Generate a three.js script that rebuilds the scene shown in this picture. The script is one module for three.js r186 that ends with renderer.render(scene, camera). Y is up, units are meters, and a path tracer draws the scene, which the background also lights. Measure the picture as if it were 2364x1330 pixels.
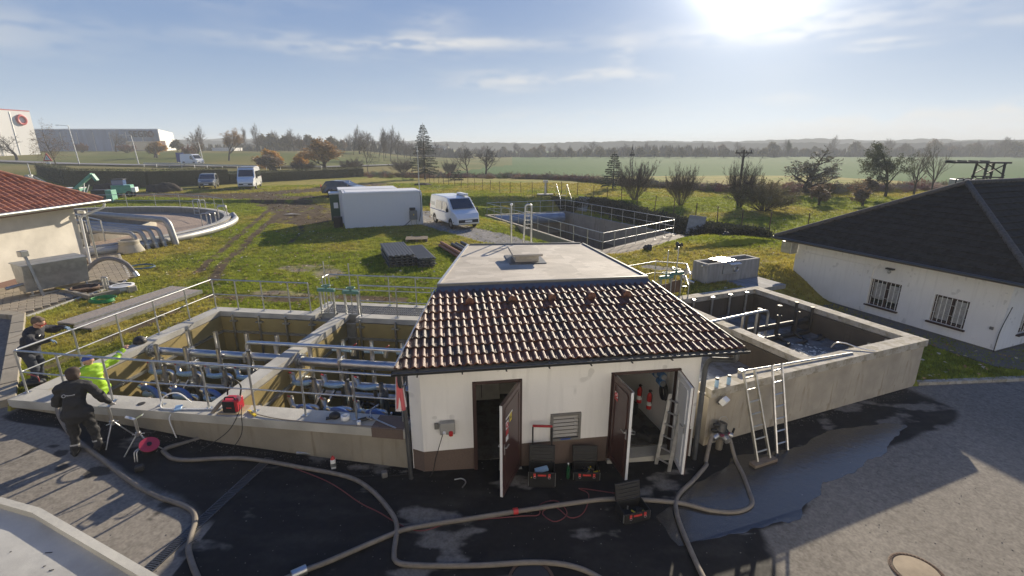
import * as THREE from 'three';
import { RoundedBoxGeometry } from 'three/addons/geometries/RoundedBoxGeometry.js';
import { MarchingCubes } from 'three/addons/objects/MarchingCubes.js';
import { mergeGeometries } from 'three/addons/utils/BufferGeometryUtils.js';

// ---------------------------------------------------------------- camera, sky, sun, exposure
const scene = new THREE.Scene();
const camera = new THREE.PerspectiveCamera(61.62, 1024 / 576, 0.1, 4000);
camera.position.set(0, 6, 0);
camera.rotation.set(-16.345 * Math.PI / 180, 0, 0);
const renderer = new THREE.WebGLRenderer({ antialias: true });
renderer.toneMapping = THREE.LinearToneMapping;
renderer.toneMappingExposure = 1.68;
renderer.shadowMap.enabled = true;

const SUN_AZ = 24.6 * Math.PI / 180, SUN_EL = 19 * Math.PI / 180;      // to the right of -z, above the horizon
const sunDir = new THREE.Vector3(Math.sin(SUN_AZ) * Math.cos(SUN_EL), Math.sin(SUN_EL), -Math.cos(SUN_AZ) * Math.cos(SUN_EL));
const sun = new THREE.DirectionalLight(new THREE.Color().setRGB(1, 0.875, 0.69), 5.0);
sun.position.copy(sunDir).multiplyScalar(120).add(new THREE.Vector3(0, 0, -20));
sun.target.position.set(0, 0, -20);
sun.castShadow = true; sun.shadow.mapSize.set(4096, 4096);
Object.assign(sun.shadow.camera, { left: -70, right: 70, top: 60, bottom: -60, near: 1, far: 320 });
scene.add(sun, sun.target);

// seeded random numbers and periodic value noise
function rng(s) { let a = s >>> 0; return () => { a = (a + 0x6D2B79F5) >>> 0; let t = a; t = Math.imul(t ^ (t >>> 15), t | 1); t ^= t + Math.imul(t ^ (t >>> 7), t | 61); return ((t ^ (t >>> 14)) >>> 0) / 4294967296; }; }
const HT = new Float32Array(65536); { const r = rng(77); for (let i = 0; i < 65536; i++) HT[i] = r(); }
function vn(x, y, p, s = 0) {                                        // period p lattice cells
  const xi = Math.floor(x), yi = Math.floor(y); let fx = x - xi, fy = y - yi;
  fx = fx * fx * (3 - 2 * fx); fy = fy * fy * (3 - 2 * fy);
  const x0 = ((xi % p) + p) % p, x1 = (x0 + 1) % p, y0 = ((yi % p) + p) % p, y1 = (y0 + 1) % p;
  const h = (a, b) => HT[(a * 1619 + b * 31337 + s * 6971 + ((a * b) << 3)) & 65535];
  const a = h(x0, y0), b = h(x1, y0), c = h(x0, y1), d = h(x1, y1);
  return a + (b - a) * fx + (c - a) * fy + (a - b - c + d) * fx * fy;
}
function fbm(x, y, p, oct = 4, s = 0) { let v = 0, a = 0.5, n = 0; for (let i = 0; i < oct; i++) { v += a * vn(x, y, p, s + i * 13); n += a; x *= 2; y *= 2; p *= 2; a *= 0.5; } return v / n; }
const sst = (a, b, x) => { x = Math.min(1, Math.max(0, (x - a) / (b - a))); return x * x * (3 - 2 * x); };
const mix = (a, b, t) => a + (b - a) * t;
const mix3 = (a, b, t) => [mix(a[0], b[0], t), mix(a[1], b[1], t), mix(a[2], b[2], t)];

// the sky: a clear autumn sky with a low sun, thin streaks of cloud and a cloud bank low on the right
{
  const W = 2048, Hh = 1024, data = new Float32Array(W * Hh * 4);
  const D = Math.PI / 180;
  // streaks: azimuth (deg right of -z), elevation, half width, half height, strength
  const streaks = [[-14, 9.9, 15, .75, .5], [-6, 10.6, 9, .5, .55], [0, 6.9, 6, .8, .6], [8, 7.3, 5, .35, .4], [13, 7.1, 5, .7, .35], [-49, 8.6, 9, 1.9, .5], [-38, 13, 16, 1.0, .15], [-8, 12.2, 3, 1.0, .3], [12, 9.2, 1.6, 2.0, .35], [28, 10.8, 15, 1.0, .5], [30, 10, 4, .4, .3], [35, 8.4, 3.2, .35, .6], [45, 9.4, 5, .4, .4], [28, 4.3, 3, .6, .3], [50, 3.2, 16, .6, .25], [-12, 4.3, 4, .35, .25], [-20, 2.4, 8, .4, .15], [4, 3.2, 20, .6, .2], [-30, 16, 20, 1.0, .15], [-55, 17, 14, 2, .25]];
  for (let j = 0; j < Hh; j++) {
    const el = ((j + 0.5) / Hh - 0.5) * Math.PI, ce = Math.cos(el), se = Math.sin(el), eld = el / D;
    for (let i = 0; i < W; i++) {
      const ph = ((i + 0.5) / W - 0.5) * 2 * Math.PI;                 // three.js equirect: u = atan(z, x) / 2pi + 0.5
      const dx = Math.cos(ph) * ce, dz = Math.sin(ph) * ce, dy = se;
      const az = Math.atan2(dx, -dz) / D;
      const cs = dx * sunDir.x + dy * sunDir.y + dz * sunDir.z, th = Math.acos(Math.min(1, Math.max(-1, cs))) / D;
      const e = Math.max(0, eld), k = 1 - Math.exp(-e / 13), k2 = sst(8, 60, e);
      let c = mix3([.38, .47, .53], [.022, .112, .335], k); c = mix3(c, [.012, .070, .25], k2);
      const gl = .26 * Math.exp(-th / 13) + .05 * Math.exp(-th / 40) + 14 * Math.exp(-th * th / 15) + .42 * Math.exp(-th * th / 90);
      c[0] += gl * 1.0; c[1] += gl * .95; c[2] += gl * .80;
      // pale band over the horizon
      const hb = Math.exp(-e / 3.2) * .12 + .20 * Math.exp(-e / 6) * Math.exp(-((az - 26) ** 2) / 1500); c[0] += hb * 1.1; c[1] += hb; c[2] += hb * .8;
      // cloud cover, drawn out along the horizon
      let cl = 0;
      const wx = fbm(i / W * 64, eld * 1.4 + 40, 4096, 4, 3) - .5, wy = fbm(i / W * 160, eld * 2.2 + 90, 4096, 4, 9);
      for (const [a, b, w, h, s] of streaks) {
        let da = az - a; if (da > 180) da -= 360; if (da < -180) da += 360;
        if (Math.abs(da) > 2.2 * w || Math.abs(eld - b) > 6) continue;
        const y = (eld - b - da * .015 + wx * 1.6) / h;
        cl += s * Math.exp(-da * da / (w * w)) * Math.exp(-y * y) * sst(.30, .75, wy + .12);
      }
      // soft veil all round and a bank of low cloud
      cl += .07 * sst(.52, .85, fbm(i / W * 40, eld * .45 + 7, 4096, 5, 21)) * sst(0, 8, e) * (1 - sst(30, 70, e));
      const bank = 1.9 + 1.5 * fbm(i / W * 120, 3, 4096, 4, 33), far = sst(18, 34, az) * (1 - sst(80, 120, az)) ;
      const bk = far * sst(bank + .35, bank - .35, eld) * sst(-.6, .9, eld) * (.45 + .7 * fbm(i / W * 220, eld * 4, 4096, 4, 41));
      cl = Math.min(1, cl + bk * .75);
      const cc = .60 + Math.min(gl, 1) * .9;
      c[0] = mix(c[0], cc, cl); c[1] = mix(c[1], cc * .985, cl); c[2] = mix(c[2], cc * .93, cl);
      if (eld < 0) { const t = sst(0, -8, eld); c = mix3(c, [.16, .17, .13], t); }
      const o = (j * W + i) * 4; data[o] = c[0] * .80; data[o + 1] = c[1] * .80; data[o + 2] = c[2] * .82; data[o + 3] = 1;
    }
  }
  const t = new THREE.DataTexture(data, W, Hh, THREE.RGBAFormat, THREE.FloatType);
  t.mapping = THREE.EquirectangularReflectionMapping; t.magFilter = THREE.LinearFilter; t.minFilter = THREE.LinearFilter; t.wrapS = THREE.RepeatWrapping; t.needsUpdate = true;
  scene.background = t; scene.environment = t;
}
scene.fog = new THREE.FogExp2(new THREE.Color().setRGB(.68, .70, .69), 0.0010);

// ---------------------------------------------------------------- helpers
const V = (x, y, z) => new THREE.Vector3(x, y, z), RAD = Math.PI / 180;
const s8 = v => { v = Math.min(1, Math.max(0, v)); return Math.round(255 * (v <= .0031308 ? 12.92 * v : 1.055 * Math.pow(v, 1 / 2.4) - .055)); };
function tex(w, h, fn, { srgb = true, rep = true } = {}) {
  const d = new Uint8Array(w * h * 4);
  for (let j = 0; j < h; j++) for (let i = 0; i < w; i++) {
    const c = fn(i / w, j / h, i, j), o = (j * w + i) * 4;
    if (srgb) { d[o] = s8(c[0]); d[o + 1] = s8(c[1]); d[o + 2] = s8(c[2]); } else { const v = Math.round(255 * Math.min(1, Math.max(0, c[0] ?? c))); d[o] = d[o + 1] = d[o + 2] = v; }
    d[o + 3] = 255;
  }
  const t = new THREE.DataTexture(d, w, h, THREE.RGBAFormat); t.magFilter = THREE.LinearFilter; t.minFilter = THREE.LinearMipmapLinearFilter; t.generateMipmaps = true;
  t.wrapS = t.wrapT = rep ? THREE.RepeatWrapping : THREE.ClampToEdgeWrapping; if (srgb) t.colorSpace = THREE.SRGBColorSpace; t.needsUpdate = true; return t;
}
const rpt = (t, m) => { const c = t.clone(); c.repeat.set(1 / m, 1 / m); c.needsUpdate = true; return c; };     // one tile every m metres
const gray = (n, f) => tex(n, n, (u, v) => { const g = f(u, v); return [g, g, g]; });
const T = {};
T.blotch = gray(512, (u, v) => .62 + .5 * fbm(u * 6, v * 6, 6, 6, 1) + .10 * (HT[((u * 512) * 37 + (v * 512) * 911 | 0) & 65535] - .5));
T.speck = gray(256, (u, v) => .70 + .42 * vn(u * 128, v * 128, 128, 5) * (.6 + .6 * vn(u * 40, v * 40, 40, 6)));
T.streak = gray(512, (u, v) => { const a = fbm(u * 40, v * 3, 40, 4, 8), b = fbm(u * 8, v * 5, 8, 5, 18); return .45 + .55 * a * (.5 + b) + .12 * b; });
T.bump = tex(256, 256, (u, v) => fbm(u * 24, v * 24, 24, 4, 2), { srgb: false });
T.bumpC = tex(256, 256, (u, v) => fbm(u * 10, v * 10, 10, 5, 12), { srgb: false });
T.wood = gray(256, (u, v) => { const g = fbm(u * 4, v * 40, 40, 4, 3); return .55 + .55 * g; });
T.stain = tex(512, 512, (u, v) => {                                   // raw concrete: form marks, run-down stains
  const a = fbm(u * 30, v * 4, 30, 4, 61), b = fbm(u * 5, v * 5, 5, 6, 62), s = sst(.55, .8, a) * sst(.35, .7, b);
  const g = .62 + .5 * b - .28 * s + .08 * (HT[((u * 512 | 0) * 71 + (v * 512 | 0) * 1031) & 65535] - .5);
  return [g, g * (.97 - .05 * s), g * (.91 - .12 * s)];
});
T.plast = gray(1024, (u, v) => { const b = fbm(u * 5, v * 5, 5, 6, 111), st = fbm(u * 60, v * 5, 60, 4, 113), sp = sst(.80, .86, vn(u * 34, v * 34, 34, 117)) * sst(.5, .8, vn(u * 9, v * 9, 9, 118)); return .86 + .18 * (b - .5) - .10 * sst(.56, .8, st) * b - .16 * sp; });
T.moss = tex(512, 512, (u, v) => {
  const b = fbm(u * 9, v * 9, 9, 6, 71), s = sst(.5, .66, b), d = sst(.62, .7, fbm(u * 26, v * 26, 26, 4, 72)); const g = .95 - .35 * fbm(u * 14, v * 14, 14, 4, 74);
  return mix3([g, g, g], [g * .55, g * .52, g * .40], .5 * s + .4 * d);
});
function mat(c, rough = .8, metal = 0, o = {}) {
  const { map, m = 2, bump, bs = .004, bm = m, ...rest } = o;
  const p = { color: new THREE.Color().setRGB(...c), roughness: rough, metalness: metal, side: THREE.DoubleSide, ...rest };
  if (map) p.map = rpt(map, m); if (bump) { p.bumpMap = rpt(bump, bm); p.bumpScale = bs; }
  const M = (rest.transmission !== undefined || rest.clearcoat !== undefined || rest.sheen !== undefined) ? new THREE.MeshPhysicalMaterial(p) : new THREE.MeshStandardMaterial(p);
  return M;
}
const M = {
  conc: mat([.31, .285, .235], .9, 0, { map: T.stain, m: 3, bump: T.bump, bm: 1, bs: .004 }),
  rim: mat([.47, .455, .40], .88, 0, { map: T.blotch, m: 2.6, bump: T.bump, bm: 1, bs: .003 }),
  rimOld: mat([.52, .48, .40], .9, 0, { map: T.moss, m: 1.7, bump: T.bumpC, bm: 1, bs: .006 }),
  coat: mat([.37, .285, .105], .65, 0, { map: T.blotch, m: 3, bump: T.bump, bm: 2, bs: .003 }),
  steel: mat([.74, .73, .70], .33, 1, { map: T.blotch, m: .9 }),
  steelD: mat([.52, .52, .52], .42, 1, { map: T.blotch, m: .9 }),
  galv: mat([.55, .56, .55], .42, .9, { map: T.blotch, m: .6 }),
  alu: mat([.68, .67, .64], .4, .85, { map: T.blotch, m: .5 }),
  dark: mat([.03, .03, .032], .6), black: mat([.012, .012, .013], .55), rubber: mat([.02, .02, .02], .8),
  white: mat([.78, .78, .75], .5), red: mat([.5, .03, .03], .45), blue: mat([.03, .07, .26], .5), lblue: mat([.30, .46, .62], .35), yellow: mat([.75, .55, .03], .5),
  plaster: mat([.86, .85, .82], .92, 0, { map: T.plast, m: 5, bump: T.bump, bm: .5, bs: .002 }),
  glass: mat([.02, .025, .03], .06, 0, { clearcoat: 1, clearcoatRoughness: .03 }),
  tyre: mat([.018, .018, .018], .85), rimw: mat([.35, .35, .36], .4, .8),
};
// collects shapes and makes ONE mesh of them
class Bd {
  constructor() { this.g = []; }
  add(g, m) { g = g.index ? g.toNonIndexed() : g; for (const k of Object.keys(g.attributes)) if (!['position', 'normal', 'uv'].includes(k)) g.deleteAttribute(k); if (m) g.applyMatrix4(m); this.g.push(g); return this; }
  box(x, y, z, w, h, d, ry = 0, rx = 0, rz = 0, r = 0) {               // centre, size, turn
    const g = r ? new RoundedBoxGeometry(w, h, d, 1, r) : new THREE.BoxGeometry(w, h, d);
    return this.add(g, new THREE.Matrix4().makeRotationFromEuler(new THREE.Euler(rx, ry, rz, 'YXZ')).setPosition(x, y, z));
  }
  bar(a, b, w, h) {                                                   // box along a line, w across, h up
    const d = b.clone().sub(a), L = d.length(), g = new THREE.BoxGeometry(w, h, L), z = d.normalize(), up = Math.abs(z.y) > .95 ? V(1, 0, 0) : V(0, 1, 0);
    const x = up.clone().cross(z).normalize(), y = z.clone().cross(x);
    return this.add(g, new THREE.Matrix4().makeBasis(x, y, z).setPosition(a.clone().add(b).multiplyScalar(.5)));
  }
  cyl(a, b, r0, r1 = r0, n = 10, open = false) {
    const d = b.clone().sub(a), L = d.length(), g = new THREE.CylinderGeometry(r1, r0, L, n, 1, open);
    return this.add(g, new THREE.Matrix4().makeRotationFromQuaternion(new THREE.Quaternion().setFromUnitVectors(V(0, 1, 0), d.normalize())).setPosition(a.clone().add(b).multiplyScalar(.5)));
  }
  tube(pts, r, n = 7, seg = pts.length * 5, closed = false, tens = .5) {
    return this.add(new THREE.TubeGeometry(new THREE.CatmullRomCurve3(pts, closed, 'catmullrom', tens), seg, r, n, closed));
  }
  bend(pts, r, br = 3 * r, n = 9) {                                   // straight pipe with rounded elbows
    const c = new THREE.CurvePath(); let p = pts[0];
    const q = [pts[0]];
    for (let i = 1; i < pts.length - 1; i++) {
      const a = pts[i].clone().sub(pts[i - 1]), b = pts[i + 1].clone().sub(pts[i]), k = Math.min(br, a.length() * .45, b.length() * .45);
      const s = pts[i].clone().addScaledVector(a.normalize(), -k), e = pts[i].clone().addScaledVector(b.normalize(), k);
      for (let t = 0; t <= 5; t++) { const u = t / 5; q.push(s.clone().multiplyScalar((1 - u) ** 2).addScaledVector(pts[i], 2 * u * (1 - u)).addScaledVector(e, u * u)); }
    }
    q.push(pts[pts.length - 1]);
    return this.sweep(q, () => r, n, true);
  }
  sweep(q, rf, n = 6, cap = false) {                                  // tapered tube through a polyline
    const pos = [], nor = [], N = q.length; let x = null; const rings = [];
    for (let i = 0; i < N; i++) {
      const t = q[Math.min(N - 1, i + 1)].clone().sub(q[Math.max(0, i - 1)]).normalize();
      if (!x) x = (Math.abs(t.y) > .9 ? V(1, 0, 0) : V(0, 1, 0)).cross(t).normalize();
      x = x.clone().addScaledVector(t, -x.dot(t)); if (x.lengthSq() < 1e-9) x = (Math.abs(t.y) > .9 ? V(1, 0, 0) : V(0, 1, 0)).cross(t); x.normalize();
      const y = t.clone().cross(x), r = rf(i / (N - 1)), ring = [];
      for (let k = 0; k < n; k++) { const a = k / n * 2 * Math.PI, d = x.clone().multiplyScalar(Math.cos(a)).addScaledVector(y, Math.sin(a)); ring.push([q[i].clone().addScaledVector(d, r), d]); }
      rings.push(ring);
    }
    const put = e => { pos.push(e[0].x, e[0].y, e[0].z); nor.push(e[1].x, e[1].y, e[1].z); };
    for (let i = 0; i < N - 1; i++) for (let k = 0; k < n; k++) { const a = rings[i][k], b = rings[i][(k + 1) % n], c = rings[i + 1][(k + 1) % n], d = rings[i + 1][k]; put(a); put(b); put(c); put(a); put(c); put(d); }
    if (cap) for (const [ri, s] of [[0, -1], [N - 1, 1]]) { const t = q[ri].clone().sub(q[ri ? N - 2 : 1]).normalize(); for (let k = 1; k < n - 1; k++) for (const e of [rings[ri][0], rings[ri][k], rings[ri][k + 1]]) { pos.push(e[0].x, e[0].y, e[0].z); nor.push(t.x, t.y, t.z); } }
    return this.raw(pos, nor);
  }
  raw(pos, nor) { const g = new THREE.BufferGeometry(); g.setAttribute('position', new THREE.Float32BufferAttribute(pos, 3)); if (nor) g.setAttribute('normal', new THREE.Float32BufferAttribute(nor, 3)); else g.computeVertexNormals(); this.g.push(g); return this; }
  prism(pts, y0, y1) {                                                // outline [x, z] extruded upwards
    const s = new THREE.Shape(pts.map(p => new THREE.Vector2(p[0], -p[1]))), g = new THREE.ExtrudeGeometry(s, { depth: y1 - y0, bevelEnabled: false });
    return this.add(g, new THREE.Matrix4().makeRotationX(-Math.PI / 2).setPosition(0, y0, 0));
  }
  ext(pts, d, m, bev = 0, holes = []) {                                // outline [x, y] extruded along +z
    const s = new THREE.Shape(pts.map(p => new THREE.Vector2(p[0], p[1]))); for (const h of holes) s.holes.push(new THREE.Path(h.map(p => new THREE.Vector2(p[0], p[1]))));
    return this.add(new THREE.ExtrudeGeometry(s, { depth: d, bevelEnabled: bev > 0, bevelThickness: bev, bevelSize: bev, bevelSegments: 2 }), m);
  }
  quad(a, b, c, d) { const p = []; for (const v of [a, b, c, a, c, d]) p.push(v.x, v.y, v.z); return this.raw(p); }
  poly(vs) { const p = []; for (let i = 1; i < vs.length - 1; i++) for (const v of [vs[0], vs[i], vs[i + 1]]) p.push(v.x, v.y, v.z); return this.raw(p); }
  lathe(prof, x, y, z, n = 20) { return this.add(new THREE.LatheGeometry(prof.map(p => new THREE.Vector2(p[0], p[1])), n), new THREE.Matrix4().setPosition(x, y, z)); }
  sph(x, y, z, rx, ry = rx, rz = rx, n = 10) { return this.add(new THREE.SphereGeometry(1, n, Math.max(6, n * .7 | 0)), new THREE.Matrix4().makeScale(rx, ry, rz).setPosition(x, y, z)); }
  geo(keepUV) {
    const g = this.g.length > 1 ? mergeGeometries(this.g.map(k => { if (!keepUV) k.deleteAttribute('uv'); return k; })) : this.g[0];
    return keepUV ? g : triUV(g);
  }
  mesh(name, m, parent, keepUV) { const o = new THREE.Mesh(this.geo(keepUV), m); o.name = name; o.castShadow = o.receiveShadow = true; if (parent) parent.add(o); return o; }
}
function triUV(g) {                                                   // metres, by the way each face looks
  if (g.index) g = g.toNonIndexed(); const p = g.attributes.position, n = p.count, uv = new Float32Array(n * 2), a = V(), b = V(), c = V();
  for (let i = 0; i < n; i += 3) {
    a.fromBufferAttribute(p, i); b.fromBufferAttribute(p, i + 1).sub(a); c.fromBufferAttribute(p, i + 2).sub(a); b.cross(c);
    const ax = Math.abs(b.x), ay = Math.abs(b.y), az = Math.abs(b.z);
    for (let k = 0; k < 3; k++) { const x = p.getX(i + k), y = p.getY(i + k), z = p.getZ(i + k), o = (i + k) * 2; if (ay >= ax && ay >= az) { uv[o] = x; uv[o + 1] = z; } else if (ax >= az) { uv[o] = z; uv[o + 1] = y; } else { uv[o] = x; uv[o + 1] = y; } }
  }
  g.setAttribute('uv', new THREE.BufferAttribute(uv, 2)); return g;
}
const taken = {};
const numbered = n => { const k = taken[n] = (taken[n] ?? -1) + 1; return k ? n + '_' + String(k).padStart(3, '0') : n; };
function tag(o, label, category, group) { o.userData.label = label; o.userData.category = category; if (group) o.userData.group = group; return o; }
function thing(name, label, category, [x, y, z] = [0, 0, 0], turn = 0, group) {
  const o = new THREE.Group(); o.name = numbered(name); o.position.set(x, y, z); o.rotation.y = turn; scene.add(o); return tag(o, label, category, group);
}
function one(bd, name, m, label, category, group, pos, turn = 0) {     // a thing that is one mesh
  const o = bd.mesh(numbered(name), m, scene); if (pos) o.position.set(...pos); o.rotation.y = turn; return tag(o, label, category, group);
}
function struct(o, name) { o.name = name; o.userData.kind = 'structure'; o.receiveShadow = true; o.castShadow = true; scene.add(o); return o; }
function copy(src, pos, turn, scale, label, group) {
  const c = src.clone(); c.name = numbered(src.name.replace(/_\d\d\d$/, '')); c.userData = { ...src.userData }; if (label) c.userData.label = label; if (group) c.userData.group = group;
  c.position.set(...pos); c.rotation.y = turn; c.scale.setScalar(scale); scene.add(c); return c;
}
const BX = (...a) => new Bd().box(...a);
const FL = { o: [-10.55, -9.1], t: -7.6 * RAD }, FR = { o: [10.85, -11.75], t: 22 * RAD }, FB = { o: [-1.86, -7.84], t: 8.3 * RAD }, FQ = { o: [14.9, -13.75], t: 22 * RAD };
const toW = (f, x, z) => [f.o[0] + x * Math.cos(f.t) + z * Math.sin(f.t), f.o[1] - x * Math.sin(f.t) + z * Math.cos(f.t)];
const at = (f, y = 0) => [f.o[0], y, f.o[1]];
function inPoly(x, z, p) { let c = false; for (let i = 0, j = p.length - 1; i < p.length; j = i++) if ((p[i][1] > z) !== (p[j][1] > z) && x < (p[j][0] - p[i][0]) * (z - p[i][1]) / (p[j][1] - p[i][1]) + p[i][0]) c = !c; return c; }

// ---------------------------------------------------------------- the ground
const pl = (x, ps) => { if (x <= ps[0][0]) return ps[0][1]; for (let i = 1; i < ps.length; i++) if (x <= ps[i][0]) return mix(ps[i - 1][1], ps[i][1], (x - ps[i - 1][0]) / (ps[i][0] - ps[i - 1][0])); return ps[ps.length - 1][1]; };
const yardH = x => pl(x, [[-30, .8], [-16, .78], [-10.5, .68], [-7.8, .46], [-6, .25], [-4, .12], [-2, .03], [0, -.05], [4, -.2], [60, -.2]]);
const segD = (x, z, a, b) => { const dx = b[0] - a[0], dz = b[1] - a[1], t = Math.min(1, Math.max(0, ((x - a[0]) * dx + (z - a[1]) * dz) / (dx * dx + dz * dz))); return Math.hypot(x - a[0] - t * dx, z - a[1] - t * dz); };
const polyD = (x, z, p, closed) => { let m = 1e9; for (let i = 0; i < p.length - (closed ? 0 : 1); i++) m = Math.min(m, segD(x, z, p[i], p[(i + 1) % p.length])); return m; };
const POOL = [[-2.3, -41], [4.75, -43.5], [10.9, -31.6], [5.0, -25.9]];
const YARD = [[-40, -14.7], [-15.7, -14.5], [-10.6, -9.0], ...[[.2, -.2], [8.7, -.2]].map(p => toW(FL, ...p)), [-1.5, -8.6], [3.6, -9.4], ...[[-7.2, -.2], [-.1, -.2]].map(p => toW(FR, ...p)), [10.9, -11.9], [14.2, -12.15], [40, -13.2], [40, 30], [-40, 30]];
const BANK = [[-12, -47], [0, -47], [5.8, -46.4], [8.6, -42.6], [13.6, -31.6], [15.2, -27.5]];
function hN(x, z) {
  let h = .75 + .30 * sst(2.5, 7, x) * sst(-27, -21, z);
  const pd = inPoly(x, z, POOL) ? 0 : polyD(x, z, POOL, true);
  const side = Math.max(sst(-.3, .6, (x - 4.75) * .89 + (z + 43.5) * .456), sst(-41.5, -42.8, z + (x - 1) * .35)); h = mix(h, mix(.38, -.35, side), 1 - sst(.4 + side * .5, 2.4, pd));                               // the basin lies in a hollow
  if (z < -22) {
    let bd = 1e9, sg = 1; for (let i = 0; i < BANK.length - 1; i++) { const p = BANK[i], q = BANK[i + 1], d = segD(x, z, p, q); if (d < bd) { bd = d; sg = (q[0] - p[0]) * (z - p[1]) - (q[1] - p[1]) * (x - p[0]) < 0 ? 1 : -1; } }
    const crest = x < 7 ? 1.5 : mix(1.3, .8, sst(-44, -33, z)); if (sg > 0) h = Math.max(h, mix(.85, 1.05, sst(0, 8, bd))); h = Math.max(h, mix(sg > 0 ? .9 : h, crest, 1 - sst(.4, sg > 0 ? 9 : 2.4, bd)));
    h = mix(h, Math.max(h, 1.05), sst(15, 19, x) * sst(-24, -30, z));
  }
  h += .5 * Math.exp(-((x - 12) ** 2 / 12 + (z + 25.5) ** 2 / 7));     // hump right of the basin
  { const dx = x - FR.o[0], dz = z - FR.o[1], lx = dx * Math.cos(FR.t) - dz * Math.sin(FR.t), lz = dx * Math.sin(FR.t) + dz * Math.cos(FR.t); if (lx > -.5 && lz > -12) h = mix(h, mix(-.12, 1.0, sst(-5.2, -8.2, lz)), sst(-.3, .2, lx)); }
  const far = sst(-60, -110, z); h = mix(h, .25, far * sst(-35, -10, x));
  h += 2.3 * sst(-85, -190, z) * (1 - sst(-70, -35, x)) + .7 * sst(-66, -84, z) * (1 - sst(-75, -48, x));
  h += 3.0 * sst(-240, -420, z) * sst(-60, 0, x) * .3;
  if (x > 16) h += .2 * sst(16, 40, x);
  if (z < -12.5) h += (.10 * (fbm(x * .35 + 50, z * .35 + 200, 997, 3, 5) - .5) + .05 * (vn(x * 1.7 + 90, z * 1.7 + 300, 991, 4) - .5)) * (z < -15 ? 1 : .4);
  return h;
}
const wp = (f, ps) => ps.map(p => toW(f, p[0], p[1]));
const HOLES = [wp(FL, [[.17, -.17], [9.6, -.17], [9.3, -6.95], [.17 + 3.3, -6.95], [3.4, -5.97], [.17, -5.97]]), wp(FB, [[.2, -.15], [5.45, -.15], [4.95, -6.3], [1.75, -6.5]]), wp(FR, [[-7.4, -.15], [-.15, -.15], [-.15, -5.33], [-6.6, -5.33]]), POOL.map((p, i, a) => { const c = [4.6, -35.5]; return [p[0] + (c[0] - p[0]) * .03, p[1] + (c[1] - p[1]) * .03]; })];
HOLES.push(wp(FQ, [[.15, -.15], [9, -.15], [9, -7.0], [.15, -7.0]]));
const RT = [-30, -29.7, 11];
function hT(x, z) {
  for (const p of HOLES) if (inPoly(x, z, p)) return -4.2;
  if ((x - RT[0]) ** 2 + (z - RT[1]) ** 2 < (RT[2] - .2) ** 2) return -2;
  if (inPoly(x, z, YARD)) return yardH(x) - .16;
  return hN(x, z);
}
function axis(a, b, st, lo, hi, gr) { const r = []; for (let v = a; v <= b + 1e-6; v += st) r.push(v); let s = st; while (r[0] > lo) { s *= gr; r.unshift(r[0] - s); } s = st; while (r[r.length - 1] < hi) { s *= gr; r.push(r[r.length - 1] + s); } return r; }
// colour of the grassland round the works: turf, dry turf, mud, wheel ruts, chippings
const LX = -80, LZ = -96, LW = 140, LD = 102;
const maskOf = draw => { const w = 1400, h = 1020, c = document.createElement('canvas'); c.width = w; c.height = h; const k = c.getContext('2d'); k.fillStyle = '#000'; k.fillRect(0, 0, w, h); k.lineCap = k.lineJoin = 'round'; const P = p => [(p[0] - LX) / LW * w, (p[1] - LZ) / LD * h]; draw(k, P, 10); const d = k.getImageData(0, 0, w, h).data; return (x, z) => { const i = Math.floor((x - LX) / LW * w), j = Math.floor((z - LZ) / LD * h); return i < 0 || j < 0 || i >= w || j >= h ? 0 : d[(j * w + i) * 4] / 255; }; };
const line = (k, P, pts, w, a) => { for (let i = 5; i > 0; i--) { k.strokeStyle = `rgba(255,255,255,${a / 3})`; k.lineWidth = w * 10 * (.5 + i * .13); k.beginPath(); pts.forEach((p, n) => n ? k.lineTo(...P(p)) : k.moveTo(...P(p))); k.stroke(); } };
const mDirt = maskOf((k, P) => {
  line(k, P, [[-60, -47], [-43.3, -50], [-40.9, -52.3], [-35.6, -52], [-30.6, -51], [-27.2, -53.5], [-24, -57], [-21, -62], [-19, -68]], 5.0, .9);
  line(k, P, [[-30, -51], [-24.8, -49.7], [-20.1, -44.9], [-16.5, -39], [-15.3, -36]], 5.5, .7);
  line(k, P, [[-36, -59], [-31, -59]], 3, .6); line(k, P, [[-21, -50], [-14, -50]], 3, .6);
  line(k, P, [[-21.3, -49.7], [-19.1, -40.3], [-16.6, -31.6], [-14.9, -26.5], [-13.5, -22], [-12.1, -18.8]], .55, .8);
  line(k, P, [[-22.5, -46.6], [-18.8, -35.4], [-16.2, -27.7], [-14.6, -23], [-13.6, -20.2]], .5, .75);
  line(k, P, [[-19, -42], [-15.6, -35], [-13.5, -31], [-12.6, -27]], .4, .5);
  line(k, P, [[-11, -17], [-8.5, -16.5], [-6.4, -16.7], [-4, -16.4]], 1.0, .55); line(k, P, [[-11.2, -15], [-11.6, -11]], .7, .5);
  line(k, P, [[-10, -62], [-4, -64]], 2.2, .35); line(k, P, [[-16, -72], [-10, -74]], 2, .3);
});
const mGrav = maskOf((k, P) => { line(k, P, [[-7.2, -40], [-6.2, -36], [-4.5, -33], [-2.2, -30], [-.8, -28]], 2.6, .9); line(k, P, [[-1, -28.2], [.4, -26.8]], 1.8, .9); line(k, P, [[5.9, -20.4], [7.6, -18.6], [9.2, -17.6]], .9, .5); });
const mPale = maskOf((k, P) => { line(k, P, [[-9.9, -21.2], [-8.6, -21], [-7.8, -20]], 1.5, .6); line(k, P, [[-9.5, -17.4], [-7.6, -17]], .6, .6); line(k, P, [[11.2, -14], [12, -18]], .5, .4); });
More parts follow.
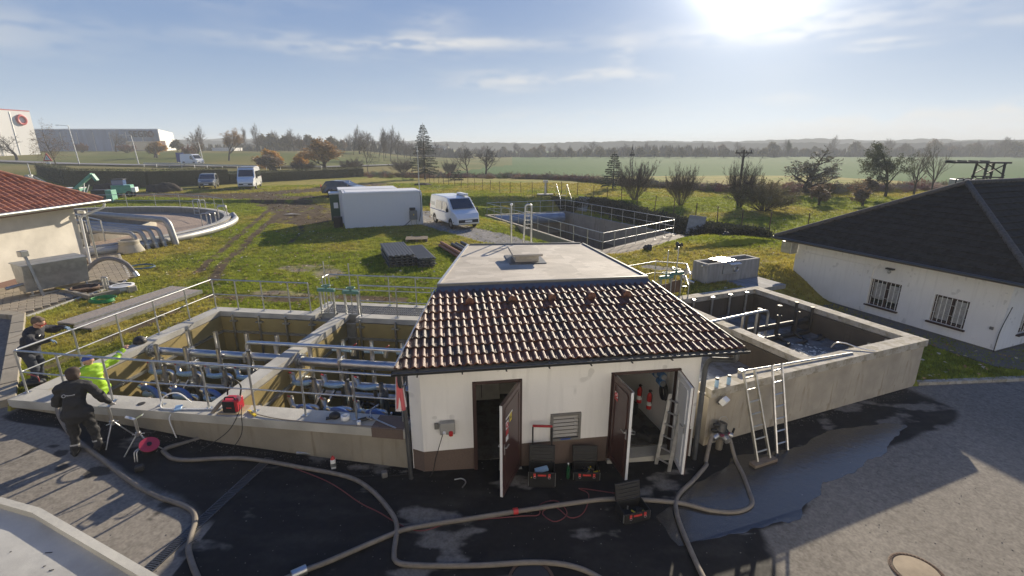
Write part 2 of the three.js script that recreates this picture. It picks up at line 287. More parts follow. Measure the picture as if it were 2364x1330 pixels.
const lawnAt = (x, z) => {
  const b = fbm(x * .22 + 300, z * .22 + 300, 4096, 5, 31), f = fbm(x * 1.7 + 300, z * 1.7 + 300, 4096, 4, 37), s = vn(x * 9 + 900, z * 9 + 900, 8192, 6), n2 = fbm(x * .09 + 60, z * .16 + 60, 4096, 3, 44);
  let d = mDirt(x, z), gr = mGrav(x, z), pa = mPale(x, z);
  d = sst(.36, .66, d * (.35 + 1.25 * f) + .14 * (s - .5)); gr = sst(.4, .55, gr * (.7 + .6 * f)); pa = sst(.3, .8, pa * (.5 + f));
  const dry = sst(.44, .66, b * .6 + n2 * .4 + (z < -50 ? .10 : 0) + (x > 3 && z > -30 ? .03 : 0));
  let c = mix3([.185, .215, .028], [.30, .25, .065], dry); c = mix3(c, [.075, .105, .02], sst(.5, .75, f) * .5);
  c = mix3(c, [.26, .22, .10], sst(.78, .92, s) * .4); const k = .75 + .5 * s; c = [c[0] * k, c[1] * k, c[2] * k];
  c = mix3(c, [.24 * k, .20 * k, .145 * k], pa); c = mix3(c, [.10 * k, .075 * k, .05 * k], d); const gk = .6 + .8 * vn(x * 16, z * 16, 8192, 77); c = mix3(c, [.23 * gk, .22 * gk, .205 * gk], gr);
  return [c, Math.max(d, gr, pa)];
};
{
  const xs = axis(-22, 17, .22, -420, 420, 1.10), zs = axis(-46, -5, .22, -460, 40, 1.10), nx = xs.length, nz = zs.length, hh = new Float32Array(nx * nz);
  for (let j = 0; j < nz; j++) for (let i = 0; i < nx; i++) hh[j * nx + i] = hT(xs[i], zs[j]);
  const lawn = { p: [], uv: [] }, fld = { p: [], c: [] };
  const fcol = (x, z) => {
    const s = fbm(x * .02 + 90, z * .06 + 90, 4096, 4, 3), r = Math.sin((x * .25 + z) * .42) * .5 + .5;
    if (x < -20 - (z + 95) * .3 && x < 0) return mix3([.10, .125, .03], [.20, .17, .06], sst(.35, .7, s));
    const c = mix3([.035, .115, .028], [.06, .135, .036], s); return mix3(c, [.10, .13, .05], r * .15);
  };
  for (let j = 0; j < nz - 1; j++) for (let i = 0; i < nx - 1; i++) {
    const q = [[i, j], [i, j + 1], [i + 1, j + 1], [i, j], [i + 1, j + 1], [i + 1, j]], near = xs[i] > LX && xs[i + 1] < LX + LW && zs[j] > LZ && zs[j + 1] < LZ + LD;
    for (const [a, b] of q) { const t = near ? lawn : fld; t.p.push(xs[a], hh[b * nx + a], zs[b]); if (near) lawn.uv.push((xs[a] - LX) / LW, (zs[b] - LZ) / LD); else fld.c.push(...fcol(xs[a], zs[b])); }
  }
  const map = tex(2048, 1492, (u, v) => lawnAt(LX + u * LW, LZ + v * LD)[0], { rep: false });
  const mk = (o, attr, n, m, name) => { const g = new THREE.BufferGeometry(); g.setAttribute('position', new THREE.Float32BufferAttribute(o.p, 3)); g.setAttribute(attr, new THREE.Float32BufferAttribute(o[attr === 'uv' ? 'uv' : 'c'], n)); g.computeVertexNormals(); return struct(new THREE.Mesh(g, m), name); };
  mk(lawn, 'uv', 2, new THREE.MeshPhysicalMaterial({ map, roughness: 1, specularIntensity: .1, side: THREE.DoubleSide }), 'ground');
  mk(fld, 'color', 3, new THREE.MeshPhysicalMaterial({ vertexColors: true, roughness: 1, specularIntensity: .1, side: THREE.DoubleSide }), 'field');
}
// tufts of grass on the turf
{
  const r = rng(5), pos = [], nb = 9;
  for (let k = 0; k < nb; k++) { const a = r() * 6.28, d = r() * .09, x = Math.cos(a) * d, z = Math.sin(a) * d, h = .03 + .065 * r() * r(), l = r() * 6.28, w = .006 + .005 * r(), lx = Math.cos(l) * h * .5, lz = Math.sin(l) * h * .5, t = r() * 6.28, wx = Math.cos(t) * w, wz = Math.sin(t) * w; pos.push(x - wx, -.01, z - wz, x + wx, -.01, z + wz, x + lx, h, z + lz); }
  const g = new Bd().raw(pos).geo(), m = mat([1, 1, 1], .9, 0, { transmission: .45, thickness: 0, specularIntensity: .2 });
  const N = 130000, im = new THREE.InstancedMesh(g, m, N), mm = new THREE.Matrix4(), q = new THREE.Quaternion(), c = new THREE.Color(); let n = 0, tries = 0;
  const clear = (x, z) => Math.abs(x - RT[0]) < 11.3 && Math.hypot(x - RT[0], z - RT[1]) < 11.3;
  while (n < N && tries++ < 900000) {
    const d = 9 + 62 * Math.pow(r(), 1.5), a = (r() - .5) * 1.72, x = Math.sin(a) * d, z = -Math.cos(a) * d; if (z > -9) continue;
    if (x < -15.5 && z > -25 && x + .7 * z > -40 && x - -15.6 < (z + 18.6) * .95 + 3.6 && z > -25) { if (x < -15.6 + (z > -19 ? (z + 18.7) * .05 : (z + 18.7) * .93)) continue; }
    const h = hT(x, z); if (h < -.5 || clear(x, z) || inPoly(x, z, YARD) || polyD(x, z, POOL, true) < .5) continue;
    let skip = false; for (const p of HOLES) if (polyD(x, z, p, true) < .25) { skip = true; break; } if (skip) continue;
    const [lc, bare] = lawnAt(x, z); if (bare > .35 && r() < .93) continue;
    const s = (.6 + .7 * r()) * (1 + d / 70), k = .8 + .7 * r(); mm.compose(V(x, h, z), q.setFromAxisAngle(V(0, 1, 0), r() * 6.28), V(s, s * (.7 + .5 * r()), s)); im.setMatrixAt(n, mm);
    c.setRGB(Math.min(.5, lc[0] * k * 1.25), Math.min(.5, lc[1] * k * 1.25), lc[2] * k); im.setColorAt(n, c); n++;
  }
  im.count = n; im.name = 'grass'; im.userData.kind = 'stuff'; tag(im, 'short autumn turf covering the ground of the works', 'grass'); im.castShadow = im.receiveShadow = true; scene.add(im);
}
// the asphalt yard: worn grey asphalt, damp and dry, with splashes
const hsh = (i, j) => { let h = Math.imul(i, 374761393) + Math.imul(j, 668265263); h = Math.imul(h ^ (h >>> 13), 1274126177); return ((h ^ (h >>> 16)) >>> 0) / 4294967296; };
const YX = -24, YZ = -16, YW = 48, YD = 22;
{
  const wet = (x, z) => {                                             // 0 dry .. 1 soaked
    const n = fbm(x * .8 + 40, z * .8 + 40, 4096, 5, 51), n2 = fbm(x * 1.5 + z * .5 + 40, z * 3.4 + 40, 4096, 5, 55), n3 = vn(x * 3.1 + 40, z * 3.1 + 40, 4096, 57);
    let w = 0; const lt = toLoc(FL, x, z), fb = toLoc(FB, x, z), rt = toLoc(FR, x, z);
    w = Math.max(w, sst(1.0, .5, lt[1] / (.55 + Math.max(0, lt[0] - 1.5) * .42)) * sst(-.5, .8, lt[0]) * (lt[0] < 9.5 ? 1 : 0));
    if (x > -4.8) w = Math.max(w, sst(4.6, 3.6, x + (z + 6) * .1));
    w = Math.max(w, sst(1.9, 1.1, rt[1] + (rt[0] + 3) * .06) * sst(.2, -1.2, rt[0]) * (x > 3 ? 1 : 0));
    w = w * 1.1 + (n - .5) * .8; w = sst(.34, .66, w);
    const isl = sst(.605, .685, n * .55 + n2 * .45 + (x > -3 && x < 1.8 && z > -7.3 ? .035 : 0) + (x < -3.5 && x > -5 ? .05 : 0)); w *= 1 - .8 * isl; w = Math.min(1, w * (.86 + .28 * n2));
    const spl = sst(.70, .75, n3 * .6 + n2 * .4) * sst(-3.5, -5.5, x) * (x > -9 && z > -8 ? 1 : 0); return Math.max(w, spl * .8);
  };
  function toLoc(f, x, z) { const dx = x - f.o[0], dz = z - f.o[1]; return [dx * Math.cos(f.t) - dz * Math.sin(f.t), dx * Math.sin(f.t) + dz * Math.cos(f.t)]; }
  // wash water on the asphalt leaves a limy edge
  const FILM = [[2.93, -6.33], [2.84, -6.69], [3.15, -7.15], [3.75, -7.7], [4.45, -8.17], [5.0, -8.3], [5.49, -8.51], [6.3, -8.9], [7.2, -9.2], [7.83, -9.44], [8.3, -9.5], [8.6, -9.35], [8.1, -9.0], [7.84, -8.8], [7.4, -8.65], [7.0, -8.37], [6.4, -8.05], [5.85, -7.78], [5.6, -7.4], [5.25, -7.15], [5.11, -6.94], [4.5, -6.75], [3.87, -6.55], [3.4, -6.5]];
  const film = (x, z) => {
    if (x < 2.2 || x > 9.2 || z < -10.2 || z > -5.8) return [0, 0];
    const wx = x + .22 * (fbm(x * 2 + 5, z * 2 + 5, 999, 4, 301) - .5), wz = z + .22 * (fbm(x * 2 + 9, z * 2 + 60, 999, 4, 305) - .5), ins = inPoly(wx, wz, FILM), d = polyD(wx, wz, FILM, true), sd = ins ? d : -d;
    const st = fbm(x * 1.6 - z * .8 + 40, z * 4.2 + x * 1.9 + 40, 4096, 5, 311); return [sst(-.05, .12, sd), Math.exp(-((sd - .02) ** 2) / .0003) * sst(.4, .6, st) * (z > wx * -.42 - 5.4 ? .7 : 0)];
  };
  const W = 2048, Hh = 940, wm = new Float32Array(W * Hh), fm = new Float32Array(W * Hh), lm = new Float32Array(W * Hh);
  for (let j = 0; j < Hh; j++) for (let i = 0; i < W; i++) { const x = YX + (i + .5) / W * YW, z = YZ + (j + .5) / Hh * YD, [a, b] = film(x, z); fm[j * W + i] = a; lm[j * W + i] = b; wm[j * W + i] = Math.max(wet(x, z), Math.min(1, a * 1.6)); }
  const map = tex(W, Hh, (u, v, i, j) => {
    const x = YX + u * YW, z = YZ + v * YD, n = fbm(x * .5 + 10, z * .5 + 10, 4096, 5, 81), s = hsh(i, j), s2 = vn(x * 17 + 500, z * 17 + 500, 8192, 85), cr = Math.abs(fbm(x * .6 + 80, z * .6 + 80, 4096, 4, 88) - .5);
    let g = .185 + .09 * (n - .5) + .075 * (s - .5) + .06 * (s2 - .5);  if (sst(.72, .8, fbm(x * 1.3, z * 1.3 + 50, 4096, 4, 89)) > .3) g *= .72;
    const w = wm[j * W + i], c = [g * 1.1, g, g * .84]; return mix3(mix3(c, [g * .08, g * .075, g * .072], w), [.42, .42, .41], lm[j * W + i]);
  }, { rep: false });
  const rough = tex(W, Hh, (u, v, i, j) => mix(.95, .62 + .14 * hsh(i, j), wm[j * W + i]), { srgb: false, rep: false });
  const bump = rpt(T.bump, .06);
  const p = [], uv = [], nx = 132, nz = 84, yx = i => -24 + 48 * i / nx, yz = j => -16 + 22 * j / nz;
  const YH2 = HOLES.slice(0, 3);
  for (let j = 0; j < nz; j++) for (let i = 0; i < nx; i++) {
    const cs = [[i, j], [i, j + 1], [i + 1, j + 1], [i + 1, j]]; if (!cs.some(([a, b]) => inPoly(yx(a), yz(b), YARD))) continue; if (cs.every(([a, b]) => YH2.some(h => inPoly(yx(a), yz(b), h)))) continue;
    for (const k of [0, 1, 2, 0, 2, 3]) { const x = yx(cs[k][0]), z = yz(cs[k][1]); p.push(x, yardH(x), z); uv.push((x - YX) / YW, (z - YZ) / YD); }
  }
  const g = new THREE.BufferGeometry(); g.setAttribute('position', new THREE.Float32BufferAttribute(p, 3)); g.setAttribute('uv', new THREE.Float32BufferAttribute(uv, 2)); g.computeVertexNormals();
  struct(new THREE.Mesh(g, new THREE.MeshPhysicalMaterial({ map, roughnessMap: rough, roughness: 1, specularIntensity: .4, side: THREE.DoubleSide })), 'yard');
}
{ // the film of water itself, lying smooth on the asphalt
  const F = [[2.75, -6.25], [2.5, -6.8], [3.0, -7.4], [3.9, -8.1], [4.75, -8.65], [5.6, -8.75], [6.5, -9.25], [7.6, -9.75], [8.6, -9.95], [9.2, -9.85], [8.6, -9.3], [7.84, -8.8], [7.4, -8.65], [7.0, -8.37], [6.4, -8.05], [5.85, -7.78], [5.6, -7.4], [5.25, -7.15], [5.11, -6.94], [4.5, -6.75], [3.87, -6.55], [3.4, -6.5]], fp = []; for (let i = 0; i < F.length; i++) for (let k = 0; k < 14; k++) { const q = F[(i + 1) % F.length], x = mix(F[i][0], q[0], k / 14), z = mix(F[i][1], q[1], k / 14); fp.push([x + .42 * (fbm(x * 1.6 + 5, z * 1.6 + 5, 999, 6, 301) - .5), z + .42 * (fbm(x * 1.6 + 9, z * 1.6 + 60, 999, 6, 305) - .5)]); }
  const g = new THREE.ShapeGeometry(new THREE.Shape(fp.map(p => new THREE.Vector2(p[0], -p[1])))).rotateX(-Math.PI / 2), P = g.attributes.position; for (let i = 0; i < P.count; i++) P.setY(i, yardH(P.getX(i)) + .005); g.computeVertexNormals(); struct(new Bd().add(g).mesh('p', new THREE.MeshPhysicalMaterial({ color: new THREE.Color().setRGB(.022, .021, .02), roughness: .24, ior: 1.5, clearcoat: 1, clearcoatRoughness: .2, bumpMap: rpt(T.bumpC, .7), bumpScale: .006, side: THREE.DoubleSide })), 'puddle');
}
const PY = (x, z, d = .004) => V(x, yardH(x) + d, z);

// ---------------------------------------------------------------- concrete tanks
const grp = (f, name, label, cat, y = 0, group) => thing(name, label, cat, at(f, y), f.t, group);
M.sludge = mat([.010, .010, .009], .5, 0, { map: T.blotch, m: 2, bump: T.bumpC, bm: 1.4, bs: .02 });
M.water = mat([.018, .022, .022], .07, 0, { bump: T.bumpC, bm: 2.2, bs: .006 });
M.dirtyIn = mat([.105, .085, .062], .75, 0, { map: T.stain, m: 2.4, bump: T.bumpC, bm: 1, bs: .008 });
M.teal = mat([.10, .24, .19], .5, 0, { map: T.blotch, m: .7 });
function railing(parent, runs, y0, h, r = .021, m = M.galv) {          // runs of post feet [x, z]; each post and rail a part
  for (const run of runs) {
    for (const [x, z, skip] of run) if (!skip) new Bd().cyl(V(x, y0, z), V(x, y0 + h, z), r, r, 8).box(x, y0 + .006, z, .12, .012, .12).mesh('post', m, parent);
    for (const k of [1, .5]) new Bd().bend(run.map(([x, z]) => V(x, y0 + h * k, z)), k === 1 ? r * 1.1 : r * .75, .05, 8).mesh('rail', m, parent);
  }
}
{ // left tank
  const t = grp(FL, 'settling_tank', 'open concrete twin tank with ochre coated walls full of steel pipes', 'tank');
  const X1 = 8.62, F = -2.6;
  new Bd().box(X1 / 2, .19, -.2, X1, 1.06, .36).mesh('front_wall', M.conc, t);
  new Bd().box(.18, -.87, -3.05, .36, 3.18, 5.34).mesh('side_wall', M.conc, t);
  new Bd().box(2.05, -.87, -5.92, 4.1, 3.18, .35).mesh('back_wall', M.conc, t); new Bd().box(6.78, -.87, -5.92, 3.68, 3.18, .35).mesh('back_wall', M.conc, t);
  new Bd().box(4.47, -.87, -3.05, .32, 3.18, 5.34).mesh('divider', M.conc, t);
  // rims, each a cast band a little proud of the wall
  new Bd().prism([[-.04, .04], [X1, .04], [X1, -.43], [.36, -.43], [.36, -.45], [-.04, -.45]], .72, .9).mesh('rim', M.rim, t);
  new Bd().prism([[-.04, -.452], [.36, -.452], [.36, -5.74], [3.62, -5.74], [3.62, -6.12], [-.04, -6.12]], .74, .902).mesh('rim', M.rim, t);
  new Bd().prism([[4.29, -.432], [4.65, -.432], [4.65, -6.1], [4.29, -6.1]], .74, .899).mesh('rim', M.rim, t);
  new Bd().prism([[4.98, -5.74], [X1, -5.74], [X1, -6.1], [4.98, -6.1]], .74, .901).mesh('rim', M.rim, t);
  new Bd().prism([[3.34, -6.13], [3.62, -6.13], [3.62, -6.88], [X1, -6.88], [X1, -7.16], [3.34, -7.16]], -.2, .903).mesh('channel_wall', M.rim, t);
  // ochre lining
  new Bd().box(.372, -.9, -3.08, .02, 3.24, 5.3).mesh('lining', M.coat, t); new Bd().box(2.32, -.9, -5.728, 3.9, 3.24, .02).mesh('lining', M.coat, t); new Bd().box(4.296, -.92, -3.08, .02, 3.24, 5.3).mesh('lining', M.coat, t);
  new Bd().box(4.645, -.92, -3.08, .02, 3.24, 5.3).mesh('lining', M.coat, t); new Bd().box(6.8, -.9, -5.728, 3.62, 3.24, .02).mesh('lining', M.coat, t); new Bd().box(4.5, -.9, -.388, 8.1, 2.2, .02).mesh('lining', M.coat, t);
  new Bd().box(4.82, -.9, -5.72, .3, 3.2, .05).mesh('overflow_panel', M.galv, t);
  new Bd().box(4.4, F - .05, -3.1, 8.4, .1, 5.6).mesh('tank_floor', M.sludge, t);
  new Bd().bar(V(.41, .24, -.6), V(.41, .24, -5.66), .05, .07).bar(V(.41, .24, -5.69), V(4.28, .24, -5.69), .05, .07).mesh('wall_strip', M.galv, t);
  new Bd().bar(V(4.68, .22, -.6), V(4.68, .22, -5.66), .05, .07).bar(V(4.66, .22, -5.69), V(8.5, .22, -5.69), .05, .07).mesh('wall_strip', M.galv, t);
  for (const x of [.86, 1.76, 2.68, 3.55, 5.15, 6.28, 7.4]) { const p = new Bd().cyl(V(x, F, -5.64), V(x, .86, -5.64), .033, .033, 10).mesh('wall_pipe', M.steel, t); new Bd().box(x, .62, -5.66, .22, .045, .09).mesh('clamp', M.galv, p); }
  // walkway grating over the channel: bars that can be told apart
  for (const [x0, x1] of [[3.64, 5.3], [5.32, 6.98], [7.0, 8.6]]) { const g = new Bd(); for (let x = x0 + .03; x < x1; x += .066) g.box(x, .875, -6.49, .012, .03, .74); for (const z of [-6.13, -6.3, -6.5, -6.7, -6.86]) g.box((x0 + x1) / 2, .87, z, x1 - x0, .035, .012); g.mesh('grating', M.steelD, t); }
  // steel ladder slide down the front corner of each basin
  for (const x of [1.25, 5.2]) new Bd().bar(V(x - .3, -1.9, -.55), V(x + .45, .25, -2.4), .06, .06).bar(V(x - .02, -1.9, -.55), V(x + .73, .25, -2.4), .06, .06).mesh('sloping_rail', M.steel, t);
  for (const x of [2.74, 3.67, 5.28, 6.21, 7.3]) new Bd().cyl(V(x, F, -.55), V(x, .86, -.55), .04, .04, 12, true).mesh('standpipe', M.steel, t);
}
{ // hand rails of the left tank
  const t = grp(FL, 'tank_railing', 'galvanised two bar railing round the front and left of the twin tank', 'railing', .9);
  railing(t, [[[8.5, -.22], [7.56, -.22], [6.5, -.22], [5.42, -.22], [4.42, -.2], [3.36, -.2], [2.2, -.22], [1.08, -.25], [.05, -.28], [.05, -1.45, 1], [.06, -1.5], [.06, -2.6], [.06, -3.72], [.06, -4.85], [.06, -5.98], [.86, -5.98], [1.76, -5.98], [2.68, -5.98], [3.36, -6.0]]], 0, .98);
  const c = grp(FL, 'walkway_railing', 'galvanised railing on both sides of the grated walkway behind the twin tank', 'railing', .9);
  railing(c, [[[3.52, -6.6], [3.52, -7.02], [4.55, -7.02], [5.6, -7.02], [6.52, -7.02], [7.5, -7.02], [8.4, -7.02]], [[5.1, -5.9], [6.28, -5.9], [7.4, -5.9], [8.4, -5.9]]], 0, 1.0);
}
function sluice(f, x, z, y, w, h, label, board) {                      // lifting gate: two legs, head beam, spindle, plate
  const [wx, wz] = toW(f, x, z), t = thing('sluice_gate', label, 'sluice gate', [wx, y, wz], f.t, 'sluice gates behind the tanks');
  for (const s of [-1, 1]) new Bd().box(s * w / 2, h / 2 - .25, 0, .05, h + .5, .07).mesh('leg', M.galv, t);
  new Bd().box(0, h + .03, 0, w + .12, .10, .13, 0, 0, 0, .012).mesh('head_beam', M.teal, t);
  const wh = new Bd().add(new THREE.TorusGeometry(.13, .018, 6, 18).rotateX(Math.PI / 2).translate(0, h + .17, 0)).bar(V(-.13, h + .17, 0), V(.13, h + .17, 0), .02, .02).cyl(V(0, h + .08, 0), V(0, h + .2, 0), .04, .03, 10).mesh('hand_wheel', M.teal, t);
  new Bd().cyl(V(0, -.3, 0), V(0, h + .95, 0), .018, .018, 8).mesh('spindle', M.galv, t);
  new Bd().box(0, board ? h * .38 : -.12, 0, w - .05, board ? h * .6 : .3, .03).mesh('gate_plate', board ? M.rust : M.galv, t);
}
M.rust = mat([.14, .085, .055], .8, 0, { map: T.streak, m: .8, bump: T.bump, bm: .5, bs: .003 });
sluice(FL, 3.95, -6.02, .88, .44, .76, 'left sluice gate with teal head beam behind the ochre twin tank', 0);
sluice(FL, 4.76, -6.02, .88, .42, .72, 'right sluice gate with teal head beam at the end of the ochre tank divider', 0);

{ // pipework of the left tank: header mains, standpipes, hoses, valves
  M.hoseB = mat([.06, .12, .29], .42); M.foil = mat([.32, .47, .60], .3, .2, { map: T.blotch, m: .25 }); M.brass = mat([.62, .58, .48], .35, .8, { map: T.blotch, m: .2 });
  const main = (x0, x1, y, z, r, label, fl = true) => {
    const [wx, wz] = toW(FL, 0, 0), t = thing('header_pipe', label, 'pipe', at(FL, 0), FL.t, 'mains in the twin tank');
    new Bd().cyl(V(x0, y, z), V(x1, y, z), r, r, 18).mesh('pipe', M.steelD, t);
    if (fl) new Bd().cyl(V(x0 - .02, y, z), V(x0 + .05, y, z), r * 1.75, r * 1.75, 18).cyl(V(x0 + .06, y, z), V(x0 + .10, y, z), r * 1.5, r * 1.5, 18).mesh('flange', M.galv, t);
    for (let k = 0; fl && k < 8; k++) { const a = k / 8 * 6.283; new Bd().cyl(V(x0 - .01, y + Math.sin(a) * r * 1.5, z + Math.cos(a) * r * 1.5), V(x0 + .13, y + Math.sin(a) * r * 1.5, z + Math.cos(a) * r * 1.5), .012, .012, 6).mesh('bolt', M.steel, t); }
    for (const s of [.3, .72]) new Bd().box(mix(x0, x1, s), y, z, .05, r * 2.5, r * 2.5).mesh('strap', M.galv, t);
  };
  main(.40, 4.28, .70, -3.05, .105, 'upper steel main across the left ochre basin'); main(.40, 4.28, .30, -3.12, .105, 'second steel main below the upper one in the left ochre basin'); main(.5, 4.28, -.12, -2.75, .09, 'lowest steel main deep in the left ochre basin', false);
  main(4.67, 8.5, .65, -3.05, .12, 'upper steel main across the right ochre basin beside the tiled roof'); main(4.75, 8.5, .02, -3.1, .095, 'middle steel main in the right ochre basin'); main(4.75, 8.5, -.40, -3.3, .105, 'low steel main in the right ochre basin'); main(4.7, 8.5, .16, -2.75, .035, 'slim steel pipe above the middle main in the right basin', false);
  const rail = grp(FL, 'air_pipe', 'long steel air pipe with an elbow crossing the ochre tank divider', 'pipe');
  new Bd().bend([V(3.12, -1.2, -3.2), V(3.12, 1.03, -3.2), V(8.55, 1.03, -3.2)], .05, .14, 12).mesh('pipe', M.steel, rail);
  for (const x of [3.95, 4.9, 5.7, 6.6, 7.5]) new Bd().cyl(V(x, -2.5, -3.2), V(x, 1.0, -3.2), .055, .055, 12).mesh('support', M.steel, rail);
  const ord = ['first', 'second', 'third', 'fourth', 'fifth', 'sixth', 'seventh'], stand = (x, z, top, i, n) => { const t = grp(FL, 'standpipe', ord[n] + ' open steel standpipe from the left in the ' + ['front', 'taller rear', 'nearest low'][i] + ' row in the ochre tank', 'standpipe', 0, 'open standpipes in the twin tank'); new Bd().cyl(V(x, -2.5, z), V(x, top, z), .057, .057, 14, true).mesh('pipe', M.steel, t); new Bd().cyl(V(x, .28, z), V(x, .36, z), .068, .068, 14).mesh('collar', M.galv, t); };
  [[.72, -3.2, .95], [1.58, -3.2, .94], [2.53, -3.2, .95], [3.35, -3.25, .9]].forEach((p, i) => stand(p[0], p[1] + .32, p[2], 0, i));
  [[1.3, -2.42, .6], [2.15, -2.42, .62], [3.0, -2.42, .6], [3.8, -2.5, .58], [5.5, -2.25, .6], [6.35, -2.25, .6], [7.2, -2.25, .6]].forEach((p, i) => stand(p[0], p[1], p[2], 2, i));
  [[1.12, -3.55, 1.13], [1.96, -3.55, 1.13], [2.88, -3.55, 1.13], [3.77, -3.55, 1.12], [5.55, -3.75, 1.0], [6.35, -3.75, 1.02], [7.2, -3.75, 1.02]].forEach((p, i) => stand(p[0], p[1], p[2], 1, i));
  const row = (x, y, z, i, lab) => {                                   // a valve, a foil-wrapped hose and a down pipe
    const t = grp(FL, 'hose_branch', lab, 'hose', 0, 'valve branches in the twin tank');
    new Bd().cyl(V(x - .42, y + .12, z), V(x - .3, y - .02, z + .12), .075, .06, 10).cyl(V(x - .36, y + .06, z + .05), V(x - .36, y + .16, z + .05), .03, .03, 8).mesh('valve', M.brass, t);
    new Bd().bar(V(x - .46, y + .17, z + .03), V(x - .33, y + .21, z + .15), .035, .02).mesh('lever', M.red, t);
    new Bd().sweep([V(x - .3, y - .04, z + .14), V(x - .12, y - .03, z + .2), V(x + .05, y - .01, z + .2), V(x + .2, y + .03, z + .2)], u => .064 + .007 * Math.sin(u * 20), 10, true).mesh('wrapped_hose', M.foil, t);
    new Bd().bend([V(x + .17, y + .03, z + .2), V(x + .42, y + .04, z + .22), V(x + .45, -2.3, z + .24)], .055, .13, 10).mesh('down_pipe', M.steel, t);
  };
  [[1.05, .38, -2.7], [1.85, .38, -2.7], [2.7, .38, -2.7], [3.5, .36, -2.75]].forEach((p, i) => row(...p, i, ['valve branch nearest the left ochre wall', 'second valve branch from the left ochre wall', 'third valve branch from the left ochre wall', 'valve branch tucked against the left side of the ochre divider'][i]));
  [[1.2, -.02, -2.25], [2.05, -.02, -2.25], [2.9, -.02, -2.25], [5.3, .0, -2.15], [6.15, .0, -2.15], [7.0, .0, -2.15]].forEach((p, i) => row(...p, i, ['first', 'second', 'third', 'fourth', 'fifth', 'sixth'][i] + ' from the left of the lower tier of valve branches in the ochre tank'));
  [[5.15, .42, -2.55], [6.0, .42, -2.55], [6.85, .42, -2.55]].forEach((p, i) => row(...p, i, ['valve branch just right of the ochre divider', 'middle valve branch of the right ochre basin', 'valve branch of the right ochre basin beside the gutter end'][i]));
  [[5.2, .78, -3.62], [6.1, .78, -3.62], [7.0, .78, -3.62]].forEach(([x, y, z], i) => { const t = grp(FL, 'hose_branch', ['left', 'middle', 'right'][i] + ' one of the rear blue wrapped branches behind the air pipe', 'hose', 0, 'rear branches in the twin tank'); new Bd().cyl(V(x + .1, y, z), V(x + .62, y, z), .064, .064, 10).mesh('wrapped_hose', M.foil, t); new Bd().cyl(V(x + .68, y - .14, z + .02), V(x + .72, y + .08, z + .02), .06, .05, 10).mesh('valve', M.brass, t); new Bd().bar(V(x + .68, y + .1, z), V(x + .8, y + .2, z + .02), .03, .02).mesh('lever', M.red, t); });
  const arc = (x, y, z, r, lab) => { const t = grp(FL, 'blue_hose', lab, 'hose', 0, 'blue hoses hanging in the twin tank'); const q = []; for (let k = 0; k <= 16; k++) { const a = (125 - k * 12) * RAD; q.push(V(x + Math.cos(a) * r, y + Math.sin(a) * r * .95, z + k * .02)); } new Bd().sweep(q, () => .066, 10, true).mesh('hose', M.hoseB, t); new Bd().cyl(q[0].clone().add(V(-.12, .06, 0)), q[0], .05, .052, 9).mesh('coupling', M.brass, t); };
  [[1.35, -.08, -1.9], [2.2, -.08, -1.9], [3.05, -.06, -1.9]].forEach((p, i) => arc(...p, .38, ['first', 'second', 'third'][i] + ' blue hose loop from the left ochre wall, low in the left basin'));
  [[5.6, -.15, -1.65], [6.45, -.15, -1.65], [7.3, -.15, -1.65]].forEach((p, i) => arc(...p, .38, ['left', 'middle', 'right'][i] + ' dark blue hose arch low in the right ochre basin'));
  const rk = grp(FL, 'membrane_rack', 'dark rack of diffuser frames on the tank bottom', 'rack');
  const rr = rng(9); for (const bx of [[.6, 4.1], [4.9, 8.4]]) for (let z = -.9; z > -5.2; z -= .42) new Bd().box((bx[0] + bx[1]) / 2, -1.55 + .1 * rr(), z, bx[1] - bx[0], .06, .08).mesh('beam', M.dark, rk);
  for (let k = 0; k < 26; k++) { const x = .6 + 7.8 * rr(); if (Math.abs(x - 4.45) < .4) continue; new Bd().cyl(V(x, -1.5, -.8 - 4 * rr()), V(x + .5 * (rr() - .5), -1.35, -.8 - 4 * rr()), .028, .028, 7).mesh('diffuser_pipe', M.steelD, rk); }
  const lamp = grp(FL, 'work_pipe', 'thin steel pole lying across the pipes of the right basin', 'pole'); new Bd().cyl(V(7.55, -.55, -1.3), V(8.2, .98, -.4), .02, .02, 8).mesh('pole', M.steel, lamp);
}
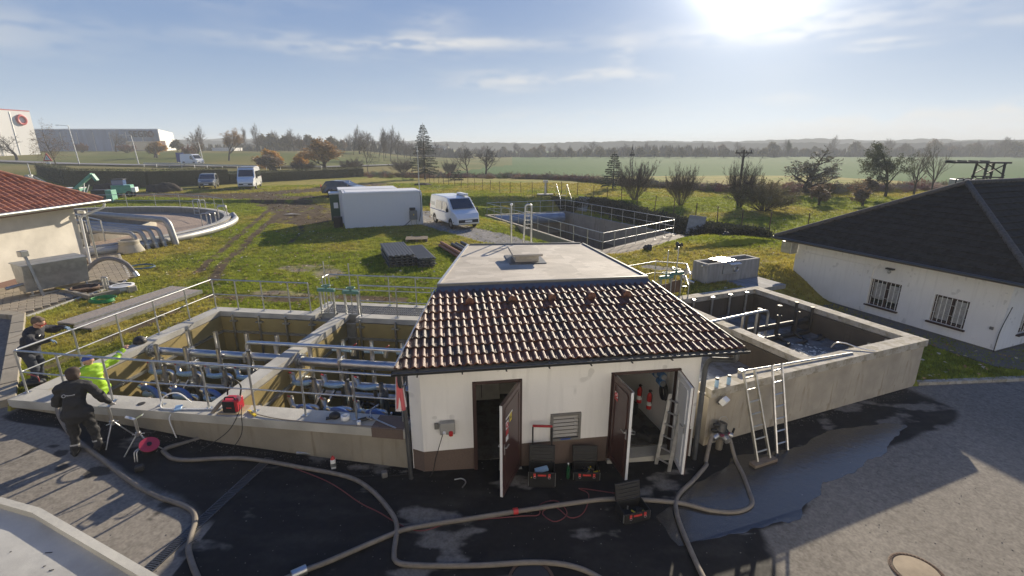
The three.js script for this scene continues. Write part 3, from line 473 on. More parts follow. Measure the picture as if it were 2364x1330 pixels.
{ // right tank
  const t = grp(FR, 'aeration_tank', 'old concrete tank with mossy rim and sludge water on the right', 'tank');
  const X0 = -7.25, Y = 1.15;
  new Bd().box(X0 / 2, .12, -.16, -X0, 1.66, .30).mesh('front_wall', M.concR = mat([.44, .40, .33], .9, 0, { map: T.stain, m: 1.9, bump: T.bumpC, bm: 1.2, bs: .008 }), t);
  new Bd().box(-.16, -.4, -2.75, .32, 2.7, 5.0).mesh('side_wall', M.concR, t); new Bd().box(X0 / 2, -.4, -5.32, -X0, 2.7, .32).mesh('back_wall', M.concR, t); new Bd().box(-4.0, -.4, -2.75, .28, 2.7, 4.9).mesh('divider', M.concR, t); new Bd().box(X0 + .1, -.4, -2.75, .2, 2.6, 4.9).mesh('side_wall', M.concR, t);
  new Bd().prism([[X0, .035], [.04, .035], [.04, -.36], [X0, -.36]], .97, Y).mesh('rim', M.rimOld, t);
  new Bd().prism([[.04, -.362], [-.33, -.362], [-.33, -5.14], [.04, -5.14]], .99, Y + .001).mesh('rim', M.rimOld, t); new Bd().prism([[.04, -5.142], [-4.4, -5.142], [-4.4, -5.5], [.04, -5.5]], .99, Y + .002).mesh('rim', M.rimOld, t); new Bd().prism([[-3.84, -.362], [-4.16, -.362], [-4.16, -5.14], [-3.84, -5.14]], .99, Y - .002).mesh('rim', M.rimOld, t);
  const li = (x, z, w, d) => new Bd().box(x, .1, z, w, 1.74, d).mesh('stained_lining', M.dirtyIn, t);
  li(-.335, -2.75, .02, 4.8); li(-2.1, -5.145, 3.5, .02); li(-3.845, -2.75, .02, 4.8); li(-4.155, -2.75, .02, 4.8); li(-5.7, -5.145, 3.0, .02); li(-2.1, -.345, 3.5, .02); li(-5.7, -.345, 3.0, .02);
  for (const [x, b] of [[-3.15, 0], [-2.34, 0], [-1.56, 0], [-.81, 0]]) new Bd().cyl(V(x, -.6, -5.06), V(x, 1.12, -5.06), .035, .035, 10).cyl(V(x, 1.09, -5.06), V(x, 1.13, -5.06), .06, .06, 10).mesh('wall_pipe', M.galv, t);
  for (const x of [-5.2, -4.41, -2.3, -1.57, -.88]) new Bd().cyl(V(x, -.6, -.44), V(x, 1.12, -.44), .04, .04, 12, true).mesh('standpipe', M.galv, t);
  M.filth = mat([.05, .045, .038], .55, .3, { map: T.blotch, m: .6, bump: T.bump, bm: .3, bs: .004 });
  const p = grp(FR, 'header_pipe', 'fouled dark pipe main with upright stubs across the right tank', 'pipe'); new Bd().cyl(V(-3.6, .72, -3.0), V(-.36, .72, -3.0), .085, .085, 14).cyl(V(-.42, .72, -3.0), V(-.34, .72, -3.0), .15, .15, 14).mesh('pipe', M.filth, p); new Bd().cyl(V(-3.6, .42, -2.85), V(-.5, .42, -2.85), .075, .075, 12).mesh('pipe', M.filth, p);
  for (const [x, z, h] of [[-2.86, -3.1, 1.25], [-2.32, -3.15, 1.3], [-1.56, -3.1, 1.32], [-.83, -3.1, 1.34], [-.36, -2.9, 1.18], [-1.06, -2.85, 1.14], [-1.84, -2.85, 1.12]]) new Bd().cyl(V(x - .05, -.3, z), V(x - .05, h, z), .045, .045, 11).cyl(V(x - .05, h - .02, z), V(x - .05, h + .015, z), .065, .065, 11).mesh('stub', M.filth, p);
  for (const x of [-2.6, -1.9, -1.2]) new Bd().tube([V(x, .5, -2.8), V(x + .2, .3, -2.5), V(x + .55, .42, -2.3), V(x + .8, .38, -2.5)], .05, 8).mesh('fouled_hose', M.filth, p);
  const a = grp(FR, 'air_pipe', 'pale bent pipe crossing the divider of the right tank', 'pipe'); new Bd().bend([V(-5.6, 1.30, -2.75), V(-2.55, 1.32, -2.95), V(-2.2, 1.28, -2.98), V(-2.2, .5, -2.98)], .038, .2, 11).mesh('pipe', M.galv, a); for (const x of [-4.6, -3.3, -2.75]) new Bd().cyl(V(x, .3, -2.9), V(x, 1.3, -2.9), .04, .04, 10).mesh('support', M.galv, a);
  const w = new Bd().box(-3.65, .30, -2.74, 6.6, .1, 4.76).mesh('water', mat([.26, .255, .24], .22, 0, { map: T.moss, m: 1.8, bump: T.bumpC, bm: 1.2, bs: .01 }), null); w.position.set(...at(FR)); w.rotation.y = FR.t; struct(w, 'tank_water');
  // floating scum: many small rafts
  const b = new Bd(), r = rng(31); for (let k = 0; k < 1900; k++) { const first = r() < .55, x = first ? -3.6 + 2.3 * r() : -6.9 + 2.3 * r() * r(), z = first ? -.45 - 1.5 * r() * (r() + .2) - (x + 3.6) * .12 : -.42 - 1.3 * r() * r(), s = .015 + .06 * r() * r(), n = 5, q = []; for (let i = 0; i < n; i++) { const an = i / n * 6.28 + r() * .6; q.push(V(x + Math.cos(an) * s * (.6 + .8 * r()), .356 + .006 * r(), z + Math.sin(an) * s * (.6 + .8 * r()))); } b.poly(q); }
  const sc = b.mesh('floating_scum', mat([.70, .65, .53], .9), null); sc.position.set(...at(FR)); sc.rotation.y = FR.t; sc.userData.kind = 'stuff'; tag(sc, 'pale flakes of scum floating in the right tank', 'scum'); scene.add(sc);
  const rl = grp(FR, 'gate_railing', 'pale handrail round the sluice gates behind the right tank', 'railing', 1.1); railing(rl, [[[-3.2, -5.3], [-2.3, -6.5], [-3.1, -7.2], [-4.9, -6.9]]], 0, .85, .02);
  const fl = grp(FR, 'hook_pole', 'steel hook pole lying over the front rim of the right tank', 'pole'); new Bd().tube([V(-2.55, 1.05, -.75), V(-2.6, 1.22, -.62), V(-2.45, 1.24, -.48), V(-2.3, 1.19, -.2), V(-2.08, 1.17, .02)], .016, 7).mesh('pole', M.steel, fl);
  const tp = grp(FR, 'rim_pole', 'thin steel pole resting along the front rim of the right tank', 'pole'); new Bd().cyl(V(-6.0, 1.2, -.33), V(-2.7, 1.17, -.12), .02, .02, 8).box(-6.06, 1.19, -.33, .12, .1, .1).mesh('pole', M.galv, tp);
  // small things on the rim by the down pipe
  const bx = grp(FR, 'lamp_box', 'small white box on a bracket at the corner of the right tank', 'box'); new Bd().box(-6.98, .90, .14, .17, .15, .12, .3, .5, 0, .012).mesh('case', M.white, bx); new Bd().cyl(V(-7.05, .82, .05), V(-6.95, .82, .12), .03, .03, 8).mesh('bracket', M.dark, bx);
  for (const [x, l] of [[-7.05, 'glass jar on the rim beside the down pipe'], [-6.72, 'black capped flask on the rim of the right tank']]) { const c = grp(FR, 'flask', l, 'bottle'); new Bd().lathe([[.001, 0], [.04, 0], [.042, .14], [.03, .17], [.001, .17]], x, 1.152, -.05, 12).mesh('body', M.lblue, c); new Bd().cyl(V(x, 1.322, -.05), V(x, 1.36, -.05), .038, .038, 10).mesh('cap', M.black, c); }
}
sluice(FR, -3.8, -5.75, 1.1, .42, .66, 'left of the two brown boarded gates behind the right tank', 1);
sluice(FR, -3.3, -5.85, 1.1, .46, .72, 'right of the two brown boarded gates behind the right tank', 1);

{ // far basin with water
  const t = thing('sedimentation_basin', 'rectangular open basin with railings in a grassy hollow beyond the pump house', 'basin', [0, 0, 0]);
  const P = POOL, y1 = .45, th = .32, inn = P.map((p, i) => { const c = [4.55, -35.6], d = Math.hypot(c[0] - p[0], c[1] - p[1]); return [p[0] + (c[0] - p[0]) / d * .5, p[1] + (c[1] - p[1]) / d * .5]; });
  M.basin = mat([.30, .275, .235], .9, 0, { map: T.stain, m: 4, bump: T.bumpC, bm: 2, bs: .01 });
  for (let i = 0; i < 4; i++) { const j = (i + 1) % 4; new Bd().prism([P[i], P[j], inn[j], inn[i]], -3, y1 - .1).mesh('wall', M.basin, t); new Bd().prism([P[i], P[j], inn[j], inn[i]], y1 - .099, y1 + i * .002).mesh('coping', M.basin, t); }
  const w = new Bd().prism(inn, -1.6, -1.35).mesh('w', M.water); struct(w, 'basin_water');
  const bp = thing('drum_pipe', 'thick pale blue pipe lying along the far wall of the basin', 'pipe', [-1.6, -.1, -40.55], 0); const d = V(5.9, 0, -2.1); new Bd().cyl(V(.2, .15, .3), V(.2, .15, .3).add(d), .42, .42, 22).mesh('drum', mat([.26, .33, .42], .35, .2, { map: T.blotch, m: 2 }), bp);
  // service deck in front: planks
  const dk = thing('service_deck', 'brown plank deck in front of the basin railing', 'deck', [5.1, .42, -25.6]); const a = V(-.5, 0, -.2), e = V(5.9, 0, -5.6), u = e.clone().sub(a), L = u.length(); u.normalize(); const v = V(u.z, 0, -u.x).multiplyScalar(-1); for (let k = 0; k < 22; k++) { const c = a.clone().addScaledVector(u, (k + .5) / 22 * L).addScaledVector(v, .75); new Bd().box(c.x, .05, c.z, L / 22 - .03, .06, 1.6, Math.atan2(-u.z, u.x)).mesh('plank', M.deck ??= mat([.15, .115, .085], .85, 0, { map: T.wood, m: 1 }), dk); }
  const r1 = thing('basin_railing', 'galvanised railing on all sides of the far basin', 'railing', [0, .45, 0]); const lerp = (p, q, n) => Array.from({ length: n + 1 }, (_, k) => [mix(p[0], q[0], k / n), mix(p[1], q[1], k / n)]); const inset = inn.map((p, i) => [mix(P[i][0], p[0], .5), mix(P[i][1], p[1], .5)]);
  railing(r1, [lerp(inset[3], inset[0], 11), lerp(inset[0], inset[1], 6), lerp(inset[1], inset[2], 10), lerp([inset[2][0] - .2, inset[2][1] + .6], inset[3], 7)], 0, 1.0, .019);
  const st = thing('stair', 'steel stair with bright handrails climbing the bank behind the basin', 'stair', [4.9, .4, -44.3], .1); for (let k = 0; k < 7; k++) new Bd().box(0, .12 + k * .17, -.3 - k * .3, .9, .05, .3).mesh('step', M.steelD, st); for (const x of [-.5, .5]) new Bd().bend([V(x, .1, 0), V(x, 1.0, 0), V(x, 2.2, -2.2), V(x, 1.2, -2.25)], .025, .1, 7).mesh('handrail', M.alu, st);
  for (const [x, y, z, l] of [[6.3, .55, -43.2, 'grey slab leaning on the bank at the far end of the basin'], [12.0, .5, -31.4, 'pale board leaning on the bank at the right corner of the basin']]) one(BX(0, .55, 0, 1.2, 1.25, .08, -.9, -.25, 0, .02), 'leaning_board', mat([.30, .31, .30], .8, 0, { map: T.blotch, m: 1 }), l, 'board', null, [x, y, z]);
  const hy = thing('hydrant_pump', 'small grey pump post on the bank behind the basin', 'pump', [3.2, 1.55, -47]); new Bd().box(0, .04, 0, 1.5, .08, .8).mesh('slab', M.rim, hy); new Bd().cyl(V(0, .08, 0), V(0, 1.2, 0), .11, .09, 10).mesh('post', M.steelD, hy); new Bd().box(0, 1.25, 0, .45, .2, .3).mesh('head', M.galv, hy);
  for (let [x, z, h, l] of [[1.1, -23.2, 2.1, 'white vent pole behind the flat roof'], [0, 0, 0, '']]) if (h) { const [wx, wz] = toW(FB, 3.02, -7.95); h = 3.3; const vp = thing('vent_pole', l, 'pole', [wx, .85, wz]); new Bd().cyl(V(0, 0, 0), V(0, h, 0), .032, .032, 10).mesh('pole', M.galv, vp); new Bd().sph(0, h, 0, .05).mesh('cap', M.white, vp); }
  const lf = thing('roof_access_pipes', 'bent galvanised pipe frame with a ladder behind the flat roof', 'frame', [toW(FB, 3.55, -7.9)[0], .85, toW(FB, 3.55, -7.9)[1]], .1); new Bd().bend([V(-.22, 0, 0), V(-.06, 3.3, 0), V(.14, 3.3, 0), V(.14, 0, 0)], .035, .09, 9).mesh('pipe', M.galv, lf); for (let k = 0; k < 5; k++) new Bd().box(.02, 2.5 + k * .14, 0, .24 - k * .012, .02, .02).mesh('rung', M.galv, lf);
  for (const [x, z, l, s] of [[6.9, -24.2, 'dark cone shaped lump at the foot of the basin deck', .32], [8.6, -24.4, 'rubbish heap of dark pieces beside the basin deck', .26], [12.3, -27.6, 'dark sack at the right end of the basin deck', .3]]) { const b = new Bd(), r = rng(x * 10 | 0); for (let k = 0; k < 9; k++) b.sph((r() - .5) * s, s * (.25 + .5 * r()), (r() - .5) * s, s * (.2 + .2 * r()), s * (.25 + .3 * r()), s * (.2 + .2 * r()), 7); one(b, 'debris_heap', M.dark, l, 'debris', null, [x, hN(x, z) - .05, z]); }
}
{ // round tank
  const [cx, cz, R] = RT, t = thing('round_clarifier', 'large round concrete clarifier ringed by a grey pipe behind the red roofed house', 'tank', [cx, 0, cz]);
  const ring = (r0, r1, y0, y1, m, name) => new Bd().add(new THREE.LatheGeometry([[r0, y0], [r1, y0], [r1, y1], [r0, y1], [r0, y0]].map(p => new THREE.Vector2(...p)), 72)).mesh(name, m, t);
  M.pale = mat([.46, .43, .36], .9, 0, { map: T.stain, m: 3, bump: T.bump, bm: 1, bs: .004 });
  ring(R - .38, R, -2, 1.14, M.pale, 'outer_wall'); ring(R - .40, R + .03, 1.141, 1.2, M.rim, 'outer_rim'); ring(6.15, 6.5, -2, 1.15, M.pale, 'inner_wall'); ring(R - .42, R - .385, -.2, 1.10, M.basin, 'stained_lining'); ring(6.11, 6.145, -2, 1.12, M.basin, 'stained_lining');
  const sl = new Bd().add(new THREE.RingGeometry(6.5, R - .43, 72, 6).rotateX(-Math.PI / 2)).mesh('sludge', mat([.36, .27, .20], .9, 0, { map: T.speck, m: 1.4, bump: T.bumpC, bm: .8, bs: .03 })); sl.position.set(cx, .74, cz); struct(sl, 'tank_sludge'); const wi = new Bd().add(new THREE.CircleGeometry(6.1, 48).rotateX(-Math.PI / 2)).mesh('w', M.water); wi.position.set(cx, -.9, cz); struct(wi, 'clarifier_water');
  const rp = thing('ring_main', 'thick grey pipe running round the outside of the round clarifier', 'pipe', [cx, 0, cz]); const q = []; for (let k = 0; k <= 50; k++) { const a = (-28 + k * 3.1) * RAD; q.push(V(Math.cos(a) * (R + .28), .98, Math.sin(a) * (R + .28))); } q.unshift(V(Math.cos(-.52) * (R + .1), 1.25, Math.sin(-.52) * (R + .1))); new Bd().sweep(q, () => .21, 14, true).mesh('pipe', M.lagging = mat([.40, .40, .38], .5, .4, { map: T.blotch, m: 1.5 }), rp); for (const k of [6, 14, 22, 30, 38]) { const a = (-28 + k * 3.1) * RAD; new Bd().add(new THREE.CylinderGeometry(.225, .225, .08, 14).rotateX(Math.PI / 2).rotateY(-a).translate(Math.cos(a) * (R + .28), .98, Math.sin(a) * (R + .28))).mesh('band', M.galv, rp); }
  // five air pipes coming over the rim and down to the grass
  [[-19.0, -26.6, .17], [-19.25, -26.1, .11], [-19.45, -25.75, .11], [-19.65, -25.4, .11], [-19.85, -25.05, .11]].forEach(([x, z, r], i) => { const p = thing('air_main', ['largest air main bending down beside the clarifier', 'second air main from the right bending down to the grass', 'third of the five air mains bending to the grass', 'fourth of the five air mains bending to the grass', 'leftmost air main bending to the grass beside the concrete ring'][i], 'pipe', [x, .6, z], 0, 'air mains over the clarifier rim'); const b = i ? V(-6.2, 1.25 - i * .03, -2.2 + i * .2) : V(-7, 1.55, -2.6); new Bd().bend([V(.35, 0, .15), V(0, b.y - .1 + (i ? 0 : .05), 0), b], r, r * 2.4, 14).mesh('pipe', M.lagging, p); new Bd().cyl(V(.35 * .7, .35, .15 * .7), V(.35 * .66, .43, .15 * .66), r * 1.06, r * 1.06, 14).mesh('band', M.galv, p); });
  const rl = thing('clarifier_railing', 'thin railing along the far edge of the round clarifier', 'railing', [cx, 1.2, cz]); const run = []; for (let k = 0; k < 12; k++) { const a = (-40 - k * 12) * RAD; run.push([Math.cos(a) * (R - .2), Math.sin(a) * (R - .2)]); } railing(rl, [run], 0, 1.0, .02);
  for (const [a, l] of [[-62, 'pipe hoop ladder on the far rim of the clarifier'], [-30, 'pipe hoop ladder on the right rim of the clarifier'], [-8, 'pipe hoop on the near right wall of the clarifier']]) { const p = [cx + Math.cos(a * RAD) * (R - .5), 1.15, cz + Math.sin(a * RAD) * (R - .5)], h = thing('hoop_ladder', l, 'ladder', p, -a * RAD); for (const z of [-.35, .35]) new Bd().bend([V(.3, 0, z), V(.3, .75, z), V(-.25, .75, z), V(-.25, -.8, z)], .035, .15, 8).mesh('hoop', M.alu, h); for (let k = 0; k < 3; k++) new Bd().cyl(V(-.25, -.1 - k * .28, -.35), V(-.25, -.1 - k * .28, .35), .025, .025, 6).mesh('rung', M.alu, h); }
  const br = thing('walkway_rail', 'pale handrail of the footbridge over the clarifier', 'railing', [-21.5, 1.2, -25.2]); railing(br, [[[0, 0], [-3.0, -2.1], [-5.6, -4.0], [-8, -5.6]]], 0, 1.1, .03);
  const cb = thing('control_board', 'grey board with switch boxes at the clarifier edge', 'control board', [-23.2, .75, -25.0], .35); new Bd().box(0, .75, 0, 1.7, 1.5, .08).mesh('board', mat([.22, .225, .215], .7, 0, { map: T.blotch, m: 1 }), cb); for (const [x, y, w, h] of [[.45, 1.15, .4, .45], [-.15, .4, .3, .35], [.5, .42, .3, .3]]) new Bd().box(x, y, .1, w, h, .14, 0, 0, 0, .02).mesh('switch_box', M.galv, cb); new Bd().add(new THREE.TorusGeometry(.13, .03, 7, 16).translate(-.25, 1.12, .12)).cyl(V(-.25, 1, .1), V(-.25, .7, .12), .03, .04, 8).mesh('siren', M.white, cb);
  const cb2 = thing('grey_locker', 'plain grey locker left of the switch board at the clarifier', 'cabinet', [-24.6, .75, -24.4], .35); new Bd().box(0, .6, 0, 1.2, 1.2, .3, 0, 0, 0, .02).mesh('body', mat([.2, .205, .2], .6), cb2); new Bd().box(-.1, 1.235, 0, 1.3, .06, .42).mesh('lid', M.white, cb2);
  const cr = thing('concrete_ring', 'tapered concrete shaft ring standing on the grass by the clarifier', 'shaft ring', [-19.75, .72, -24.55]); cr.scale.setScalar(.72); new Bd().lathe([[.001, 0], [.85, 0], [.85, .12], [.62, .62], [.60, .64], [.63, .66], [.60, .78], [.63, .8], [.6, .92], [.5, .92], [.5, .2], [.001, .2]], 0, 0, 0, 32).mesh('ring', M.pale, cr);
}

// ---------------------------------------------------------------- the pump house in the middle
function hole(outer, openings) { return { outer, openings }; }
M.brownWall = mat([.145, .105, .085], .9, 0, { map: T.speck, m: .5, bump: T.bump, bm: .3, bs: .003 });
M.doorB = mat([.065, .028, .024], .38, 0, { clearcoat: .3 }); M.frameB = mat([.045, .022, .018], .5); M.pvc = mat([.70, .70, .68], .35, 0, {});
M.gutter = mat([.07, .075, .08], .42, .6, { map: T.blotch, m: .8 }); M.zinc = mat([.16, .165, .17], .45, .7, { map: T.blotch, m: 1 });
M.membrane = mat([.56, .515, .44], .8, 0, { map: tex(512, 512, (u, v) => { const b = fbm(u * 6, v * 9, 18, 5, 91), w = sst(.56, .62, fbm(u * 7, v * 12, 42, 5, 95)); const g = .72 + .4 * (b - .5); return mix3([g, g * .97, g * .92], [.98, .96, .92], w * .55); }), m: 4, bump: T.bumpC, bm: 1.5, bs: .004 });
const house = grp(FB, 'pump_house', 'white pump house with flat roof, tiled front slope and open brown doors', 'building');
{
  const h = house, E = 2.4, ez = .42, fz = -2.35, fy = 3.05;
  // front wall with two doorways and a vent: white above, brown plinth below
  const D1 = [1.14, 2.07], D2 = [3.80, 5.22], dt = 1.86, py = .47, top = 2.42;
  const wallPts = (y0, y1) => [[.02, y0], [5.62, y0], [5.62, y1], [.02, y1]];
  const mz = new THREE.Matrix4().setPosition(0, 0, -.28);
  new Bd().ext([[.2, py], [D1[0], py], [D1[0], dt], [D1[1], dt], [D1[1], py], [D2[0], py], [D2[0], dt], [D2[1], dt], [D2[1], py], [5.62, py], [5.62, top], [.2, top]], .28, mz, 0, [[[2.68, .53], [3.18, .53], [3.18, 1.02], [2.68, 1.02]]]).mesh('wall', M.plaster, h);
  for (const [a, b] of [[.2, D1[0]], [D1[1], D2[0]], [D2[1], 5.62]]) new Bd().box((a + b) / 2, py / 2 - .23 - .004, -.155, b - a - (a > .2 ? 0 : 0), py + .46, .25).mesh('plinth', M.brownWall, h);
  // splayed left corner and side walls
  new Bd().prism([[.2, 0], [-.02, -.14], [.15, -.3], [.2, -.28]], py, top).mesh('corner_wall', M.plaster, h); new Bd().prism([[.2, -.02], [-.01, -.15], [.15, -.3], [.2, -.28]], -.45, py - .002).mesh('plinth', M.brownWall, h);
  new Bd().prism([[-.02, -.142], [1.62, -6.5], [1.86, -6.5], [.2, -.29]], -.4, top).mesh('wall', M.plaster, h);
  new Bd().prism([[5.62, -.002], [5.0, -6.3], [4.76, -6.3], [5.36, -.282]], -.4, 2.36).mesh('wall', M.plaster, h);
  new Bd().prism([[1.62, -6.5], [5.0, -6.3], [5.0, -6.55], [1.62, -6.75]], -.4, 2.6).mesh('wall', M.plaster, h);
  // inside
  M.inner = mat([.72, .70, .64], .9, 0, { map: T.blotch, m: 2 }); M.floorC = mat([.14, .135, .125], .75, 0, { map: T.moss, m: 1.2 });
  new Bd().prism([[.22, -.285], [5.34, -.285], [4.8, -6.25], [1.86, -6.4]], -.12, -.02).mesh('inner_floor', M.floorC, h); new Bd().prism([[.22, -.285], [5.34, -.285], [4.8, -6.25], [1.86, -6.4]], 2.3, 2.36).mesh('inner_ceiling', M.inner, h);
  new Bd().box(3.28, 1.15, -1.7, .12, 2.3, 2.8).mesh('partition', M.inner, h); new Bd().box(1.75, 1.15, -2.9, 3.0, 2.3, .1).mesh('partition', M.inner, h); new Bd().box(4.2, 1.15, -3.2, 1.9, 2.3, .1).mesh('partition', M.inner, h); new Bd().box(5.26, 1.15, -1.75, .06, 2.3, 2.8, .085).mesh('inner_wall', M.inner, h);
  for (const [a, b] of [D1, D2]) new Bd().box((a + b) / 2, -.13, -.10, b - a, .18, .34).mesh('door_step', M.rim, h);
  // frames
  for (const [a, b] of [D1, D2]) { const f = new Bd().box(a + .035, dt / 2 - .03, -.05, .07, dt + .02, .13).box(b - .035, dt / 2 - .03, -.05, .07, dt + .02, .13).box((a + b) / 2, dt - .03, -.049, b - a - .142, .06, .13).mesh('door_frame', M.frameB, h); }
  const leaf = (x, turn, w, hgt, flip, m, mIn, lab) => {
    const d = new THREE.Group(); d.name = 'door'; d.position.set(x, -.02, .03); d.rotation.y = turn; h.add(d); const s = flip ? -1 : 1; if (lab) d.userData.label = lab;
    new Bd().box(s * w / 2, hgt / 2, 0, w, hgt, .05, 0, 0, 0, .006).mesh('leaf', m, d); new Bd().box(s * w / 2, hgt / 2, -.029 * s, w - .01, hgt - .01, .012).mesh('inner_face', mIn, d);
    for (const [x0, x1, y0, y1] of [[.10, w - .10, .12, hgt - .12]]) for (const sd of [-1, 1]) { const b = new Bd(), z = sd * .033; b.box(s * (x0 + x1) / 2, y0, z, x1 - x0, .03, .02).box(s * (x0 + x1) / 2, y1, z, x1 - x0, .03, .02).box(s * x0, (y0 + y1) / 2, z, .03, y1 - y0 - .03, .02).box(s * x1, (y0 + y1) / 2, z, .03, y1 - y0 - .03, .02); b.mesh('moulding', sd * s > 0 ? m : mIn, d); }
    new Bd().box(s * w, hgt / 2, 0, .016, hgt - .02, .046).mesh('edge_strip', M.pvc, d);
    for (const sd of [-1, 1]) new Bd().box(s * (w - .06), .95, sd * .038, .035, .2, .012).cyl(V(s * (w - .06), .99, sd * .04), V(s * (w - .06), .99, sd * .08), .01, .01, 6).bar(V(s * (w - .06), .99, sd * .075), V(s * (w - .19), .985, sd * .075), .016, .016).mesh('handle', M.alu, d);
    return d;
  };
  const d1 = leaf(2.0, 62 * RAD, .92, 1.84, true, M.doorB, M.doorB, 'brown door standing open with warning stickers');
  const st = (d, x, y, w, hh, c, sd = 1) => new Bd().box(x, y, sd * .037, w, hh, .002).mesh('sticker', mat(c, .5), d);
  // stickers: white plate, red-bordered prohibition, yellow triangle
  st(d1, -.62, 1.50, .34, .035, [.72, .72, .7]); st(d1, -.72, 1.36, .13, .15, [.72, .70, .68]); st(d1, -.54, 1.42, .11, .16, [.70, .55, .05]); st(d1, -.72, 1.22, .13, .10, [.5, .04, .04]); st(d1, -.73, 1.10, .14, .10, [.72, .72, .7]);
  new Bd().add(new THREE.TorusGeometry(.042, .009, 5, 18).translate(-.72, 1.36, .040)).mesh('pictogram', M.red, d1); new Bd().poly([V(-.575, 1.39, .0395), V(-.505, 1.39, .0395), V(-.54, 1.455, .0395)]).mesh('pictogram', M.black, d1);
  const d2 = leaf(3.86, -84 * RAD, .70, 1.84, false, M.doorB, M.pvc, 'left leaf of the double door, brown outside'); st(d2, .18, 1.52, .12, .11, [.72, .7, .68]); new Bd().add(new THREE.TorusGeometry(.038, .011, 5, 18).translate(.18, 1.52, .040)).mesh('pictogram', M.red, d2); st(d2, .18, 1.43, .12, .05, [.5, .04, .04]);
  const d3 = leaf(5.16, 82 * RAD, .70, 1.84, true, M.pvc, M.pvc, 'right leaf of the double door showing its white inner face');
  const e3 = new Bd().box(-.355, .92, .0285, .72, 1.86, .012).mesh('outer_face', M.doorB, d3);
  // louvred vent with slats
  const v = new Bd().box(2.93, 1.045, .01, .6, .05, .06).box(2.93, .505, .01, .6, .05, .06).box(2.655, .775, .01, .05, .5, .06).box(3.205, .775, .01, .05, .5, .06).mesh('vent_frame', M.ventG = mat([.17, .165, .155], .6, .2), h); for (let k = 0; k < 6; k++) new Bd().box(2.93, .575 + k * .08, .0, .5, .055, .012, 0, -.5).mesh('slat', M.slatG ??= mat([.30, .29, .27], .6), v); new Bd().box(2.93, .77, -.25, .56, .56, .01).mesh('duct_back', M.dark, v); new Bd().box(2.93, .515, .042, .2, .03, .004).mesh('name_plate', M.blue, v);
  // socket box on the wall
  const s = new Bd().box(.66, 1.0, .07, .28, .24, .13, 0, 0, 0, .015).mesh('socket_box', mat([.28, .28, .265], .6), h); new Bd().cyl(V(.72, .93, .13), V(.72, .9, .19), .04, .04, 12).mesh('socket', M.red, s); new Bd().cyl(V(.6, .94, .13), V(.6, .92, .18), .032, .032, 10).mesh('socket', M.white, s); new Bd().box(.46, 1.02, .03, .08, .12, .05, 0, 0, 0, .01).mesh('switch', M.ventG, s);
  // roof: flat membrane part
  const FP = [[.56, fz], [5.44, fz], [5.08, -6.55], [1.49, -6.85]];
  new Bd().prism(FP, 2.62, fy).mesh('flat_roof', M.membrane, h);
  const edge = (p, q, m) => { const d = V(q[0] - p[0], 0, q[1] - p[1]).normalize(); new Bd().bar(V(p[0], fy + .0, p[1]), V(q[0], fy + .0, q[1]), .06, .07).mesh('edge_trim', m, h); }; edge([.585, fz - .06], [1.49, -6.8], M.alu); edge([5.43, fz - .06], [5.08, -6.5], M.zinc); edge([1.55, -6.83], [5.02, -6.56], M.zinc); edge([.55, fz - .02], [5.45, fz - .02], M.zinc);
  new Bd().quad(V(.55, fy - .02, fz + .02), V(5.45, fy - .02, fz + .02), V(5.5, fy - .13, fz + .18), V(.5, fy - .13, fz + .18)).mesh('flashing', M.zinc, h);
  // roof hatch with flashing
  const hc = new Bd().box(2.9, fy + .10, -4.6, .62, .22, .75).mesh('roof_hatch', M.membrane, h); new Bd().box(2.9, fy + .235, -4.6, .80, .06, .98, 0, .04, 0, .01).mesh('lid', M.membrane, hc); new Bd().box(2.9, fy + .012, -4.6, .98, .02, 1.1).mesh('collar', M.zinc, hc);
  // roof tiles: double roll, each tile a part
  const pit = Math.atan2(fy - .12 - E, ez - fz - .12), Ls = Math.hypot(fy - .12 - E, ez - fz - .12), G = Ls / 9, TW = .3, roll = .15, nr = 9;
  const up = V(0, Math.sin(pit), -Math.cos(pit)), nm = V(0, Math.cos(pit), Math.sin(pit));
  const left = s => mix(-.17, .50, s / Ls), right = s => mix(6.14, 5.5, s / Ls);
  const prof = u => { const f = ((u / roll) % 1 + 1) % 1; return f < .62 ? .036 * Math.pow(Math.sin(f / .62 * Math.PI), .8) : .004 * Math.sin((f - .62) / .38 * Math.PI * 2); };
  const colr = [[.18, .072, .043], [.13, .054, .036], [.082, .039, .029], [.20, .086, .052], [.06, .034, .027]].map(c => mat(c, .55, 0, { map: T.moss, m: .55, bump: T.bump, bm: .25, bs: .006 }));
  const tr = rng(321), tileGeo = (x0, row, l0) => {                                  // strip of cross sections, front edge with thickness
    const n = 16, s0 = row * G - .05 - .012 * tr(), s1 = (row + 1) * G + .02, tl = .012 * (tr() - .5), tw2 = .03 * (tr() - .5); const pt = (x, s, lift) => { lift += tl + (x - x0 - .15) * tw2 + .006; const lo = left(s), hi = right(s); x = Math.min(hi, Math.max(lo, x)); return V(x, E, ez).addScaledVector(up, s).addScaledVector(nm, prof(x + 5) + lift); };
    const pos = []; const tri = (a, b, c) => pos.push(a.x, a.y, a.z, b.x, b.y, b.z, c.x, c.y, c.z);
    for (let i = 0; i < n; i++) { const a = x0 + TW * i / n, b = x0 + TW * (i + 1) / n - (i === n - 1 ? .004 : 0), f0 = pt(a, s0, .045), f1 = pt(b, s0, .045), k0 = pt(a, s1, .008), k1 = pt(b, s1, .008); tri(f0, f1, k1); tri(f0, k1, k0); const u0 = pt(a, s0 + .005, .018), u1 = pt(b, s0 + .005, .018); tri(u0, u1, f1); tri(u0, f1, f0); }
    return new Bd().raw(pos).geo();
  };
  const rr = rng(44);
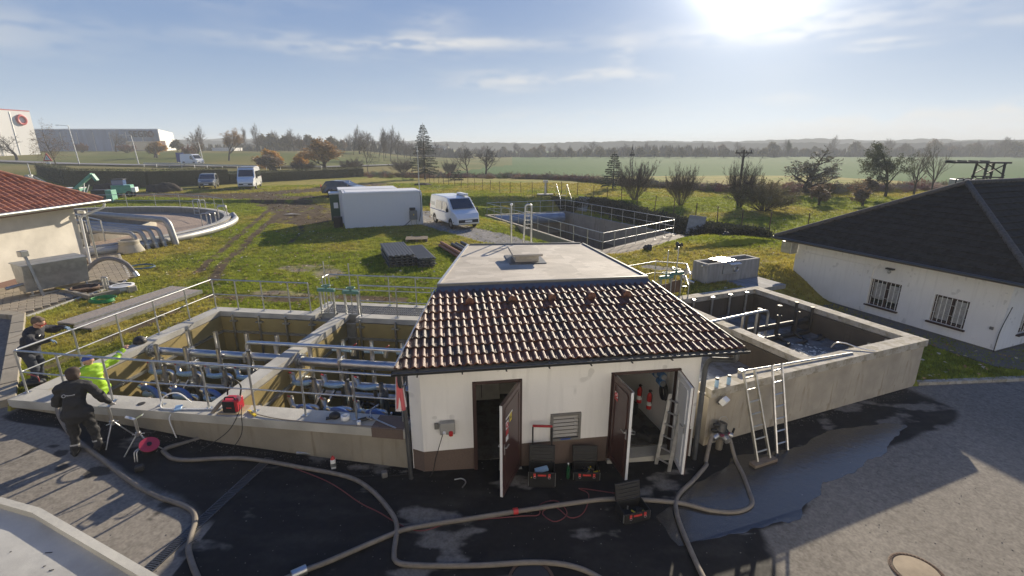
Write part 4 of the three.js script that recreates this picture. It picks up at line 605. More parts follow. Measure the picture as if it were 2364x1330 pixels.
  for (let row = 0; row < nr; row++) for (let c = 0; c < 22; c++) {
    const x0 = -.2 + c * TW, l = left(row * G), r = right(row * G); if (x0 + TW < l + .02 || x0 > r - .02) continue;
    const k = rr(), wx = (x0 - 1) / 5; const o = new THREE.Mesh(tileGeo(x0, row), colr[k < .5 - wx * .5 ? 0 : k < .66 - wx * .5 ? 3 : k < .8 - wx * .2 ? 1 : k < .92 ? 2 : 4]); o.name = 'tile'; o.castShadow = o.receiveShadow = true; h.add(o);
  }
  // vent tiles and the boards under the tiles
  for (const x of [1.22, 2.12, 2.98, 3.86, 4.66]) { const c = V(x, E, ez).addScaledVector(up, Ls * .80).addScaledVector(nm, .06); new Bd().sweep([c.clone().addScaledVector(up, .2).addScaledVector(nm, -.03), c.clone().addScaledVector(up, .05).addScaledVector(nm, .02), c.clone().addScaledVector(up, -.1).addScaledVector(nm, .035)], u => .03 + .06 * u, 12, true).mesh('vent_tile', colr[3], h); }
  const bq = (s, o) => [V(left(s) + .03, E, ez).addScaledVector(up, s).addScaledVector(nm, o), V(right(s) - .03, E, ez).addScaledVector(up, s).addScaledVector(nm, o)];
  { const [a, b] = bq(-.02, -.03), [d, c] = bq(Ls, -.03), dn = V(0, -.05, 0); new Bd().quad(a, b, c, d).quad(a.clone().add(dn), b.clone().add(dn), c.clone().add(dn), d.clone().add(dn)).quad(a, b, b.clone().add(dn), a.clone().add(dn)).mesh('roof_board', M.frameB, h); }
  for (const [sd, m] of [[left, M.alu], [right, M.zinc]]) new Bd().bar(V(sd(0), E + .02, ez).addScaledVector(nm, .01), V(sd(Ls), E + .02, ez).addScaledVector(up, Ls).addScaledVector(nm, .01), .02, .10).mesh('verge_trim', m, h);
  // soffit under the eaves and over the right overhang
  new Bd().prism([[-.12, .36], [6.1, .36], [5.75, -1.6], [5.62, -.3], [5.62, .002], [-.1, .002]], E - .09, E - .06).mesh('soffit', M.frameB, h); new Bd().prism([[5.62, .0], [6.0, -.02], [5.45, -2.3], [5.3, -2.3]], E + .02, E + .06).mesh('soffit', M.frameB, h);
  // gutter: half round with brackets, outlet and two down pipes
  const gx0 = -.22, gx1 = 6.2, gg = new Bd(), n = 10; { const pos = []; const pr = (a, r) => [Math.cos(a) * r, Math.sin(a) * r]; for (let i = 0; i < n; i++) for (const r of [.075, .07]) { const a = Math.PI + Math.PI * i / n, b = Math.PI + Math.PI * (i + 1) / n, [z0, y0] = pr(a, r), [z1, y1] = pr(b, r); pos.push(gx0, y0, z0, gx1, y0, z0, gx1, y1, z1, gx0, y0, z0, gx1, y1, z1, gx0, y1, z1); } gg.add(new Bd().raw(pos).geo(), new THREE.Matrix4().setPosition(0, E - .0, ez + .10)); }
  for (const x of [gx0, gx1]) gg.add(new THREE.CircleGeometry(.075, 12, Math.PI, Math.PI).rotateY(Math.PI / 2).translate(x, E, ez + .1)); gg.cyl(V(gx0, E, ez + .175), V(gx1, E, ez + .175), .012, .012, 8); const gut = gg.mesh('gutter', M.gutter, h);
  for (let x = .2; x < 6.2; x += .75) new Bd().box(x, E - .075, ez + .1, .025, .012, .17).box(x, E + .01, ez + .1, .025, .01, .18).mesh('bracket', M.gutter, gut);
  const dp = new Bd().bend([V(5.98, E - .06, ez + .1), V(5.98, E - .2, ez + .1), V(5.72, E - .34, .12), V(5.66, E - .5, .09), V(5.66, -.24, .09)], .05, .1, 12).mesh('down_pipe', M.zinc, h); for (const y of [.3, 1.3]) new Bd().cyl(V(5.66, y, .09), V(5.66, y + .04, .09), .056, .056, 12).mesh('clamp', M.zinc, dp);
  new Bd().bend([V(-.1, E - .06, ez + .1), V(-.1, E - .3, ez + .02), V(-.09, E - .5, .1), V(-.05, -.1, .16)], .04, .1, 10).mesh('down_pipe', M.zinc, h);
}
// things inside and on the pump house
{
  const ext = (x, y, z, l) => { const [wx, wz] = toW(FB, x, z), t = thing('fire_extinguisher', l, 'extinguisher', [wx, y, wz], FB.t - 1.2, 'fire extinguishers on the inner wall'); t.scale.setScalar(.84); new Bd().lathe([[.001, 0], [.065, 0], [.07, .02], [.07, .38], [.05, .44], [.02, .46], [.02, .49], [.001, .49]], 0, 0, 0, 16).mesh('bottle', mat([.55, .025, .025], .3), t); new Bd().add(new THREE.CylinderGeometry(.072, .072, .12, 16, 1, true, 0, 3.3).rotateY(-1.2).translate(0, .17, 0)).mesh('label', M.white, t); new Bd().box(0, .52, .0, .05, .06, .05).bar(V(0, .55, 0), V(.1, .57, .03), .02, .015).tube([V(.03, .5, 0), V(.1, .42, .02), V(.09, .2, .02)], .01, 6).mesh('valve', M.black, t); };
  ext(5.09, .27, -1.5, 'red fire extinguisher on the left inside the double door'); ext(5.13, .36, -1.06, 'red fire extinguisher on the right inside the double door');
  const cr = grp(FB, 'cable_reel', 'dark coil of hose on the inner wall above the ladder', 'coil'); for (const [r, z] of [[.17, 0], [.145, .02], [.12, .04], [.155, .05]]) new Bd().add(new THREE.TorusGeometry(r, .02, 6, 24).rotateY(1.45).translate(5.16 - z, 1.1, -.46)).mesh('loop', M.black, cr);
  const ct = grp(FB, 'cable_tray', 'wire cable tray high across the plant room', 'tray'); for (let k = 0; k < 14; k++) new Bd().box(5.05 + k * .006, 1.5 - k * .004, -2.5 + k * .14, .02, .14, .014).mesh('rung', M.galv, ct); for (const y of [0, .14]) new Bd().bar(V(5.04, 1.44 + y, -2.7), V(5.14, 1.38 + y, -.5), .012, .012).mesh('side_wire', M.galv, ct);
  const vb = grp(FB, 'valve_block', 'blue and grey pump heads in the back of the plant room', 'pump'); for (const [x, y, z] of [[4.95, 1.6, -.95], [5.0, 1.46, -.72], [4.98, 1.66, -.62], [5.03, 1.36, -.5], [4.9, 1.52, -.8], [5.0, 1.55, -.42]]) { const b = new Bd().cyl(V(x, y, z), V(x, y, z + .16), .075, .075, 14).mesh('body', M.pblue ??= mat([.05, .13, .28], .45), vb); new Bd().cyl(V(x, y, z + .16), V(x, y, z + .2), .06, .055, 14).mesh('face', M.galv, b); }
  const heap = (n, name, lab, cat, cs, m, f = FB) => { const t = grp(f, name, lab, cat); const r = rng(n); for (const [x, y, z, w, h, d] of cs) new Bd().box(x, y + h / 2, z, w, h, d, r() * .8, 0, (r() - .5) * .1, Math.min(w, h, d) * .3).mesh('bag', m, t); };
  heap(3, 'bag_heap', 'heap of black tool bags against the inner wall', 'bags', [[4.62, -.02, -1.85, .42, .3, .4], [4.85, -.02, -1.5, .38, .34, .36], [4.5, -.02, -2.2, .3, .22, .3]], M.black); heap(4, 'work_jacket', 'grey work jackets dropped on the floor behind the ladder', 'jacket', [[4.9, -.02, -.55, .4, .16, .4], [4.98, .06, -.45, .3, .14, .3]], M.dark); heap(5, 'carton', 'open tan cardboard carton on the plant room floor', 'carton', [[4.55, -.02, -1.45, .24, .12, .18]], mat([.36, .28, .16], .8));
  const tp = grp(FB, 'tape_rolls', 'two white rings lying on the plant room floor', 'ring'); for (const [x, z] of [[4.62, -.85], [4.65, -.72]]) new Bd().add(new THREE.TorusGeometry(.06, .015, 6, 18).rotateX(Math.PI / 2).translate(x, .0, z)).mesh('ring', M.white, tp);
  const cab = grp(FB, 'electric_cabinet', 'pale cabinet standing inside the left doorway', 'cabinet'); new Bd().box(1.5, .9, -2.7, .9, 1.75, .28, 0, 0, 0, .015).mesh('body', M.inner, cab); new Bd().box(1.5, .9, -2.555, .012, 1.6, .01).mesh('door_gap', M.dark, cab); new Bd().box(1.15, 1.05, -2.5, .2, .35, .1).mesh('switch_box', M.ventG, cab);
  const rag = grp(FB, 'rag', 'red and white rag hanging from the gutter end', 'rag'); { const q = [], r = rng(8); for (let k = 0; k < 7; k++) new Bd().sweep([V(-.16 + k * .012, 2.28, .3 + (k % 3) * .02), V(-.17 + k * .014, 2.0, .3 + (k % 2) * .03), V(-.19 + k * .022, 1.55 + .1 * r(), .31 + (k % 3) * .02)], u => .018 + .022 * u, 6, true).mesh(k % 2 ? 'fold' : 'fold', k % 2 ? M.ragR ??= mat([.55, .12, .13], .9) : M.ragW ??= mat([.66, .6, .58], .9), rag); }
}

// ---------------------------------------------------------------- other buildings
function winBars(parent, w, h, m4, curtain) {                          // barred window set into a wall that faces local +z
  const g = new THREE.Group(); g.name = 'window'; g.applyMatrix4(m4); parent.add(g);
  new Bd().box(0, h / 2, -.14, w, h, .01).mesh('pane', M.glass, g);
  new Bd().box(0, .03, -.1, w, .06, .06).box(0, h - .03, -.1, w, .06, .06).box(-w / 2 + .03, h / 2, -.1, .06, h - .12, .06).box(w / 2 - .03, h / 2, -.1, .06, h - .12, .06).box(0, h / 2, -.1, .07, h - .12, .062).mesh('frame', M.frameB, g);
  for (const s of [-1, 1]) new Bd().box(s * w * .25, h * (curtain ? .55 : .5), -.128, w * .38, h * (curtain ? .62 : .8), .004).mesh('curtain', M.curt ??= mat([.52, .51, .48], .95, 0, { map: T.streak, m: .3 }), g);
  for (let k = 0; k < 7; k++) { const x = -w / 2 + w * (k + .5) / 7; new Bd().cyl(V(x, .02, -.03), V(x, h - .02, -.03), .009, .009, 6).mesh('bar', M.white, g); }
  new Bd().box(0, h * .35, -.03, w, .02, .014).box(0, h * .72, -.03, w, .02, .014).mesh('cross_bar', M.galv, g);
  new Bd().box(0, -.03, -.02, w + .12, .05, .22).mesh('sill', M.frameB, g);
}
{ // right house with the dark hipped roof
  const h = grp(FQ, 'office_house', 'white house with dark hipped roof and barred windows on the right', 'building');
  const WL = 7.15, y0 = -.05, y1 = 2.16, ey = 2.3;
  const m = new THREE.Matrix4().makeRotationY(-Math.PI / 2); // local x of the wall drawing -> -z ... drawn as (s = -z, y)
  const m2 = new THREE.Matrix4().makeBasis(V(0, 0, -1), V(0, 1, 0), V(1, 0, 0));
  const op = (z0, z1, a, b) => [[z0, a], [z1, a], [z1, b], [z0, b]];
  new Bd().ext([[0, y0], [WL, y0], [WL, y1], [0, y1]], .3, m2, 0, [op(.91, 1.87, .32, 1.25), op(2.9, 3.92, .30, 1.28)]).mesh('wall', M.plaster2 = mat([.86, .85, .82], .92, 0, { map: T.plast, m: 4, bump: T.bump, bm: .5, bs: .002 }), h);
  new Bd().box(.16, -.5, -WL / 2, .30, .898, WL - .02).box(.155, .2, -WL + .33, .32, .5, .66).mesh('plinth', M.plinG = mat([.16, .155, .145], .9, 0, { map: T.blotch, m: 2 }), h);
  new Bd().ext([[.302, y0], [9, y0], [9, y1], [.302, y1]], .3, new THREE.Matrix4().setPosition(0, 0, -.3), 0, [op(1.0, 2.1, .35, 1.3)]).mesh('wall', M.plaster2, h); new Bd().box(4.8, -.5, -.16, 9, .896, .29).mesh('plinth', M.plinG, h); new Bd().box(4.5, 1, -WL + .15, 8.5, 2.3, .28).mesh('wall', M.plaster2, h);
  new Bd().box(3.2, 1, -WL / 2, .1, 2.3, WL - .7).mesh('inner_wall', M.inner, h); new Bd().box(1.75, 1, -2.4, 2.8, 2.3, .1).mesh('inner_wall', M.inner, h); new Bd().box(4.6, -.1, -WL / 2, 8.6, .1, WL - .6).mesh('inner_floor', M.floorC, h);
  for (const [z, w, a, hh] of [[-1.39, .96, .32, .93], [-3.41, 1.02, .30, .98]]) winBars(h, w, hh, new THREE.Matrix4().makeRotationY(-Math.PI / 2).setPosition(0, a, z), z > -2 ? 0 : 1);
  winBars(h, 1.1, .95, new THREE.Matrix4().setPosition(1.55, .35, 0), 0);
  new Bd().box(-.012, .84, -5.45, .03, 1.66, 3.0).mesh('panel', M.plaster2, h); new Bd().box(-.02, 1.70, -5.44, .05, .06, 3.1).box(-.02, .86, -3.95, .05, 1.62, .05).mesh('moulding', M.plaster2, h);
  const l = new Bd().box(-.1, 1.78, -3.34, .12, .05, .26).mesh('wall_lamp', M.dark, h); new Bd().sph(-.12, 1.68, -3.34, .06, .07, .06).mesh('lens', M.galv, l); new Bd().box(-.03, .62, -.22, .04, .09, .09).mesh('socket', M.ventG, h);
  new Bd().bend([V(-.03, -.1, -.02), V(-.03, .5, -.02), V(-.04, .9, .03), V(-.02, 1.4, .1)], .012, .1, 6).mesh('cable', M.dark, h);
  // hipped roof: west slope, south slope, ridge
  M.slate = mat([.055, .050, .044], .9, 0, { specularIntensity: .25, sheen: 0, map: T.moss, m: 1.6, bump: T.speckB = tex(512, 512, (u, v) => { const r = Math.floor(v * 14), f = v * 14 - r, c = (u * 20 + (r % 2) * .5), cf = c - Math.floor(c); return .25 + .5 * f * (cf < .08 ? .3 : 1) + .25 * HT[(Math.floor(c) * 71 + r * 913) & 65535]; }, { srgb: false }), bm: 2.2, bs: .03 });
  const A = V(-.88, ey, -7.6), B = V(-.88, ey, .85), C = V(13, ey, .85), D = V(13, ey, -7.6), ap = V(3.35, 4.70, -3.375), rE = V(13, 4.70, -3.375), dn = V(0, -.1, 0);
  new Bd().poly([A, B, ap]).mesh('roof_slope', M.slate, h); new Bd().poly([B, C, rE, ap]).mesh('roof_slope', M.slate, h); new Bd().poly([D, A, ap, rE]).mesh('roof_slope', M.slate, h);
  // tile courses that show as steps: each a part
  for (let k = 1; k < 15; k++) { const t = k / 15, a = A.clone().lerp(ap, t), b = B.clone().lerp(ap, t), n = V(-.49, .87, 0).multiplyScalar(.018); new Bd().bar(a.clone().add(n), b.clone().add(n), .05, .03).mesh('tile_course', M.slate, h); const c = C.clone().lerp(rE, t), n2 = V(0, .87, .49).multiplyScalar(.018); new Bd().bar(b.clone().add(n2), c.clone().add(n2), .05, .03).mesh('tile_course', M.slate, h); }
  new Bd().poly([A.clone().add(dn), B.clone().add(dn), C.clone().add(dn), D.clone().add(dn)]).mesh('soffit', M.soff = mat([.30, .22, .15], .85, 0, { map: T.wood, m: 1 }), h); new Bd().bar(A.clone().add(V(0, -.05, 0)), B.clone().add(V(0, -.05, 0)), .03, .10).bar(B.clone().add(V(.03, -.05, 0)), C.clone().add(V(0, -.05, 0)), .03, .10).mesh('fascia', M.soff, h);
  new Bd().cyl(A.clone().add(V(-.07, -.02, 0)), B.clone().add(V(-.07, -.02, .05)), .055, .055, 9).cyl(B.clone().add(V(0, -.02, .07)), C.clone().add(V(0, -.02, .07)), .055, .055, 9).mesh('gutter', M.gutter, h);
  const cap = (p, q, n, m) => { for (let k = 0; k < n; k++) { const a = p.clone().lerp(q, k / n), b = p.clone().lerp(q, (k + 1.12) / n); new Bd().cyl(a.add(V(0, .015, 0)), b.add(V(0, .03, 0)), .10, .085, 8).mesh('ridge_tile', m, h); } };
  M.capM = mat([.13, .115, .10], .9, 0, { map: T.moss, m: .4 }); cap(B, ap, 17, M.capM); cap(A, ap, 17, M.capM); cap(ap, rE, 28, M.capM);
  const ac = new Bd().box(-.25, 1.85, -7.3, .4, .5, .5, 0, 0, 0, .03).mesh('vent_box', M.galv, h);
}
{ // left house with the red tiled roof
  const h = thing('tiled_house', 'pale rendered house with red tiled hip roof at the left edge', 'building', [-19.45, 0, -21.55]);
  new Bd().box(-3.5, 2.12, 5.5, 7, 2.66, 11).mesh('wall', mat([.70, .655, .565], .92, 0, { map: T.blotch, m: 4, bump: T.bump, bm: .5, bs: .002 }), h); new Bd().box(-3.5, .79, 5.5, 7.04, .5 - .52 + .5, 11.04).mesh('plinth', mat([.22, .13, .10], .9, 0, { map: T.speck, m: .5 }), h); new Bd().box(-3.5, .3, 5.5, 6.96, .5, 10.96).mesh('footing', M.rim, h);
  const ey = 3.62, tp = .6, E0 = V(.75, ey, -.75), pit = Math.atan(tp), up = V(-Math.cos(pit), Math.sin(pit), 0), nm = V(Math.sin(pit), Math.cos(pit), 0);
  new Bd().prism([[.7, -.7], [.7, 12], [-7.5, 12], [-7.5, -.7]], ey - .16, ey - .10).mesh('soffit', mat([.24, .15, .11], .8), h);
  const apx = V(.75 - 4.3, ey + 4.3 * tp, -.75 + 4.3); new Bd().poly([E0, V(.75, ey, 12), V(apx.x, apx.y, 12), apx]).mesh('roof_board', M.frameB, h); new Bd().poly([E0, apx, V(-7.85, ey, -.75)]).mesh('roof_slope', M.redT = mat([.27, .105, .06], .75, 0, { map: T.moss, m: .8 }), h);
  const cs = [[.58, .25, .15], [.50, .21, .12], [.64, .29, .18], [.44, .18, .105]].map(c => mat(c, .7, 0, { map: T.moss, m: .6, bump: T.bump, bm: .3, bs: .004 }));
  // shared double roll tile, about 0.33 wide and 0.34 high
  const pos = [], n = 12, W = .27, G = .33, pf = u => { const f = (u / W) % 1; return f < .62 ? .075 * Math.pow(Math.sin(f / .62 * Math.PI), .7) : 0; }; const pt = (u, s, l) => V(0, 0, u).addScaledVector(up, s).addScaledVector(nm, pf(u) + l); const tri = (a, b, c) => pos.push(a.x, a.y, a.z, b.x, b.y, b.z, c.x, c.y, c.z);
  for (let i = 0; i < n; i++) { const a = W * i / n, b = W * (i + 1) / n - 1e-4, p = pt(a, -.04, .05), q = pt(b, -.04, .05), r = pt(b, G, .012), s = pt(a, G, .012); tri(p, r, q); tri(p, s, r); const u = pt(a, -.035, .015), v = pt(b, -.035, .015); tri(u, q, v); tri(u, p, q); }
  const tg = new Bd().raw(pos).geo(), rr = rng(12);
  for (let row = 0; row < 12; row++) for (let c = 0; c < 32; c++) { const z = -.75 + c * W, k = (row * G) * Math.cos(pit); if (z + W < -.75 + k + .25) continue; const o = new THREE.Mesh(tg, cs[rr() * 4 | 0]); o.name = 'tile'; o.castShadow = o.receiveShadow = true; o.position.copy(V(.75, ey, z).addScaledVector(up, row * G)); h.add(o); }
  for (let k = 0; k < 15; k++) { const a = E0.clone().lerp(apx, k / 15), b = E0.clone().lerp(apx, (k + 1.1) / 15); new Bd().cyl(a.add(V(0, .05, 0)), b.add(V(0, .065, 0)), .13, .11, 9).mesh('ridge_tile', cs[3], h); }
  new Bd().cyl(V(.86, ey - .02, -1.0), V(.86, ey - .02, 12), .07, .07, 10).mesh('gutter', M.zincL = mat([.42, .43, .42], .4, .8, { map: T.blotch, m: 1 }), h); new Bd().cyl(V(.3, ey - .02, -.86), V(-7.5, ey - .02, -.86), .07, .07, 10).mesh('gutter', M.zincL, h);
  new Bd().bend([V(.8, ey - .05, -.75), V(.75, ey - .3, -.72), V(.1, ey - .65, -.1), V(.07, .8, -.06)], .055, .12, 10).mesh('down_pipe', M.white, h); new Bd().bend([V(.25, ey - .3, -.35), V(.2, ey - .7, -.35), V(.2, .8, -.35)], .04, .1, 10).mesh('down_pipe', M.zincL, h);
  const wl = new Bd().box(.1, ey - .45, -.25, .3, .12, .12).mesh('floodlight', M.white, h);
}
{ // site container with a second one behind
  const th = 21.2 * RAD, c = thing('site_container', 'white site container with a small window standing on the grass', 'container', [-11, .72, -31.87], th);
  const P = mat([.66, .67, .67], .6, 0, { bump: T.bump, bm: 1, bs: .002 }), L = 5.06, D = 2.3, Hh = 2.32;
  new Bd().box(L / 2, Hh / 2, -D / 2, L, Hh - .1, D).mesh('body', P, c); for (let k = 0; k < 20; k++) new Bd().box(.14 + k * .252, Hh / 2, .006, .03, Hh - .3, .016).mesh('panel_joint', P, c);
  new Bd().box(L / 2, Hh - .02, -D / 2, L + .06, .14, D + .06, 0, 0, 0, .02).mesh('roof_frame', P, c); new Bd().box(L / 2, .05, -D / 2, L + .04, .12, D + .04).mesh('floor_frame', P, c); for (const x of [.0, L]) for (const z of [0, -D]) new Bd().box(x, Hh / 2, z, .12, Hh - .16, .12).mesh('corner_post', P, c);
  new Bd().box(L / 2, Hh + .06, -D / 2, L - .3, .03, D - .3).mesh('roof_sheet', P, c); new Bd().box(-.02, 1.35, -.8, .03, .55, .42).mesh('window', M.glass, c); new Bd().box(-.025, 1.35, -.8, .02, .65, .52).mesh('window_frame', M.white, c); new Bd().box(-.02, 1.0, -1.65, .03, 1.9, .85).mesh('door', P, c);
  const eb = thing('meter_cabinet', 'grey electric meter cabinet on the end of the white container', 'cabinet', [-11 + Math.cos(th) * 4.45 + Math.sin(th) * .1, .72, -31.87 - Math.sin(th) * 4.45 + Math.cos(th) * .1], th); new Bd().box(0, .75, .1, .5, .62, .2, 0, 0, 0, .015).mesh('case', mat([.17, .175, .17], .6), eb); new Bd().box(-.05, 1.16, .08, .36, .18, .18).mesh('top_box', M.dark, eb); new Bd().box(0, .78, .205, .07, .1, .004).mesh('warning_sign', M.yellow, eb); for (const x of [-.18, .18]) new Bd().box(x, .22, .1, .05, .46, .05).mesh('leg', M.galv, eb); new Bd().tube([V(-.2, .4, .12), V(-.35, .3, .15), V(-.7, .05, .2), V(-.9, .02, .22)], .02, 6).mesh('cable', M.dark, eb);
  const pole = thing('antenna_pole', 'slim steel mast at the corner of the white container', 'mast', [-11 + Math.cos(th) * 4.95, .7, -31.87 - Math.sin(th) * 4.95]); new Bd().cyl(V(0, 0, -.2), V(0, 5.35, -.2), .035, .025, 8).mesh('mast', M.galv, pole); new Bd().box(0, 5.0, -.2, .12, .06, .12).mesh('head', M.white, pole); new Bd().tube([V(.05, 2.3, 0), V(.1, 1.8, .05), V(.08, 1.0, .1), V(-.05, .3, .2)], .02, 6).mesh('cable', M.dark, pole);
  const c2 = thing('site_container', 'second white container half hidden behind the left end of the first', 'container', [-12.05, .72, -34.4], th); new Bd().box(1.9, 1.15, -1.1, 4.0, 2.3, 2.2).mesh('body', P, c2); new Bd().box(1.9, 2.33, -1.1, 4.06, .1, 2.26).mesh('roof_frame', P, c2);
  const gb = thing('toilet_cabin', 'narrow green cabin with a pale roof behind the white containers', 'cabin', [-12.75, .72, -35.5], th); new Bd().box(0, 1.0, 0, .95, 2.0, .95, 0, 0, 0, .03).mesh('body', mat([.02, .07, .045], .5), gb); new Bd().box(0, 2.05, 0, 1.05, .14, 1.05, 0, 0, 0, .05).mesh('roof', M.white, gb); new Bd().box(-.1, 1.2, .48, .3, .4, .01).mesh('notice', M.white, gb);
  const bk = one(new Bd().prism([[0, 0], [.55, 0], [.5, .4], [.1, .45]], 0, .75), 'black_bin', M.black, 'black bin by the left corner of the white container', 'bin', null, [-12.0, .72, -32.6]);
}
{ // far logistics halls
  const sg = (p, name, label) => { };
  const grey = mat([.20, .27, .40], .6, .1, { map: T.streak, m: 30 }), wht = mat([.72, .71, .68], .6);
  const h1 = thing('logistics_hall', 'long grey warehouse with dark lettering beyond the road', 'warehouse', [-150, 1.6, -215], 0);
  const front = V(-55, 0, -1), side = V(-22, 0, -60); new Bd().prism([[0, 0], [-56, -.5], [-92, -62], [-34, -60]], -2, 11.2).mesh('walls', grey, h1); new Bd().prism([[.05, .05], [-56, -.45], [-56, -.9], [-.3, -.4]], 11.2, 11.55).mesh('parapet', M.white, h1); new Bd().prism([[.12, 0], [-.1, .1], [-34.1, -59.9], [-33.9, -60]], -2, 11.4).mesh('white_side', wht, h1);
  for (let k = 1; k < 8; k++) new Bd().box(-k * 7, 4, .02 - k * .06, .18, 12.4, .3).mesh('panel_joint', M.steelD, h1); new Bd().box(-7.5, 3.2, .1, 14, 6.5, .25).mesh('entrance_glass', M.glass, h1); new Bd().box(-.2, 3.2, -1.5, .5, 7, 3.5).mesh('brown_corner', mat([.12, .05, .035], .8), h1); new Bd().box(-18, 11.1, -3, 2, 1, 2).mesh('roof_unit', M.white, h1);
  const font = await new (await import('three/addons/loaders/FontLoader.js')).FontLoader().loadAsync('fonts/droid/droid_sans_bold.typeface.json'); const { TextGeometry } = await import('three/addons/geometries/TextGeometry.js');
  const tg = new TextGeometry('SEGR', { font, size: 2.5, depth: .2, curveSegments: 3 }); new Bd().add(tg, new THREE.Matrix4().setPosition(-12.3, 8.2, .5)).mesh('lettering', mat([.012, .012, .03], .6), h1); new Bd().add(new THREE.TorusGeometry(1.02, .34, 8, 24), new THREE.Matrix4().setPosition(-2.9, 9.45, .6)).mesh('lettering', mat([.05, .012, .03], .6), h1);
  const h2 = thing('logistics_hall', 'tall white warehouse with a red ring emblem at the left edge', 'warehouse', [-150.5, 3.2, -160], 0); new Bd().prism([[0, 0], [-5, 60], [-60, 60], [-60, 0]], -2, 13.2).mesh('walls', wht, h2); for (let k = 1; k < 9; k++) new Bd().box(-k * .5 + .03, 6, k * 6, .12, 13.5, .2, .083).mesh('panel_joint', M.galv, h2); new Bd().add(new THREE.TorusGeometry(1.25, .38, 8, 24).rotateY(Math.PI / 2 - .08), new THREE.Matrix4().setPosition(-.1, 10.6, 3.2)).mesh('emblem', M.red, h2); new Bd().prism([[.05, 0], [-4.95, 60], [-5.3, 60], [-.3, 0]], 13.2, 13.45).mesh('edge_trim', M.red, h2); const ld = new Bd(); for (const z of [10.3, 11.7]) ld.box(-.6, 6.5, z, .12, 14, .12); for (let k = 0; k < 18; k++) ld.box(-.6, .5 + k * .75, 11, .1, .1, 1.4); ld.mesh('cat_ladder', M.galv, h2); new Bd().box(-1.2, 14.3, 11, .12, .12, 3.2).box(-1.2, 13.8, 9.5, .12, 1.2, .12).box(-1.2, 13.8, 12.5, .12, 1.2, .12).mesh('roof_guard', M.galv, h2);
  for (const [x, z, w, hh, l] of [[-130, -230, 10, 4, 'low pale shed far behind the grey warehouse'], [-60, -420, 14, 5, 'far white farm building on the hazy horizon']]) one(new Bd().box(0, hh / 2, 0, w, hh, 8).prism([[-w / 2, 4.2], [w / 2, 4.2], [w / 2, -4.2], [-w / 2, -4.2]], hh, hh + .4), 'far_building', wht, l, 'building', null, [x, 1, z]);
  for (const [u, x, z, hh, l] of [[0, -82.4, -110, 6.2, 'tilted grey street lamp in front of the grey warehouse'], [1, -95.5, -110, 8.2, 'tall street lamp left of the grey warehouse middle'], [2, -73, -118, 4.6, 'short street lamp beside the golden tree']]) { const t = thing('street_lamp', l, 'street lamp', [x, hN(x, z), z], 0, 'street lamps along the access road'); new Bd().cyl(V(0, 0, 0), V(-.4, hh, 0), .12, .07, 8).mesh('pole', M.galv, t); new Bd().bar(V(-.4, hh, 0), V(-2.0, hh + .15, .3), .1, .08).mesh('arm', M.galv, t); new Bd().box(-2.3, hh + .13, .35, .8, .12, .3).mesh('lamp_head', M.galv, t); }
  const sn = thing('warning_sign', 'triangular red bordered warning sign on a post at the road', 'road sign', [-78, hN(-78, -84), -84]); new Bd().cyl(V(0, 0, 0), V(0, 2.6, 0), .05, .05, 7).mesh('post', M.galv, sn); new Bd().ext([[-.75, 1.7], [.75, 1.7], [0, 3.0]], .05, new THREE.Matrix4().setPosition(0, .2, .06), .02).mesh('plate', M.red, sn); new Bd().ext([[-.46, 1.86], [.46, 1.86], [0, 2.68]], .02, new THREE.Matrix4().setPosition(0, .2, .14)).mesh('plate_face', M.white, sn); new Bd().box(0, 2.35, .17, .08, .4, .01).mesh('symbol', M.black, sn); new Bd().box(0, 1.5, .1, .7, .35, .04).mesh('sub_plate', M.white, sn);
  const bs = thing('direction_sign', 'blue direction board at the far road', 'road sign', [-73, hN(-73, -110), -110]); new Bd().box(0, 1.6, 0, 1.7, 2.0, .08).mesh('board', M.blue, bs); for (const x of [-.5, .5]) new Bd().box(x, .4, 0, .08, 1, .08).mesh('post', M.galv, bs);
  new Bd(); const rd = new Bd(); const P = [[-140, -128], [-100, -112], [-78, -106], [-62, -108], [-45, -118], [-30, -140]]; for (let i = 0; i < P.length - 1; i++) { const [a, b] = [P[i], P[i + 1]], n = V(b[1] - a[1], 0, -(b[0] - a[0])).normalize().multiplyScalar(2.6); const Y = p => hN(p[0], p[1]) + .25; rd.quad(V(a[0] - n.x, Y(a), a[1] - n.z), V(b[0] - n.x, Y(b), b[1] - n.z), V(b[0] + n.x, Y(b), b[1] + n.z), V(a[0] + n.x, Y(a), a[1] + n.z)); } struct(rd.mesh('r', mat([.19, .19, .19], .9, 0, { map: T.speck, m: 4 })), 'road');
  const gr = thing('guard_rail', 'grey crash barrier beside the far road', 'barrier', [0, 0, 0]); for (let i = 0; i < 14; i++) { const x = -76 + i * 2.6, z = -102.8 - Math.max(0, i - 5) * .9; new Bd().box(x, hN(x, z) + .4, z, .1, .9, .12).mesh('post', M.galv, gr); if (i) new Bd().bar(V(x, hN(x, z) + .75, z + .1), V(x - 2.6, hN(x - 2.6, z + (i > 5 ? .9 : 0)) + .75, z + .1 + (i > 5 ? .9 : 0)), .05, .3).mesh('beam', M.galv, gr); }
}

